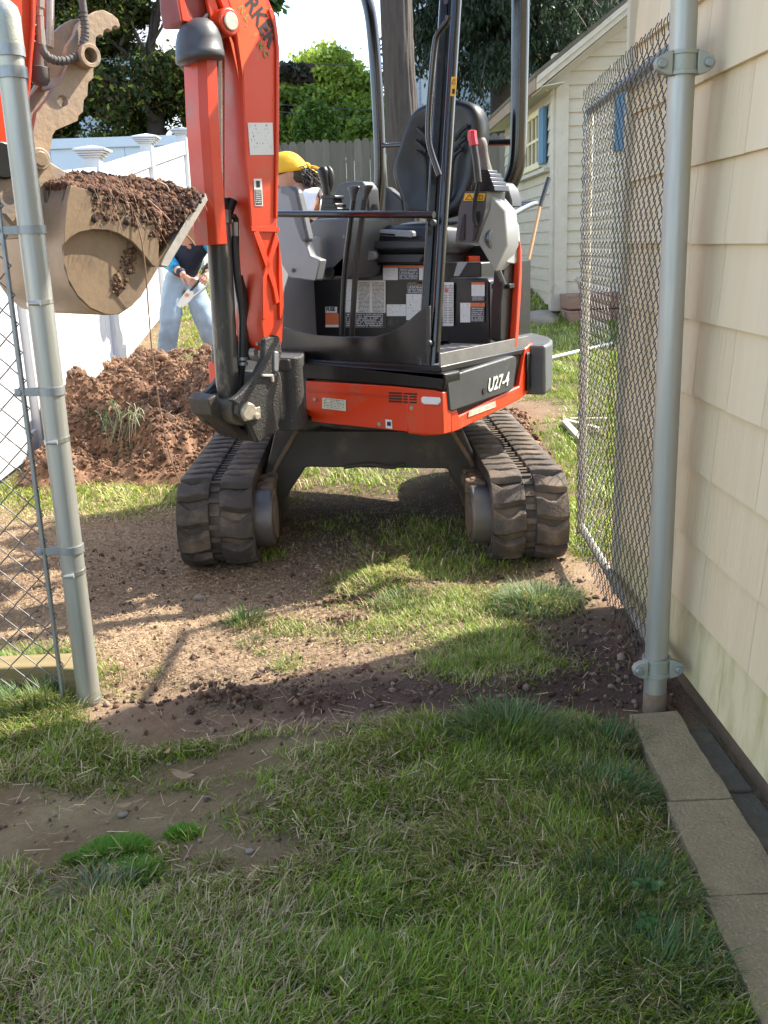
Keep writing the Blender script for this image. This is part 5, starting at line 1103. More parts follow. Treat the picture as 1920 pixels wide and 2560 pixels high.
def tuft(px, py, n, h, wid, spread, label, green=1., seed=0, colr=None, up=.9, name='grass_tuft'):
    rg = np.random.default_rng(seed+100); c0 = hit(px, py)
    r = spread*np.sqrt(rg.random(n)); a = rg.random(n)*6.283; X = c0[0]+r*np.cos(a); Y = c0[1]+r*np.sin(a)*.8; Z = terr(X, Y)-.004
    az = a+rg.normal(0, .5, n); H = rg.uniform(.5, 1, n)*h; le = rg.uniform(.1, up, n)+.5*r/spread; dx, dy = np.cos(az), np.sin(az); V = []; segs = 3; Wd = wid*rg.uniform(.6, 1.2, n)
    for i in range(4):
        t = i/3; an = le*t**.8; ho = H*t*np.sin(an); ve = H*t*np.cos(an*.9); wv = Wd*(1-t**2.2)*.5; p = np.stack([X+dx*ho, Y+dy*ho, Z+ve], -1); s_ = np.stack([-dy*wv, dx*wv, 0*wv], -1)
        V += [p-s_, p+s_] if i < 3 else [p]
    VV = np.stack(V, 1).reshape(-1, 3); b = np.arange(n)[:, None]*7; q = np.concatenate([b+np.array([0, 1, 3, 2]), b+np.array([2, 3, 5, 4])]); t3 = b+np.array([4, 5, 6])
    A = np.array(colr or (.07, .13, .03))*1.5; c = A*rg.uniform(.65, 1.4, (n, 1)); st = rg.random((n, 1)) > green; c = np.where(st, np.array([.38, .31, .17]), c)
    o = fast_mesh(name, VV, q, t3, GRASSM, np.repeat(c[:, None], 7, 1).reshape(-1, 3)); return tag(o, label, 'grass tuft')
tuft(612, 1560, 260, .085, .0035, .07, 'lone spiky grass tuft on the sunlit dry soil', .75, 1)
tuft(1000, 1510, 420, .07, .0035, .11, 'dense grass tuft over a hole in the middle of the gateway', .8, 2)
tuft(1345, 1505, 700, .10, .0036, .15, 'pale blue green grass tuft in front of the right track', .8, 3, (.10, .16, .07))
tuft(625, 1615, 120, .05, .003, .05, 'small thin grass tuft near the lone spiky one', .7, 4)
tuft(456, 2085, 900, .022, .0026, .038, 'small bright green moss like clump in bare foreground soil', 1., 5, (.085, .20, .015), .7, 'green_clump')
tuft(290, 2130, 3200, .026, .0026, .078, 'largest bright green clump in the bare foreground soil', 1., 6, (.085, .19, .015), .7, 'green_clump')
tuft(330, 2185, 2200, .024, .0026, .065, 'lime green low clump just below the largest bright clump', 1., 7, (.12, .22, .03), .7, 'green_clump')
tuft(190, 2150, 500, .02, .0026, .03, 'small green clump left of the largest bright clump', 1., 8, (.085, .16, .02), .7, 'green_clump')
tuft(540, 2150, 260, .02, .0026, .04, 'faint yellow green clump in soil near the turf edge', .5, 9, (.17, .19, .04), .9, 'green_clump')
tuft(210, 1975, 160, .05, .0025, .06, 'dry straw tuft lying on the bare foreground soil', .05, 10)
tuft(245, 2245, 240, .07, .003, .08, 'grey green tuft spreading at the near edge of bare soil', .6, 11, (.08, .12, .06))
tuft(1265, 1840, 900, .11, .0034, .14, 'tall grass clump at the turf edge near the gate post', .92, 12, (.075, .13, .04))
tuft(1520, 1875, 500, .10, .0034, .10, 'long grass hanging over the first concrete slab', .9, 13, (.05, .09, .025))
tuft(1560, 2260, 500, .11, .0034, .12, 'long dark grass fringe lying across the middle slab', .95, 14, (.045, .085, .022))
tuft(110, 1760, 700, .10, .0034, .16, 'tall grass around the foot of the left post', .85, 15, (.06, .115, .03))
tuft(1500, 1990, 700, .09, .0034, .12, 'dense grass lapping the left edge of the first slab', .9, 16, (.06, .11, .03))
tuft(1640, 2440, 500, .10, .0034, .12, 'long grass blades reaching over the nearest slab', .9, 17, (.055, .10, .03))
tuft(90, 1665, 420, .08, .0034, .13, 'sunlit bright grass behind the landscape timber', .8, 18, (.13, .21, .05))
tuft(1700, 2035, 160, .05, .003, .05, 'sparse grass growing in the joint of the first two slabs', .8, 21, (.05, .09, .02))
tuft(1790, 2195, 200, .05, .003, .05, 'short moss and grass in the joint before the middle slab', .8, 22, (.06, .10, .02))
# clover leaves
CLM = leafmat('weed_leaf', .5, .2)
def weed(px, py, s, label, seed):
    rg = np.random.default_rng(seed); c0 = hit(px, py); V = []; Fc = []; C_ = []
    for i in range(14):
        a = rg.random()*6.28; r = s*rg.random(); c = c0+np.array([r*math.cos(a), r*math.sin(a), .035+rg.random()*.02]); R0 = s*.28*rg.uniform(.6, 1.2); tl_2 = rg.normal(0, .25, 2); b = len(V); col_ = np.array([.075, .17, .05])*rg.uniform(.7, 1.3)
        V.append(c); C_.append(col_*1.1)
        for k in range(10): t = 6.283*k/10; rr = R0*(1+.18*math.cos(3*t)); V.append(c+np.array([rr*math.cos(t), rr*math.sin(t), rr*(tl_2[0]*math.cos(t)+tl_2[1]*math.sin(t))+.004])); C_.append(col_)
        for k in range(10): Fc.append((b, b+1+k, b+1+(k+1) % 10))
    o = fast_mesh('weed', np.array(V), None, np.array(Fc), CLM, np.array(C_)); tag(o, label, 'weed')
weed(1560, 1985, .022, 'round leaved weed in the grass by the first slab joint', 1); weed(1620, 2265, .032, 'broad leaved weed patch left of the middle slab', 2); weed(1620, 2350, .024, 'small leafy weed near the nearest slab edge', 3)

# wood chips and straw litter on the soil
def litter(name, fn, n, L, Wd, cols_, label, seed, area, lift=.004):
    rg = np.random.default_rng(seed); X = rg.uniform(area[0], area[1], n*3); Y = rg.uniform(area[2], area[3], n*3); k = rg.random(n*3) < fn(X, Y); X, Y = X[k][:n], Y[k][:n]; n = len(X); Z = terr(X, Y)+lift*rg.random(n)+.006
    az = rg.random(n)*6.283; l = L*rg.uniform(.35, 1.3, n)/2; w_ = Wd*rg.uniform(.5, 1.3, n)/2; ti = rg.normal(0, .3, n); tj = rg.normal(0, .4, n)
    u = np.stack([np.cos(az)*np.cos(ti), np.sin(az)*np.cos(ti), np.sin(ti)], -1)*l[:, None]; v = np.stack([-np.sin(az), np.cos(az), tj], -1)*w_[:, None]; p = np.stack([X, Y, Z], -1)
    VV = np.stack([p-u-v*.6, p+u-v, p+u*.9+v, p-u+v*.8], 1).reshape(-1, 3); q = np.arange(4*n).reshape(-1, 4); cs = np.array(cols_)[rg.integers(0, len(cols_), n)]*rg.uniform(.7, 1.25, (n, 1))
    o = fast_mesh(name, VV, q, None, mat('litter', (1, 1, 1), .85, c2=(.9, .9, .9), sc=20, attr=True), np.repeat(cs[:, None], 4, 1).reshape(-1, 3)); return tag(o, label, 'litter', kind='stuff')
chipc = [(.37, .25, .155), (.32, .21, .13), (.45, .32, .20), (.27, .17, .105), (.24, .15, .092)]
litter('wood_chips', lambda x, y: np.clip(gauss(x, y, -1.1, 3.6, 1.1, .75)*1.3+gauss(x, y, -1.4, 4.9, .9, .6)*.6+.22*(y < 5.2)*(x < .3), 0, 1), 55000, .015, .0036, chipc, 'shredded wood chips and dry thatch strewn over the soil', 21, (-2.3, .6, 2.9, 6.0))
litter('dry_straw', lambda x, y: np.clip(.5+0*x, 0, 1)*(y > 2.75), 11000, .04, .0018, [(.42, .33, .19), (.30, .22, .12)], 'thin dead grass stems scattered in the gateway', 22, (-1.8, .9, 2.6, 7.0))
litter('dead_stems', lambda x, y: .1+.8*(grass_at(x, y)[0] > .35), 6500, .055, .0019, [(.58, .46, .28), (.46, .35, .21), (.30, .22, .13)], 'dead straw stems over the shaded foreground', 23, (-1.2, .75, 1.4, 2.75), .02)
CR = CR
def crumbs(name, P, sz, mt_, label=None, kind='stuff', seed=3, parent=None, cvar=None, cat='soil'):
    rg = np.random.default_rng(seed); b = bmesh.new(); bmesh.ops.create_icosphere(b, subdivisions=1, radius=1); iv = np.array([tuple(v.co) for v in b.verts]); fi = np.array([[v.index for v in f.verts] for f in b.faces]); b.free()
    n = len(P); s = sz*np.exp(np.clip(rg.normal(0, .5, n), -1.2, 1.0)); sc_ = s[:, None]*rg.uniform(.6, 1.3, (n, 3)); V = iv[None]*sc_[:, None]*(1+rg.uniform(-.32, .32, (n, 12, 1)))
    a = rg.random(n)*6.283; ca, sa = np.cos(a)[:, None], np.sin(a)[:, None]; V = np.stack([V[..., 0]*ca-V[..., 1]*sa, V[..., 0]*sa+V[..., 1]*ca, V[..., 2]], -1)+P[:, None]
    Fi = (fi[None]+np.arange(n)[:, None, None]*len(iv)).reshape(-1, 3); cs = np.array(cvar if cvar else [(.17, .085, .05)]); c = cs[rg.integers(0, len(cs), n)]*rg.uniform(.6, 1.35, (n, 1))
    o = fast_mesh(name, V.reshape(-1, 3), None, Fi, mt_, np.repeat(c[:, None], len(iv), 1).reshape(-1, 3), parent); 
    if label: tag(o, label, cat)
    if kind: o['kind'] = kind
    return o
CRM = mat('soil_crumb', (1, 1, 1), .95, c2=(.7, .68, .66), sc=60, bump=.8, bsc=160, attr=True)
SOILC = [(.25, .135, .075), (.19, .10, .055), (.31, .18, .105), (.14, .075, .045)]
rg = np.random.default_rng(5); n_ = 5200; X = rg.uniform(-1.3, .9, n_); Y = rg.uniform(2.5, 4.4, n_); k = (rg.random(n_) < .25+.9*(gauss(X, Y, .1, 2.75, .8, .12)+gauss(X, Y, -.5, 2.8, .4, .12)+gauss(X, Y, .7, 3.1, .2, .35))) & (Y > 2.52-.1*(X > .2)); X, Y = X[k], Y[k]
crumbs('soil_crumbs', np.stack([X, Y, terr(X, Y)+.003], -1), .0055, CRM, 'loose crumbs of soil scattered across the gateway', cvar=[(.15, .085, .055), (.10, .055, .038), (.30, .22, .16)])
rg = np.random.default_rng(6); X = rg.uniform(-1.1, .8, 900); Y = rg.uniform(1.4, 2.6, 900); crumbs('soil_pebbles', np.stack([X, Y, terr(X, Y)+.002], -1), .0035, CRM, 'small pebbles and crumbs in the bare foreground soil', cvar=[(.30, .25, .19), (.16, .10, .07)], seed=8)
# clods where the hole is
for (px, py, n, s, sp, lb) in ((868, 1557, 160, .0055, .03, 'dark clod of turned soil in the middle of the gateway'), (560, 1742, 130, .006, .06, 'ridge of broken soil near the left of the gateway'), (760, 1745, 90, .005, .08, 'crumbly soil heap at the front edge of the gateway'), (860, 1510, 150, .006, .05, 'broken soil beside the dense grass tuft')):
    c0 = hit(px, py); P = c0+np.random.default_rng(px).normal(0, 1, (n, 3))*np.array([sp, sp*.5, sp*.22])+np.array([0, 0, .008]); P[:, 2] = np.maximum(P[:, 2], c0[2]); crumbs('soil_clod', P, s, CRM, lb, 'stuff', px, cvar=[(.18, .105, .065), (.13, .075, .047), (.23, .14, .09)])
# ---- heap of dug soil by the white fence
hx, hy = np.meshgrid(np.linspace(-2.12, -.35, 210), np.linspace(5.35, 9.4, 300))
def heap_h(x, y):
    prof = np.interp(y, [5.5, 5.75, 6.0, 6.4, 7.2, 8.2, 9.3], [0, .18, .36, .48, .42, .26, 0])*np.clip((x+2.14)/.25, .15, 1)*np.clip((-.40-x)/.35, 0, 1)
    big = fbm(x*3.2, y*3.2, 2, 81)*1.9; lump = fbm(x*9, y*9, 4, 83); fine_ = fbm(x*34, y*34, 3, 85)
    return prof*(.25+big*.8)+np.clip(prof*5, 0, 1)*(.16*(lump-.45)+.045*(fine_-.45))-.03
hz = terr(hx, hy)+heap_h(hx, hy); ny, nx = hx.shape; idx = np.arange(ny*nx).reshape(ny, nx); q = np.stack([idx[:-1, :-1], idx[:-1, 1:], idx[1:, 1:], idx[1:, :-1]], -1).reshape(-1, 4)
nn_ = fbm(hx*12, hy*12, 4, 90)[..., None]; hc = np.array([.17, .085, .047])+(np.array([.38, .215, .125])-np.array([.17, .085, .047]))*np.clip((nn_-.3)*2.3, 0, 1)
hp = fast_mesh('soil_heap', np.stack([hx, hy, hz], -1).reshape(-1, 3), q, mat=CRM, cols=hc.reshape(-1, 3)); tag(hp, 'large rough heap of reddish dug soil and roots along the fence', 'soil heap')
rg = np.random.default_rng(9); X = rg.uniform(-2.1, -.5, 26000); Y = rg.uniform(5.6, 9.2, 26000); k = rg.random(26000) < np.clip(heap_h(X, Y)*4+.1, 0, 1); X, Y = X[k], Y[k]
crumbs('heap_clods', np.stack([X, Y, terr(X, Y)+np.maximum(heap_h(X, Y), 0)+.004], -1), .0075, CRM, None, 'stuff', 12, hp, SOILC)
def strands(name, X, Y, Z, n, L, w_, colr, parent, seed, cat=None, label=None, down=.3):
    rg = np.random.default_rng(seed); i = rg.integers(0, len(X), n); p = np.stack([X[i], Y[i], Z[i]], -1); az = rg.random(n)*6.283; le = L*rg.uniform(.4, 1.2, n); V = []
    for t in (0, .5, 1): c = p+np.stack([np.cos(az)*le*t, np.sin(az)*le*t, le*(.5*t-down*2*t*t)+.01], -1); s_ = np.stack([-np.sin(az)*w_, np.cos(az)*w_, 0*az], -1)*(1-.6*t); V += [c-s_, c+s_]
    VV = np.stack(V, 1).reshape(-1, 3); b = np.arange(n)[:, None]*6; q = np.concatenate([b+np.array([0, 1, 3, 2]), b+np.array([2, 3, 5, 4])]); c = np.array(colr)[rg.integers(0, len(colr), n)]*rg.uniform(.6, 1.3, (n, 1))
    o = fast_mesh(name, VV, q, None, GRASSM, np.repeat(c[:, None], 6, 1).reshape(-1, 3), parent); o['kind'] = 'stuff'; return o
HZ = terr(X, Y)+np.maximum(heap_h(X, Y), 0)
rg = np.random.default_rng(91); ii = rg.integers(0, len(X), 380); crumbs('big_clods', np.stack([X[ii], Y[ii], terr(X[ii], Y[ii])+np.maximum(heap_h(X[ii], Y[ii]), 0)], -1), .026, CRM, None, 'stuff', 14, hp, SOILC)
strands('roots', X, Y, HZ, 7000, .08, .0022, [(.30, .17, .10), (.22, .11, .065), (.40, .29, .18)], hp, 4)
def clump_on(px, py, Yd, n, h, colr, label, seed):
    c0 = atY(px, py, Yd); rg = np.random.default_rng(seed); X = c0[0]+rg.normal(0, .05, n); Z = c0[2]+rg.normal(0, .04, n); Yy = np.full(n, Yd)+rg.normal(0, .05, n); strands('turf', X, Yy, Z, n, h, .003, colr, hp, seed, down=.9)
clump_on(280, 1020, 6.05, 36, .13, [(.05, .10, .03), (.08, .14, .05)], '', 3); clump_on(345, 1040, 6.0, 90, .11, [(.42, .38, .24), (.25, .27, .12)], '', 4); clump_on(320, 1130, 5.9, 60, .14, [(.06, .10, .03)], '', 5); clump_on(490, 905, 7.4, 160, .14, [(.35, .36, .14)], '', 6)
# spoil by the right track
rg = np.random.default_rng(19); n_ = 2600; Y = rg.uniform(5.2, 6.9, n_); X = .99+rg.normal(0, .04, n_)+.06*(Y-5.2)*.5; crumbs('trench_spoil', np.stack([X, Y, terr(X, Y)+rg.random(n_)*.05], -1), .010, CRM, 'line of red brown spoil beside the right track', 'stuff', 7, None, SOILC)
# ---- soil in the bucket (rests inside, a thing of its own)
tg, og = np.meshgrid(np.linspace(.42, .92, 130), np.linspace(-.215, .22, 110))
def top_h(t, o):
    edge = np.interp(t, [.40, .44, .50, .60, .70, .80, .90, .95], [1.505, 1.53, 1.54, 1.545, 1.55, 1.545, 1.54, 1.50]); cr_ = (1-((o)/.26)**2)
    near = np.interp(t, [.40, .44, .5, .58, .66, .8, .93], [1.515, 1.485, 1.435, 1.37, 1.445, 1.50, 1.53])
    f = np.clip((o+.02)/.26, 0, 1)**1.4; base_ = edge*(1-f)+near*f
    return base_+.035*cr_
def nz3(t, o): return .045*(fbm(t*14+3, o*14+9, 4, 101)-.45)+.02*(fbm(t*60, o*60, 2, 103)-.45)
hh_ = top_h(tg, og)+nz3(tg, og); P = B0[None, None]+BD*tg[..., None]+BN*og[..., None]; P = P+0; P[..., 2] = hh_; skirt = P.copy(); 
ny, nx = tg.shape; idx = np.arange(ny*nx).reshape(ny, nx); q = np.stack([idx[:-1, :-1], idx[:-1, 1:], idx[1:, 1:], idx[1:, :-1]], -1).reshape(-1, 4)
V = P.reshape(-1, 3); edgei = np.concatenate([idx[0], idx[1:, -1], idx[-1, -2::-1], idx[-2:0:-1, 0]]); low = V[edgei].copy(); low[:, 2] -= .12; ce_ = V.mean(0); low[:, :2] = low[:, :2]*.8+ce_[:2]*.2; b0_ = len(V); V = np.concatenate([V, low]); ne = len(edgei); q = np.concatenate([q, np.array([[edgei[i], edgei[(i+1) % ne], b0_+(i+1) % ne, b0_+i] for i in range(ne)])])
bc = np.tile(np.array([[.13, .062, .036]]), (len(V), 1)); bh = fast_mesh('bucket_soil', V, q, mat=CRM, cols=bc); tag(bh, 'mound of dark brown soil and roots heaped in the raised bucket', 'soil')
rg = np.random.default_rng(77); n_ = 11000; t = rg.uniform(.42, .92, n_); o = rg.uniform(-.24, .25, n_); z = top_h(t, o)+nz3(t, o)+.002; fr_ = rg.random(n_) < .25; o = np.where(fr_, .235+rg.random(n_)*.03, o); t = np.where(fr_, rg.uniform(.62, .86, n_), t); z = np.where(fr_, np.interp(t, [.62, .66, .7, .8], [1.44, 1.46, 1.49, 1.51])-rg.random(n_)**2.0*.09+.01, z)
Pc = B0+BD*t[:, None]+BN*o[:, None]; Pc[:, 2] = z; crumbs('soil_crumbs', Pc, .0045, CRM, None, 'stuff', 31, bh, [(.16, .078, .044), (.115, .055, .033), (.20, .105, .06), (.085, .045, .03)])
k = rg.random(n_) < .5; strands('rootlets', Pc[k][:, 0], Pc[k][:, 1], Pc[k][:, 2], 900, .05, .0011, [(.34, .20, .12), (.24, .13, .08)], bh, 8, down=.8)
ROOTM = mat('root_brown', (.26, .15, .095), .8, c2=(.34, .21, .13), sc=20, bump=.3)
def root(pts, r, o=.27, m_=ROOTM): return MB().tube([bpt(a, b, oo) for a, b, oo in pts], r, 6, smooth=2).build('hanging_root', m_, bh)
root([(322, 505, .25), (335, 530, .27), (352, 590, .28), (360, 640, .28), (366, 700, .27), (373, 800, .25), (382, 900, .25), (396, 1000, .25), (412, 1090, .25), (430, 1160, .25), (450, 1208, .25)], .0024)
root([(370, 500, .22), (405, 530, .25), (440, 570, .22), (470, 590, .2), (488, 614, .2)], .0030); root([(270, 480, .26), (300, 495, .27), (322, 510, .27), (335, 500, .26)], .002); root([(268, 492, .26), (266, 515, .27), (262, 530, .27)], .0013)
root([(398, 455, .1), (420, 465, .12), (424, 488, .12)], .0026, m_=mat('pale_root', (.5, .38, .25), .7, c2=(.42, .3, .2), sc=20)); root([(448, 525, .12), (462, 516, .12)], .005, m_=MATS['pale_root'])
for sx_, ex_ in ((300, 330), (340, 350), (310, 285), (360, 372)): root([(sx_, 500, .255), ((sx_+ex_)/2, 520, .262), (ex_, 560+random.random()*20, .262)], .0011)
for (a, b, sx_, sy_, n_, sd_) in ((320, 655, 10, 20, 110, 1), (292, 715, 6, 14, 60, 2), (330, 625, 8, 8, 40, 3)):
    rg = np.random.default_rng(sd_+60); Pm = np.array([bpt(rg.normal(a, sx_), rg.normal(b, sy_), .241) for _ in range(n_)]); crumbs('stuck_mud', Pm, .0038, CRM, None, 'stuff', sd_, bh, SOILC)
# small leaves and sticks in the foreground
DLM = mat('dead_leaf', (.42, .26, .13), .7, c2=(.30, .17, .08), sc=20, bump=.2)
def dleaf(px, py, s, ang_, label, m_=DLM, cur=.3):
    c0 = hit(px, py)+np.array([0, 0, .022]); m = MB(); vs = []; ax_ = np.array([math.cos(ang_), math.sin(ang_), 0]); bx_ = np.array([-ax_[1], ax_[0], 0])
    for i in range(9):
        t = i/8*2-1; w_ = s*.3*(1-t*t)**.7+.0004; vs += [c0+ax_*s*t*.5*1.6+bx_*w_+ZZ*(cur*s*t*t+.2*w_), c0+ax_*s*t*.8-ZZ*0+ZZ*cur*s*t*t*.8, c0+ax_*s*t*.8-bx_*w_+ZZ*(cur*s*t*t+.2*w_)]
    fs = []
    for i in range(8): a = i*3; fs += [(a, a+1, a+4, a+3), (a+1, a+2, a+5, a+4)]
    m.add(vs, fs); tag(m.build('fallen_leaf', m_, None, ang=180), label, 'leaf')
dleaf(420, 1898, .020, 1.3, 'curled tan leaf in the bare foreground soil'); dleaf(1495, 2120, .022, .9, 'orange dead leaf in the foreground grass', mat('orange_leaf', (.6, .22, .10), .6)); dleaf(1580, 1890, .026, .6, 'small brown leaf lying on the first slab'); dleaf(1895, 2455, .028, -.3, 'orange brown leaf on the nearest slab'); dleaf(322, 1672, .016, .1, 'tiny dark red leaf in the sunlit soil', mat('red_leaf', (.22, .02, .02), .6)); dleaf(310, 2035, .03, .1, 'pale twig like leaf on the bare soil', mat('tan_leaf', (.30, .21, .12), .8, c2=(.22, .15, .08), sc=30)); dleaf(460, 1960, .05, -.5, 'long pale husk lying on bare soil', MATS['tan_leaf']); dleaf(1180, 1792, .02, -.5, 'pale leaf at the top edge of the turf', MATS['tan_leaf'])
for (px, py, s, lb) in ((625, 2132, .011, 'small pale stone at the turf edge in the foreground'), (308, 2040, .014, 'flat brown stone in the bare foreground soil'), (497, 1500, .022, 'brown stone lying in the shaded gateway soil'), (445, 2182, .009, 'tiny white stone near the bright green clumps'), (1785, 2200, .012, 'grey pebble lying on the slab joint'), (1262, 1790, .008, 'tiny pale stone near the top edge of the turf')):
    p = hit(px, py)+np.array([0, 0, s*.4+(.02 if px > 1700 else 0)]); rock(p, (s, s*.8, s*.55), lb, ROCKM)

# ============================================================ TREES
LEAFM = leafmat('tree_leaf', .5, .3)
def leaves(name, cen, nrm_scale, n, size, cols_, parent, seed, elong=1.6, jitter=.9):
    rg = np.random.default_rng(seed); i = rg.integers(0, len(cen), n); c = cen[i]; P = c[:, :3]+rg.normal(0, 1, (n, 3))*c[:, 3:4]*np.array(nrm_scale)
    a = rg.normal(0, 1, (n, 3)); a /= np.linalg.norm(a, axis=1)[:, None]; b = np.cross(a, rg.normal(0, 1, (n, 3))); b /= np.linalg.norm(b, axis=1)[:, None]
    s = size*rg.uniform(.5, 1.3, n)[:, None]; u = a*s*elong/2; v = b*s/2; VV = np.stack([P-u, P+v*.9-u*.1, P+u, P-v*.9-u*.1], 1).reshape(-1, 3); q = np.arange(4*n).reshape(-1, 4)
    cc = np.array(cols_)[rg.integers(0, len(cols_), n)]*rg.uniform(.7, 1.3, (n, 1)); cl = rg.uniform(.8, 1.25, (len(cen), 1))[i]; cc = cc*cl
    return fast_mesh(name, VV, q, None, LEAFM, np.repeat(cc[:, None], 4, 1).reshape(-1, 3), parent)
BARK = mat('bark', (.050, .037, .030), .95, c2=(.085, .068, .055), sc=9, amt=.5, stretch=(2.2, 2.2, .35), bump=1., bsc=14)
BARKD = mat('dark_bark', (.05, .036, .028), .9, c2=(.08, .06, .048), sc=8, bump=.5)
def limb(pts, radii, parent, name='trunk', m_=BARK, n=14, sm=2): return MB().tube(pts, radii, n, smooth=sm).build(name, m_, parent, ang=80)
# big trunk behind the machine
tx_, ty_ = float(atY(1003, 300, 15.5)[0]), 15.5
bt = empty('maple_tree', (tx_, ty_, float(base_z(ty_))), 'big straight trunk standing before the wood fence behind the seat', 'tree')
rg = np.random.default_rng(2)
rs = []; m = MB()
for k in range(60):
    z = float(base_z(ty_))-.1+k*.15; r = np.interp(z, [1.2, 1.8, 4, 9], [.32, .25, .225, .19]); cx = tx_+.02*math.sin(z)-(z-3.4)*.012
    ring = []
    for j in range(72):
        a = 2*math.pi*j/72; f = fbm(np.array([a*9.0]), np.array([z*2.0]), 4, 41)[0]; rr = r*(1+.22*(f-.45)+.035*math.sin(a*19+2.2*math.sin(z*2.3))); ring.append((cx+rr*math.cos(a), ty_+rr*math.sin(a), z))
    rs.append(ring)
m.rings(rs).build('trunk', BARK, bt, ang=80)
zt_ = rs[-1][0][2]
for a, l in ((.3, 2.4), (1.5, 2.8), (2.9, 2.6), (4.2, 2.5), (5.3, 2.2)): limb([(cx, ty_, zt_-.8), (cx+.5*l*math.cos(a), ty_+.5*l*math.sin(a), zt_+.7), (cx+l*math.cos(a), ty_+l*math.sin(a), zt_+1.7)], [.14, .09, .04], bt, 'limb')
cen = np.array([(cx+rg.normal(0, 1.6), ty_+rg.normal(0, 1.6), zt_+1.9+abs(rg.normal(0, 1.1)), .35) for _ in range(90)]); leaves('crown', cen, (1, 1, .8), 16000, .13, [(.07, .12, .03), (.10, .15, .03), (.05, .08, .02)], bt, 3)
cen = np.array([(*atY(rg.uniform(660, 705), rg.uniform(-60, 6), 14.), .10) for _ in range(12)]); leaves('low_leaves', cen, (1, 1, .8), 500, .10, [(.06, .12, .03)], bt, 5); limb([(cx, ty_, zt_-2.5), tuple(atY(800, -90, 14.5)), tuple(atY(690, -40, 14.))], [.08, .05, .015], bt, 'limb', sm=2)
# dark spreading tree beyond the white fence
TYL = 19.5
dt = empty('dark_leaved_tree', tuple(atY(395, 330, TYL)*np.array([1, 1, 0])+np.array([0, 0, float(base_z(TYL))])), 'dark green and russet leaved tree with crooked limbs at upper left', 'tree')
def A_(px, py, Yd=TYL): return tuple(atY(px, py, Yd))
limb([A_(398, 480), A_(392, 340), A_(385, 260), A_(378, 180), A_(372, 120), A_(395, 40), A_(400, -60)], [.20, .17, .14, .11, .09, .06, .03], dt, 'trunk', BARKD)
for pts, r0 in (([(388, 300), (350, 250), (290, 205), (238, 175), (200, 165)], .08), ([(382, 230), (340, 160), (290, 110), (250, 92)], .065), ([(376, 150), (350, 110), (330, 60), (305, 20)], .05), ([(380, 190), (372, 110), (378, 50), (385, 10)], .05), ([(372, 120), (410, 60), (425, 30)], .035), ([(385, 260), (430, 220), (470, 150)], .05), ([(300, 115), (320, 60), (350, 20)], .03)):
    limb([A_(a, b, TYL+random.uniform(-.4, .1)) for a, b in pts], [r0*(1-.75*i/(len(pts)-1)) for i in range(len(pts))], dt, 'limb', BARKD, 8)
cen = []
for _ in range(420):
    px = rg.uniform(95, 560); py = rg.uniform(-160, 360)
    if 105 < px < 560: cen.append((*atY(px, py, TYL+rg.normal(.6, .9)), rg.uniform(.10, .24)))
cen = np.array(cen); gap = np.array([fbm(np.array([c[0]*1.4]), np.array([c[2]*1.4]), 2, 7)[0] > .40 for c in cen]); cen = cen[gap]
leaves('crown', cen, (1, .8, .55), 95000, .062, [(.045, .07, .02), (.065, .095, .022), (.08, .11, .025), (.15, .09, .04), (.035, .055, .02), (.30, .34, .05)], dt, 11, 1.9)
# branch tip reaching past the boom
cen = np.array([(*atY(rg.uniform(698, 760), 172+rg.uniform(-12, 25)*.8+rg.uniform(0, 1)*6, 18.5), .07) for _ in range(26)]); leaves('branch_tip', cen, (1, 1, .5), 1500, .08, [(.03, .05, .025), (.06, .035, .03)], dt, 12, 2.0)
limb([A_(560, 150, 18.8), A_(640, 175, 18.6), A_(705, 185, 18.5), A_(750, 170, 18.5)], [.05, .03, .02, .008], dt, 'limb', BARKD, 8)
# sunlit tree beyond the wood fence
def broad(name, Yd, cx_, cy_, rx, ry, n, size, cols_, label, seed, ncl=150, trunk=True, dens=None):
    rgg = np.random.default_rng(seed); c0 = atY(cx_, cy_, Yd); zb = float(base_z(Yd)); t = empty(name, (c0[0], c0[1], zb), label, 'tree', None); s_ = Yd/2450
    cen = []
    while len(cen) < ncl:
        v = rgg.normal(0, 1, 3); v /= np.linalg.norm(v); r = rgg.uniform(.55, 1.0)
        cen.append((c0[0]+v[0]*r*rx*s_, c0[1]+v[1]*r*rx*s_*.9, c0[2]+v[2]*r*ry*s_, rx*s_*rgg.uniform(.07, .15)))
    if trunk:
        limb([(c0[0], c0[1], zb-.2), (c0[0]+.1, c0[1], (zb+c0[2])/2), (c0[0], c0[1], c0[2]+.4*ry*s_)], [.22, .16, .05], t, 'trunk', BARKD, 10)
        for k in range(6): e = cen[k*7]; limb([(c0[0], c0[1], c0[2]-.6*ry*s_), ((c0[0]+e[0])/2, (c0[1]+e[1])/2, (c0[2]+e[2])/2-.2), e[:3]], [.09, .06, .02], t, 'limb', BARKD, 6)
    o = leaves('crown', np.array(cen), (1, 1, .7), n, size, cols_, t, seed, 1.6); return t
broad('sunlit_tree', 36, 815, 262, 118, 112, 90000, .12, [(.34, .46, .06), (.42, .52, .07), (.25, .36, .05), (.48, .55, .10)], 'round sunlit yellow green tree beyond the wood fence', 21, 190)
broad('sunlit_tree', 33, 720, 275, 62, 80, 34000, .11, [(.27, .38, .06), (.17, .26, .05), (.36, .45, .07)], 'darker green tree just right of the boom beyond the fence', 22, 90)
broad('sunlit_tree', 34, 900, 320, 70, 60, 12000, .18, [(.20, .30, .05), (.28, .38, .06)], 'low green shrubby tree left of the big trunk', 23, 70)
broad('sunlit_tree', 40, 560, 300, 150, 120, 14000, .25, [(.06, .09, .02), (.10, .13, .03)], 'green tree hidden behind the boom', 24, 80)
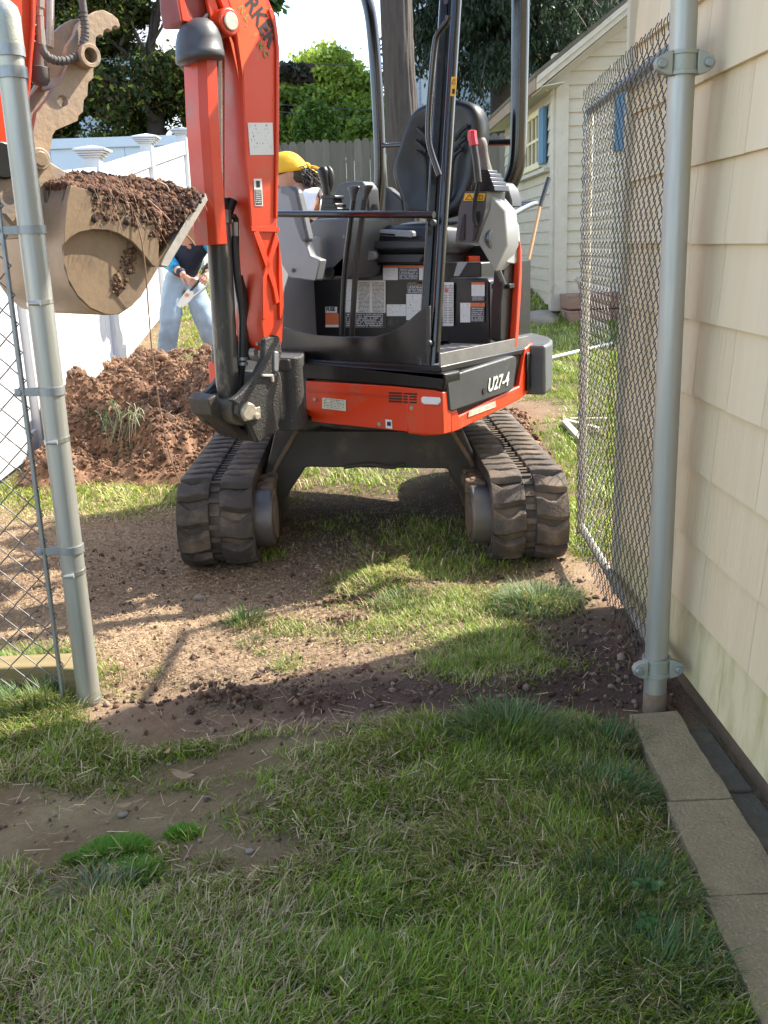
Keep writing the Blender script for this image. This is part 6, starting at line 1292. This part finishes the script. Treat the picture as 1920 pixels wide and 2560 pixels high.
for i, (px, top, w_) in enumerate(((752, 300, 22), (778, 262, 26), (805, 268, 24), (832, 290, 20))):
    Yd = 22; c = atY(px, top, Yd); zb = float(base_z(Yd)); r = w_/2450*Yd/2; cen = []; t = empty('arborvitae', (c[0], Yd, zb), ['short pointed arborvitae leftmost of the four over the fence', 'tallest bright arborvitae, second of four from the left', 'pointed arborvitae third of four from the left', 'smallest arborvitae, rightmost of the four over the fence'][i], 'tree', 'arborvitae over the wood fence')
    H_ = c[2]-zb
    for k in range(120): zf = rg.random()**.8; rr = r*(1-zf)**.7*1.0+.02; a = rg.random()*6.28; cen.append((c[0]+rr*math.cos(a), Yd+rr*math.sin(a), zb+zf*H_, .045))
    leaves('foliage', np.array(cen), (1, 1, 1.6), 6000, .06, [(.14, .25, .04), (.20, .32, .06), (.09, .17, .03)], t, 30+i, 2.2); MB().cyl((c[0], Yd, zb), (c[0], Yd, zb+.5*H_), .04, .02, n=6).build('stem', BARKD, t)
# conifer at the upper right
def conifer(name, Yd, pxc, label, seed, zlow, nbr, reach, n, H_=15):
    rgg = np.random.default_rng(seed); c = atY(pxc, 100, Yd); zb = float(base_z(Yd)); t = empty(name, (c[0], Yd, zb), label, 'tree'); limb([(c[0], Yd, zb-.2), (c[0], Yd, zb+H_*.5), (c[0], Yd, zb+H_)], [.34, .22, .04], t, 'trunk', BARKD, 12)
    cen = []; br = MB()
    for k in range(nbr):
        zf = rgg.random()**1.15; z0 = zlow+zf*(zb+H_-zlow)*.97; L = reach*(1-zf)**.8*rgg.uniform(.7, 1.08)+.3; a = rgg.random()*6.283; P = []
        for s in np.linspace(0, 1, 7): P.append(np.array([c[0]+math.cos(a)*L*s, Yd+math.sin(a)*L*s, z0+.25*L*math.sin(s*2.2)-.42*L*s*s]))
        br.tube(P, [.035*(1-.8*i/6)+.004 for i in range(7)], 4)
        for s in np.linspace(.15, 1, 11):
            p = P[min(int(s*6), 5)]*(1-(s*6 % 1))+P[min(int(s*6)+1, 6)]*(s*6 % 1)
            for j in range(3): side = rgg.normal(0, .16); d_ = rgg.uniform(0, .50)*(1 if j else .2); cen.append((p[0]-math.sin(a)*side, p[1]+math.cos(a)*side, p[2]-d_, .055))
    tag(br.build('branches', BARKD, t, ang=80), kind='stuff'); cen = np.array(cen)
    rg2 = np.random.default_rng(seed+1); i = rg2.integers(0, len(cen), n); P = cen[i, :3]+rg2.normal(0, 1, (n, 3))*np.array([.07, .07, .10]); a = rg2.normal(0, .45, (n, 3)); a[:, 2] -= 1; a /= np.linalg.norm(a, axis=1)[:, None]; b = np.cross(a, rg2.normal(0, 1, (n, 3))); b /= np.linalg.norm(b, axis=1)[:, None]
    s = rg2.uniform(.07, .17, n)[:, None]; VV = np.stack([P-a*s*.5, P+b*.022, P+a*s*.5, P-b*.022], 1).reshape(-1, 3); cc = np.array([(.022, .042, .022), (.03, .055, .026), (.042, .068, .03), (.06, .07, .035)])[rg2.integers(0, 4, n)]*rg2.uniform(.7, 1.3, (n, 1))
    fast_mesh('needle_sprays', VV, np.arange(4*n).reshape(-1, 4), None, LEAFM, np.repeat(cc[:, None], 4, 1).reshape(-1, 3), t); return t
conifer('spruce_tree', 21.5, 1262, 'large dark drooping spruce behind the shed roof', 51, 4.6, 230, 2.5, 150000)
conifer('spruce_tree', 25, 1500, 'second dark spruce farther right above the shed ridge', 52, 3.5, 130, 3.8, 60000)

# ============================================================ DISTANT HOUSES AND WIRES
def sided(name, x0, x1, y0, y1, z0, z1, c, label, Ystep=.14):
    h_ = empty(name, ((x0+x1)/2, y0, z0), label, 'house'); cm = mat(name+'_siding', c, .7, c2=tuple(v*.9 for v in c), sc=2); MB().box(((x0+x1)/2, (y0+y1)/2, (z0+z1)/2), (x1-x0, y1-y0, z1-z0)).build('wall', cm, h_, smooth=False)
    m = MB(); z = z0
    while z < z1: m.loft([(x0-.01, y0-.03, z), (x1+.01, y0-.03, z), (x1+.01, y0, z), (x0-.01, y0, z)], [(x0-.01, y0-.004, z+Ystep), (x1+.01, y0-.004, z+Ystep), (x1+.01, y0, z+Ystep), (x0-.01, y0, z+Ystep)]); z += Ystep
    tag(m.build('siding', cm, h_, smooth=False), kind='stuff'); return h_
GLD = mat('dark_window', (.02, .022, .025), .1, spec=.8); TW = mat('white_trim', (.72, .73, .74), .5)
def window(h_, cx, y, cz, w_, hh):
    f = MB()
    for a, b, c_, d_ in ((cx-w_/2-.07, cx+w_/2+.07, cz-hh/2-.08, cz-hh/2), (cx-w_/2-.07, cx+w_/2+.07, cz+hh/2, cz+hh/2+.08), (cx-w_/2-.07, cx-w_/2, cz-hh/2, cz+hh/2), (cx+w_/2, cx+w_/2+.07, cz-hh/2, cz+hh/2)): f.box(((a+b)/2, y-.05, (c_+d_)/2), (b-a, .05, d_-c_))
    f.box((cx, y-.04, cz), (w_, .03, .05)); wi = f.build('window', TW, h_); MB().box((cx, y-.035, cz), (w_, .01, hh)).build('pane', GLD, wi)
p = atY(1020, 345, 30); z = float(base_z(30.))
bh1 = sided('rear_house', float(atY(1046, 100, 30)[0]), 9.5, 30, 37, z-.5, 9.2, (.42, .47, .53), 'pale grey clapboard house far behind the spruce')
for px in (1062,): MB().box((float(atY(px, 200, 30)[0]), 29.95, 5), (.22, .05, 8.4)).build('corner_board', TW, bh1)
window(bh1, float(atY(1095, 200, 30)[0]), 29.97, float(atY(1095, 120, 30)[2]), .8, 1.4); window(bh1, float(atY(1400, 200, 30)[0]), 29.97, 6.2, .8, 1.4)
MB().loft([(1.2, 29.4, 9.2), (10, 29.4, 9.2), (10, 37.4, 9.2), (1.2, 37.4, 9.2)], [(1.6, 33.4, 11.4), (9.8, 33.4, 11.4), (9.8, 33.6, 11.4), (1.6, 33.6, 11.4)]).build('roof', ROOFS, bh1, smooth=False)
xl_, xr_ = float(atY(170, 200, 30)[0]), float(atY(345, 200, 30)[0])
bh2 = sided('left_house', xl_-4, xr_, 30, 37, z-.5, float(atY(250, 118, 30)[2]), (.42, .50, .56), 'pale blue sided house glimpsed through the dark tree')
for px, py in ((252, 240), (390, 240), (150, 240)): window(bh2, float(atY(px, py, 30)[0]), 29.97, float(atY(px, py, 30)[2]), .55, 1.0)
zz_ = float(atY(250, 118, 30)[2]); MB().loft([(xl_-4.5, 29.5, zz_), (xr_+.4, 29.5, zz_), (xr_+.4, 37.4, zz_), (xl_-4.5, 37.4, zz_)], [(xl_-4.3, 33.4, zz_+2.0), (xr_+.2, 33.4, zz_+2.0), (xr_+.2, 33.6, zz_+2.0), (xl_-4.3, 33.6, zz_+2.0)]).build('roof', mat('pale_roof', (.35, .36, .38), .8), bh2, smooth=False)
for i, (a, b, lb) in enumerate((((600, 152), (940, 166), 'highest thin black utility wire against the blue sky'), ((640, 258), (960, 278), 'utility wire crossing the top of the sunlit tree'), ((640, 276), (960, 298), 'lowest utility wire just above the wood fence'))):
    A, B = atY(*a, 30), atY(*b, 30); D = (B-A); MB().tube([A-D*4+ZZ*1.0, A-D, A, B, B+D, B+D*4+ZZ*1.0], .011, 5).build('utility_wire', HOSE); o = bpy.data.objects['utility_wire' if i == 0 else 'utility_wire.%03d' % i]; tag(o, lb, 'wire', 'utility wires')
for x_, lb in ((-16.5, 'left'), (19., 'right')): pass

# ============================================================ PEOPLE
def skin(name, nodes, edges, rad, m_, parent, sub=2, root=0, sx=1.0):
    me = bpy.data.meshes.new(name); me.from_pydata([tuple(map(float, p)) for p in nodes], edges, []); o = bpy.data.objects.new(name, me); col.objects.link(o); put(o, parent)
    md = o.modifiers.new('skin', 'SKIN'); md.use_smooth_shade = True; md.branch_smoothing = .6
    for i, r in enumerate(rad): v = me.skin_vertices[0].data[i]; v.radius = (r, r) if not isinstance(r, tuple) else r; v.use_root = (i == root)
    s = o.modifiers.new('sub', 'SUBSURF'); s.levels = sub; s.render_levels = sub; me.materials.append(m_)
    if name in ('shirt', 'jeans', 'sleeve', 'trousers'):
        tx = bpy.data.textures.get('folds') or bpy.data.textures.new('folds', 'CLOUDS'); tx.noise_scale = .10; tx.noise_depth = 2; s.levels = s.render_levels = 3
        dm_ = o.modifiers.new('folds', 'DISPLACE'); dm_.texture = tx; dm_.strength = .045; dm_.mid_level = .5; dm_.texture_coords = 'LOCAL'
    return o
SKINM = mat('skin', (.50, .27, .19), .5, c2=(.44, .22, .15), sc=20); SKIND = mat('tan_skin', (.42, .23, .15), .5, c2=(.36, .18, .12), sc=20)
JEAN = mat('faded_jeans', (.22, .31, .40), .85, c2=(.34, .43, .52), sc=7, amt=.7, bump=.3, bsc=60); NAVY = mat('navy_shirt', (.012, .016, .032), .8, c2=(.02, .026, .05), sc=8, bump=.3, bsc=30)
SLEEVE = mat('blue_print_sleeve', (.01, .12, .30), .6, c2=(.03, .40, .62), sc=22, amt=.25, bump=.3); BOOT = mat('tan_boot', (.22, .13, .07), .8, c2=(.3, .2, .11), sc=15, bump=.3); PAISL = mat('pink_bandana', (.62, .20, .24), .8, c2=(.70, .46, .46), sc=28, amt=.2)
Y1 = 9.25; A1 = lambda px, py, dy=0.: np.array(atY(px, py, Y1+dy))
zf = gz(-1.9, Y1)
p1 = empty('person', tuple(A1(440, 930)), 'man bent over in jeans and navy shirt cutting with long loppers', 'person')
hipL, hipR = A1(432, 705, 0), A1(478, 705, .05); kneeL, kneeR = A1(425, 812, -.1), A1(512, 800, -.05); ankL, ankR = A1(414, 905, 0), A1(548, 905, .1)
pel = A1(455, 690); sp = A1(462, 640, -.05); ch = A1(468, 590, -.15); nk = A1(473, 562, -.30); hd = A1(476, 545, -.42); shL, shR = A1(412, 588, -.15), A1(524, 592, -.15); elL, elR = A1(418, 652, -.2), A1(552, 650, -.2); wrL, wrR = A1(462, 690, -.40), A1(524, 682, -.40)
nodes = [pel, sp, ch, nk, hd, hipL, kneeL, ankL, hipR, kneeR, ankR, shL, elL, wrL, shR, elR, wrR]; E1 = [(0, 1), (1, 2), (2, 3), (3, 4), (0, 5), (5, 6), (6, 7), (0, 8), (8, 9), (9, 10), (2, 11), (11, 12), (12, 13), (2, 14), (14, 15), (15, 16)]
R1 = [.13, .14, .15, .055, .085, .085, .055, .045, .085, .055, .045, .06, .045, .03, .06, .045, .03]
skin('body', nodes, E1, R1, SKINM, p1)
skin('jeans', [pel, hipL, kneeL, ankL, hipR, kneeR, ankR, A1(458, 668)], [(0, 1), (1, 2), (2, 3), (0, 4), (4, 5), (5, 6), (0, 7)], [.165, .125, .098, .088, .125, .098, .088, .165], JEAN, p1)
skin('shirt', [A1(456, 700), sp, ch, A1(472, 572, -.24), A1(424, 590, -.15), A1(514, 592, -.15)], [(0, 1), (1, 2), (2, 3), (2, 4), (2, 5)], [.165, .185, .19, .075, .085, .085], NAVY, p1)
skin('sleeve', [A1(416, 592, -.15), elL, wrL*.6+elL*.4], [(0, 1), (1, 2)], [.088, .078, .058], SLEEVE, p1); skin('sleeve', [A1(520, 594, -.15), elR, wrR*.6+elR*.4], [(0, 1), (1, 2)], [.088, .078, .058], SLEEVE, p1)
skin('cuff', [wrL*.62+elL*.38, wrL*.93+elL*.07], [(0, 1)], [.056, .046], NAVY, p1); skin('cuff', [wrR*.62+elR*.38, wrR*.93+elR*.07], [(0, 1)], [.056, .046], NAVY, p1)
def sphere(c, r, name, m_, parent, ax_=None):
    b = bmesh.new(); bmesh.ops.create_uvsphere(b, u_segments=24, v_segments=16, radius=1); m = MB(); ax_ = ax_ or (np.array([1, 0, 0.]), np.array([0, 1., 0]), ZZ)
    m.add([np.array(c)+ax_[0]*v.co.x*r[0]+ax_[1]*v.co.y*r[1]+ax_[2]*v.co.z*r[2] for v in b.verts], [tuple(x.index for x in f.verts) for f in b.faces]); b.free(); return m.build(name, m_, parent, ang=180)
sphere(hd+np.array([0, -.02, .01]), (.10, .13, .11), 'bandana', PAISL, p1); sphere(nk, (.09, .09, .05), 'neckerchief', PAISL, p1)
for an, sgn in ((ankL, -1), (ankR, 1)):
    g = gz(an[0], an[1]); bz = min(an[2]-.06, an[2]); sk_ = skin('boot', [an+np.array([0, .05, .03]), an+np.array([0, .03, -.06]), an+np.array([sgn*.02, -.10, -.07]), an+np.array([sgn*.03, -.19, -.075])], [(0, 1), (1, 2), (2, 3)], [.062, .06, .052, .045], BOOT, p1)
def hand(w_, tgt, m_, parent, s=1.0):
    d = (tgt-w_); d /= np.linalg.norm(d); sd = np.cross(d, [0, -1., 0.2]); sd /= np.linalg.norm(sd); up_ = np.cross(sd, d); n_ = [w_-d*.02, w_+d*.05]; e_ = [(0, 1)]; r_ = [.026, .030]
    for k in range(4):
        b_ = n_[1]+sd*(k-1.5)*.020+d*.03; L_ = [.036, .042, .040, .032][k]; n_ += [b_, b_+d*L_*.9-up_*.012, b_+d*L_*1.2-up_*.045]; i = len(n_)-3; e_ += [(1, i), (i, i+1), (i+1, i+2)]; r_ += [.011, .010, .009]
    t_ = n_[0]+d*.03+sd*.035; n_ += [t_, t_+d*.03+sd*.015-up_*.01, t_+d*.055-up_*.03]; i = len(n_)-3; e_ += [(0, i), (i, i+1), (i+1, i+2)]; r_ += [.013, .011, .010]
    return skin('hand', n_, e_, r_, m_, parent)
hand(wrL, A1(490, 712, -.45), SKINM, p1); hand(wrR, A1(515, 690, -.45), SKINM, p1)
lo = empty('loppers', tuple(A1(455, 760, -.45)), 'long handled steel loppers held in the bent man\'s hands', 'loppers')
ALU = mat('aluminium_tool', (.62, .62, .60), .35, .7)
MB().tube([A1(518, 660, -.45), A1(495, 705, -.47), A1(475, 728, -.47)], .011, 10).build('handle', HOSE, lo); MB().tube([A1(540, 690, -.45), A1(510, 722, -.47), A1(482, 742, -.47)], .011, 10).build('handle', ALU, lo)
bl = MB(); PB = [(470, 722), (484, 730), (482, 745), (466, 762), (450, 770), (443, 764), (448, 750)]; A = [A1(a, b, -.48) for a, b in PB]; bl.loft(A, [q+np.array([0, .02, 0]) for q in A]).build('blade', ALU, lo); MB().cyl(A1(466, 738, -.50), A1(466, 738, -.46), .016, n=12).build('pivot', mat('orange_bush', (.7, .25, .1), .5), lo)
# second person, yellow bandana
Y2 = 6.75; A2 = lambda px, py, dy=0.: np.array(atY(px, py, Y2+dy))
g2 = gz(-.4, Y2)
p2 = empty('person', (float(A2(780, 500)[0]), Y2, g2), 'person in yellow bandana and white shirt facing left behind the machine', 'person')
hd2 = A2(724, 434); nk2 = A2(748, 478); ch2 = A2(790, 518, .05); pel2 = np.array([ch2[0]+.16, Y2+.1, g2+.98]); 
sh1, sh2 = A2(776, 490, -.19), A2(796, 490, .24); el1, el2 = A2(740, 600, -.25), A2(745, 600, .25); w1_, w2_ = A2(690, 640, -.2), A2(695, 640, .2)
hips = [pel2+np.array([-.02, -.09, -.03]), pel2+np.array([.0, .10, -.03])]; kn = [np.array([hips[0][0]-.08, hips[0][1]-.03, g2+.52]), np.array([hips[1][0]-.05, hips[1][1]+.03, g2+.52])]; an2 = [np.array([kn[0][0]+.04, kn[0][1], g2+.09]), np.array([kn[1][0]+.06, kn[1][1], g2+.09])]
nodes = [pel2, (pel2+ch2)/2, ch2, nk2, hd2+np.array([-.0, 0, .0]), hips[0], kn[0], an2[0], hips[1], kn[1], an2[1], sh1, el1, w1_, sh2, el2, w2_]
skin('body', nodes, E1, [.12, .12, .13, .052, .088, .08, .055, .045, .08, .055, .045, .055, .042, .03, .055, .042, .03], SKIND, p2)
WSH = mat('white_shirt', (.74, .74, .76), .85, c2=(.66, .67, .70), sc=9, bump=.4, bsc=14)
skin('shirt', [pel2+np.array([0, 0, .02]), (pel2+ch2)/2, ch2+np.array([.0, 0, .01]), A2(766, 498), sh1, sh1*.6+el1*.4, sh2, sh2*.6+el2*.4], [(0, 1), (1, 2), (2, 3), (2, 4), (4, 5), (2, 6), (6, 7)], [.155, .16, .165, .085, .10, .085, .10, .085], WSH, p2)
skin('trousers', [pel2, hips[0], kn[0], an2[0], hips[1], kn[1], an2[1]], [(0, 1), (1, 2), (2, 3), (0, 4), (4, 5), (5, 6)], [.15, .115, .09, .08, .115, .09, .08], mat('work_trousers', (.05, .05, .055), .9), p2)
for a_ in an2: skin('boot', [a_+np.array([.03, 0, .02]), a_+np.array([.02, 0, -.04]), a_+np.array([-.12, 0, -.05]), a_+np.array([-.19, 0, -.055])], [(0, 1), (1, 2), (2, 3)], [.055, .052, .045, .04], BOOT, p2)
for w_, e_ in ((w1_, el1), (w2_, el2)): hand(w_, w_+(w_-e_), SKIND, p2)
# head details: face to the left and a little down
fd = np.array([-.93, -.05, -.30]); fd /= np.linalg.norm(fd); ud = np.array([-.30, -.02, .95]); ud -= fd*(ud@fd); ud /= np.linalg.norm(ud); rd = np.cross(fd, ud)
hc = hd2+ud*.005
sphere(hc-fd*.005+ud*.0, (.112, .082, .12), 'head', SKIND, p2, (fd, rd, ud))
MB().tube([hc+fd*.100+ud*.012, hc+fd*.126-ud*.022, hc+fd*.106-ud*.034], [.010, .015, .010], 8).build('nose', SKIND, p2)
for s_ in (-1, 1):
    sphere(hc+fd*.098+rd*s_*.032+ud*.012, (.010, .014, .008), 'eye', INK, p2, (fd, rd, ud)); sphere(hc-fd*.005+rd*s_*.083-ud*.008, (.020, .008, .034), 'ear', SKIND, p2, (fd, rd, ud))
    MB().tube([hc+fd*.11+rd*s_*.015+ud*.010, hc+fd*.095+rd*s_*.06+ud*.012, hc+rd*s_*.088+ud*.006], .004, 6).build('sunglasses', INK, p2)
MB().tube([hc+fd*.100-ud*.060+rd*.02, hc+fd*.106-ud*.058, hc+fd*.100-ud*.060-rd*.02], .006, 6).build('mouth', mat('lips', (.35, .12, .10), .5), p2)
BAN = mat('yellow_bandana', (.72, .40, .015), .75, c2=(.60, .32, .01), sc=20, bump=.4, bsc=40)
bm_ = MB(); rr = []
for k in range(10):
    a = math.pi/2*k/9; rad_ = math.cos(a); h_ = math.sin(a); rr.append([hc+(fd*math.cos(2*math.pi*i/36)*.128+rd*math.sin(2*math.pi*i/36)*.100)*rad_**.8*(1+.012*math.sin(i*2.1+k))+ud*(.014+.135*h_+.028*math.cos(2*math.pi*i/36)*rad_-.012) for i in range(36)])
bm_.rings(rr); bm_.build('bandana', BAN, p2, ang=180)
kp = hc-fd*.118+ud*.0
sphere(kp, (.030, .026, .026), 'knot', BAN, p2)
for dv in ((.16, .02, -.055), (.13, -.03, -.10), (.10, .02, -.02)): MB().tube([kp, kp+np.array(dv)*.5+np.array([0, 0, .01]), kp+np.array(dv)], [.014, .019, .007], 8, smooth=1, sq=.4).build('bandana_tail', BAN, p2)
HAIR = mat('dark_hair', (.02, .014, .011), .5, c2=(.035, .024, .018), sc=30)
hm = MB(); rg = np.random.default_rng(4)
for k in range(260):
    a = rg.uniform(-1.15, 1.15); st = hc-fd*.095*math.cos(a)+rd*.082*math.sin(a)+ud*rg.uniform(-.055, .01); L_ = rg.uniform(.06, .17); dr = np.array([.75, rg.normal(0, .25), -.55])+rg.normal(0, .22, 3); dr /= np.linalg.norm(dr); hm.tube([st, st+dr*L_*.4+rg.normal(0, .012, 3), st+dr*L_*.7+rg.normal(0, .016, 3)-ZZ*.01, st+dr*L_+rg.normal(0, .02, 3)-ZZ*.02], [.0042, .0038, .003, .0012], 4)
tag(hm.build('hair', HAIR, p2, ang=180), kind='stuff'); sphere(hc-fd*.045-ud*.028, (.085, .086, .075), 'hair_cap', HAIR, p2, (fd, rd, ud))

# ------------------------------------------------------------ lettering becomes plain mesh
bpy.context.view_layer.update(); dg = bpy.context.evaluated_depsgraph_get()
for o in [o for o in col.objects if o.type == 'FONT']:
    me = bpy.data.meshes.new_from_object(o.evaluated_get(dg)); nm = o.name; par = o.parent; inv = o.matrix_parent_inverse.copy(); bas = o.matrix_basis.copy(); bpy.data.objects.remove(o)
    n = bpy.data.objects.new(nm, me); col.objects.link(n); n.parent = par; n.matrix_parent_inverse = inv; n.matrix_basis = bas
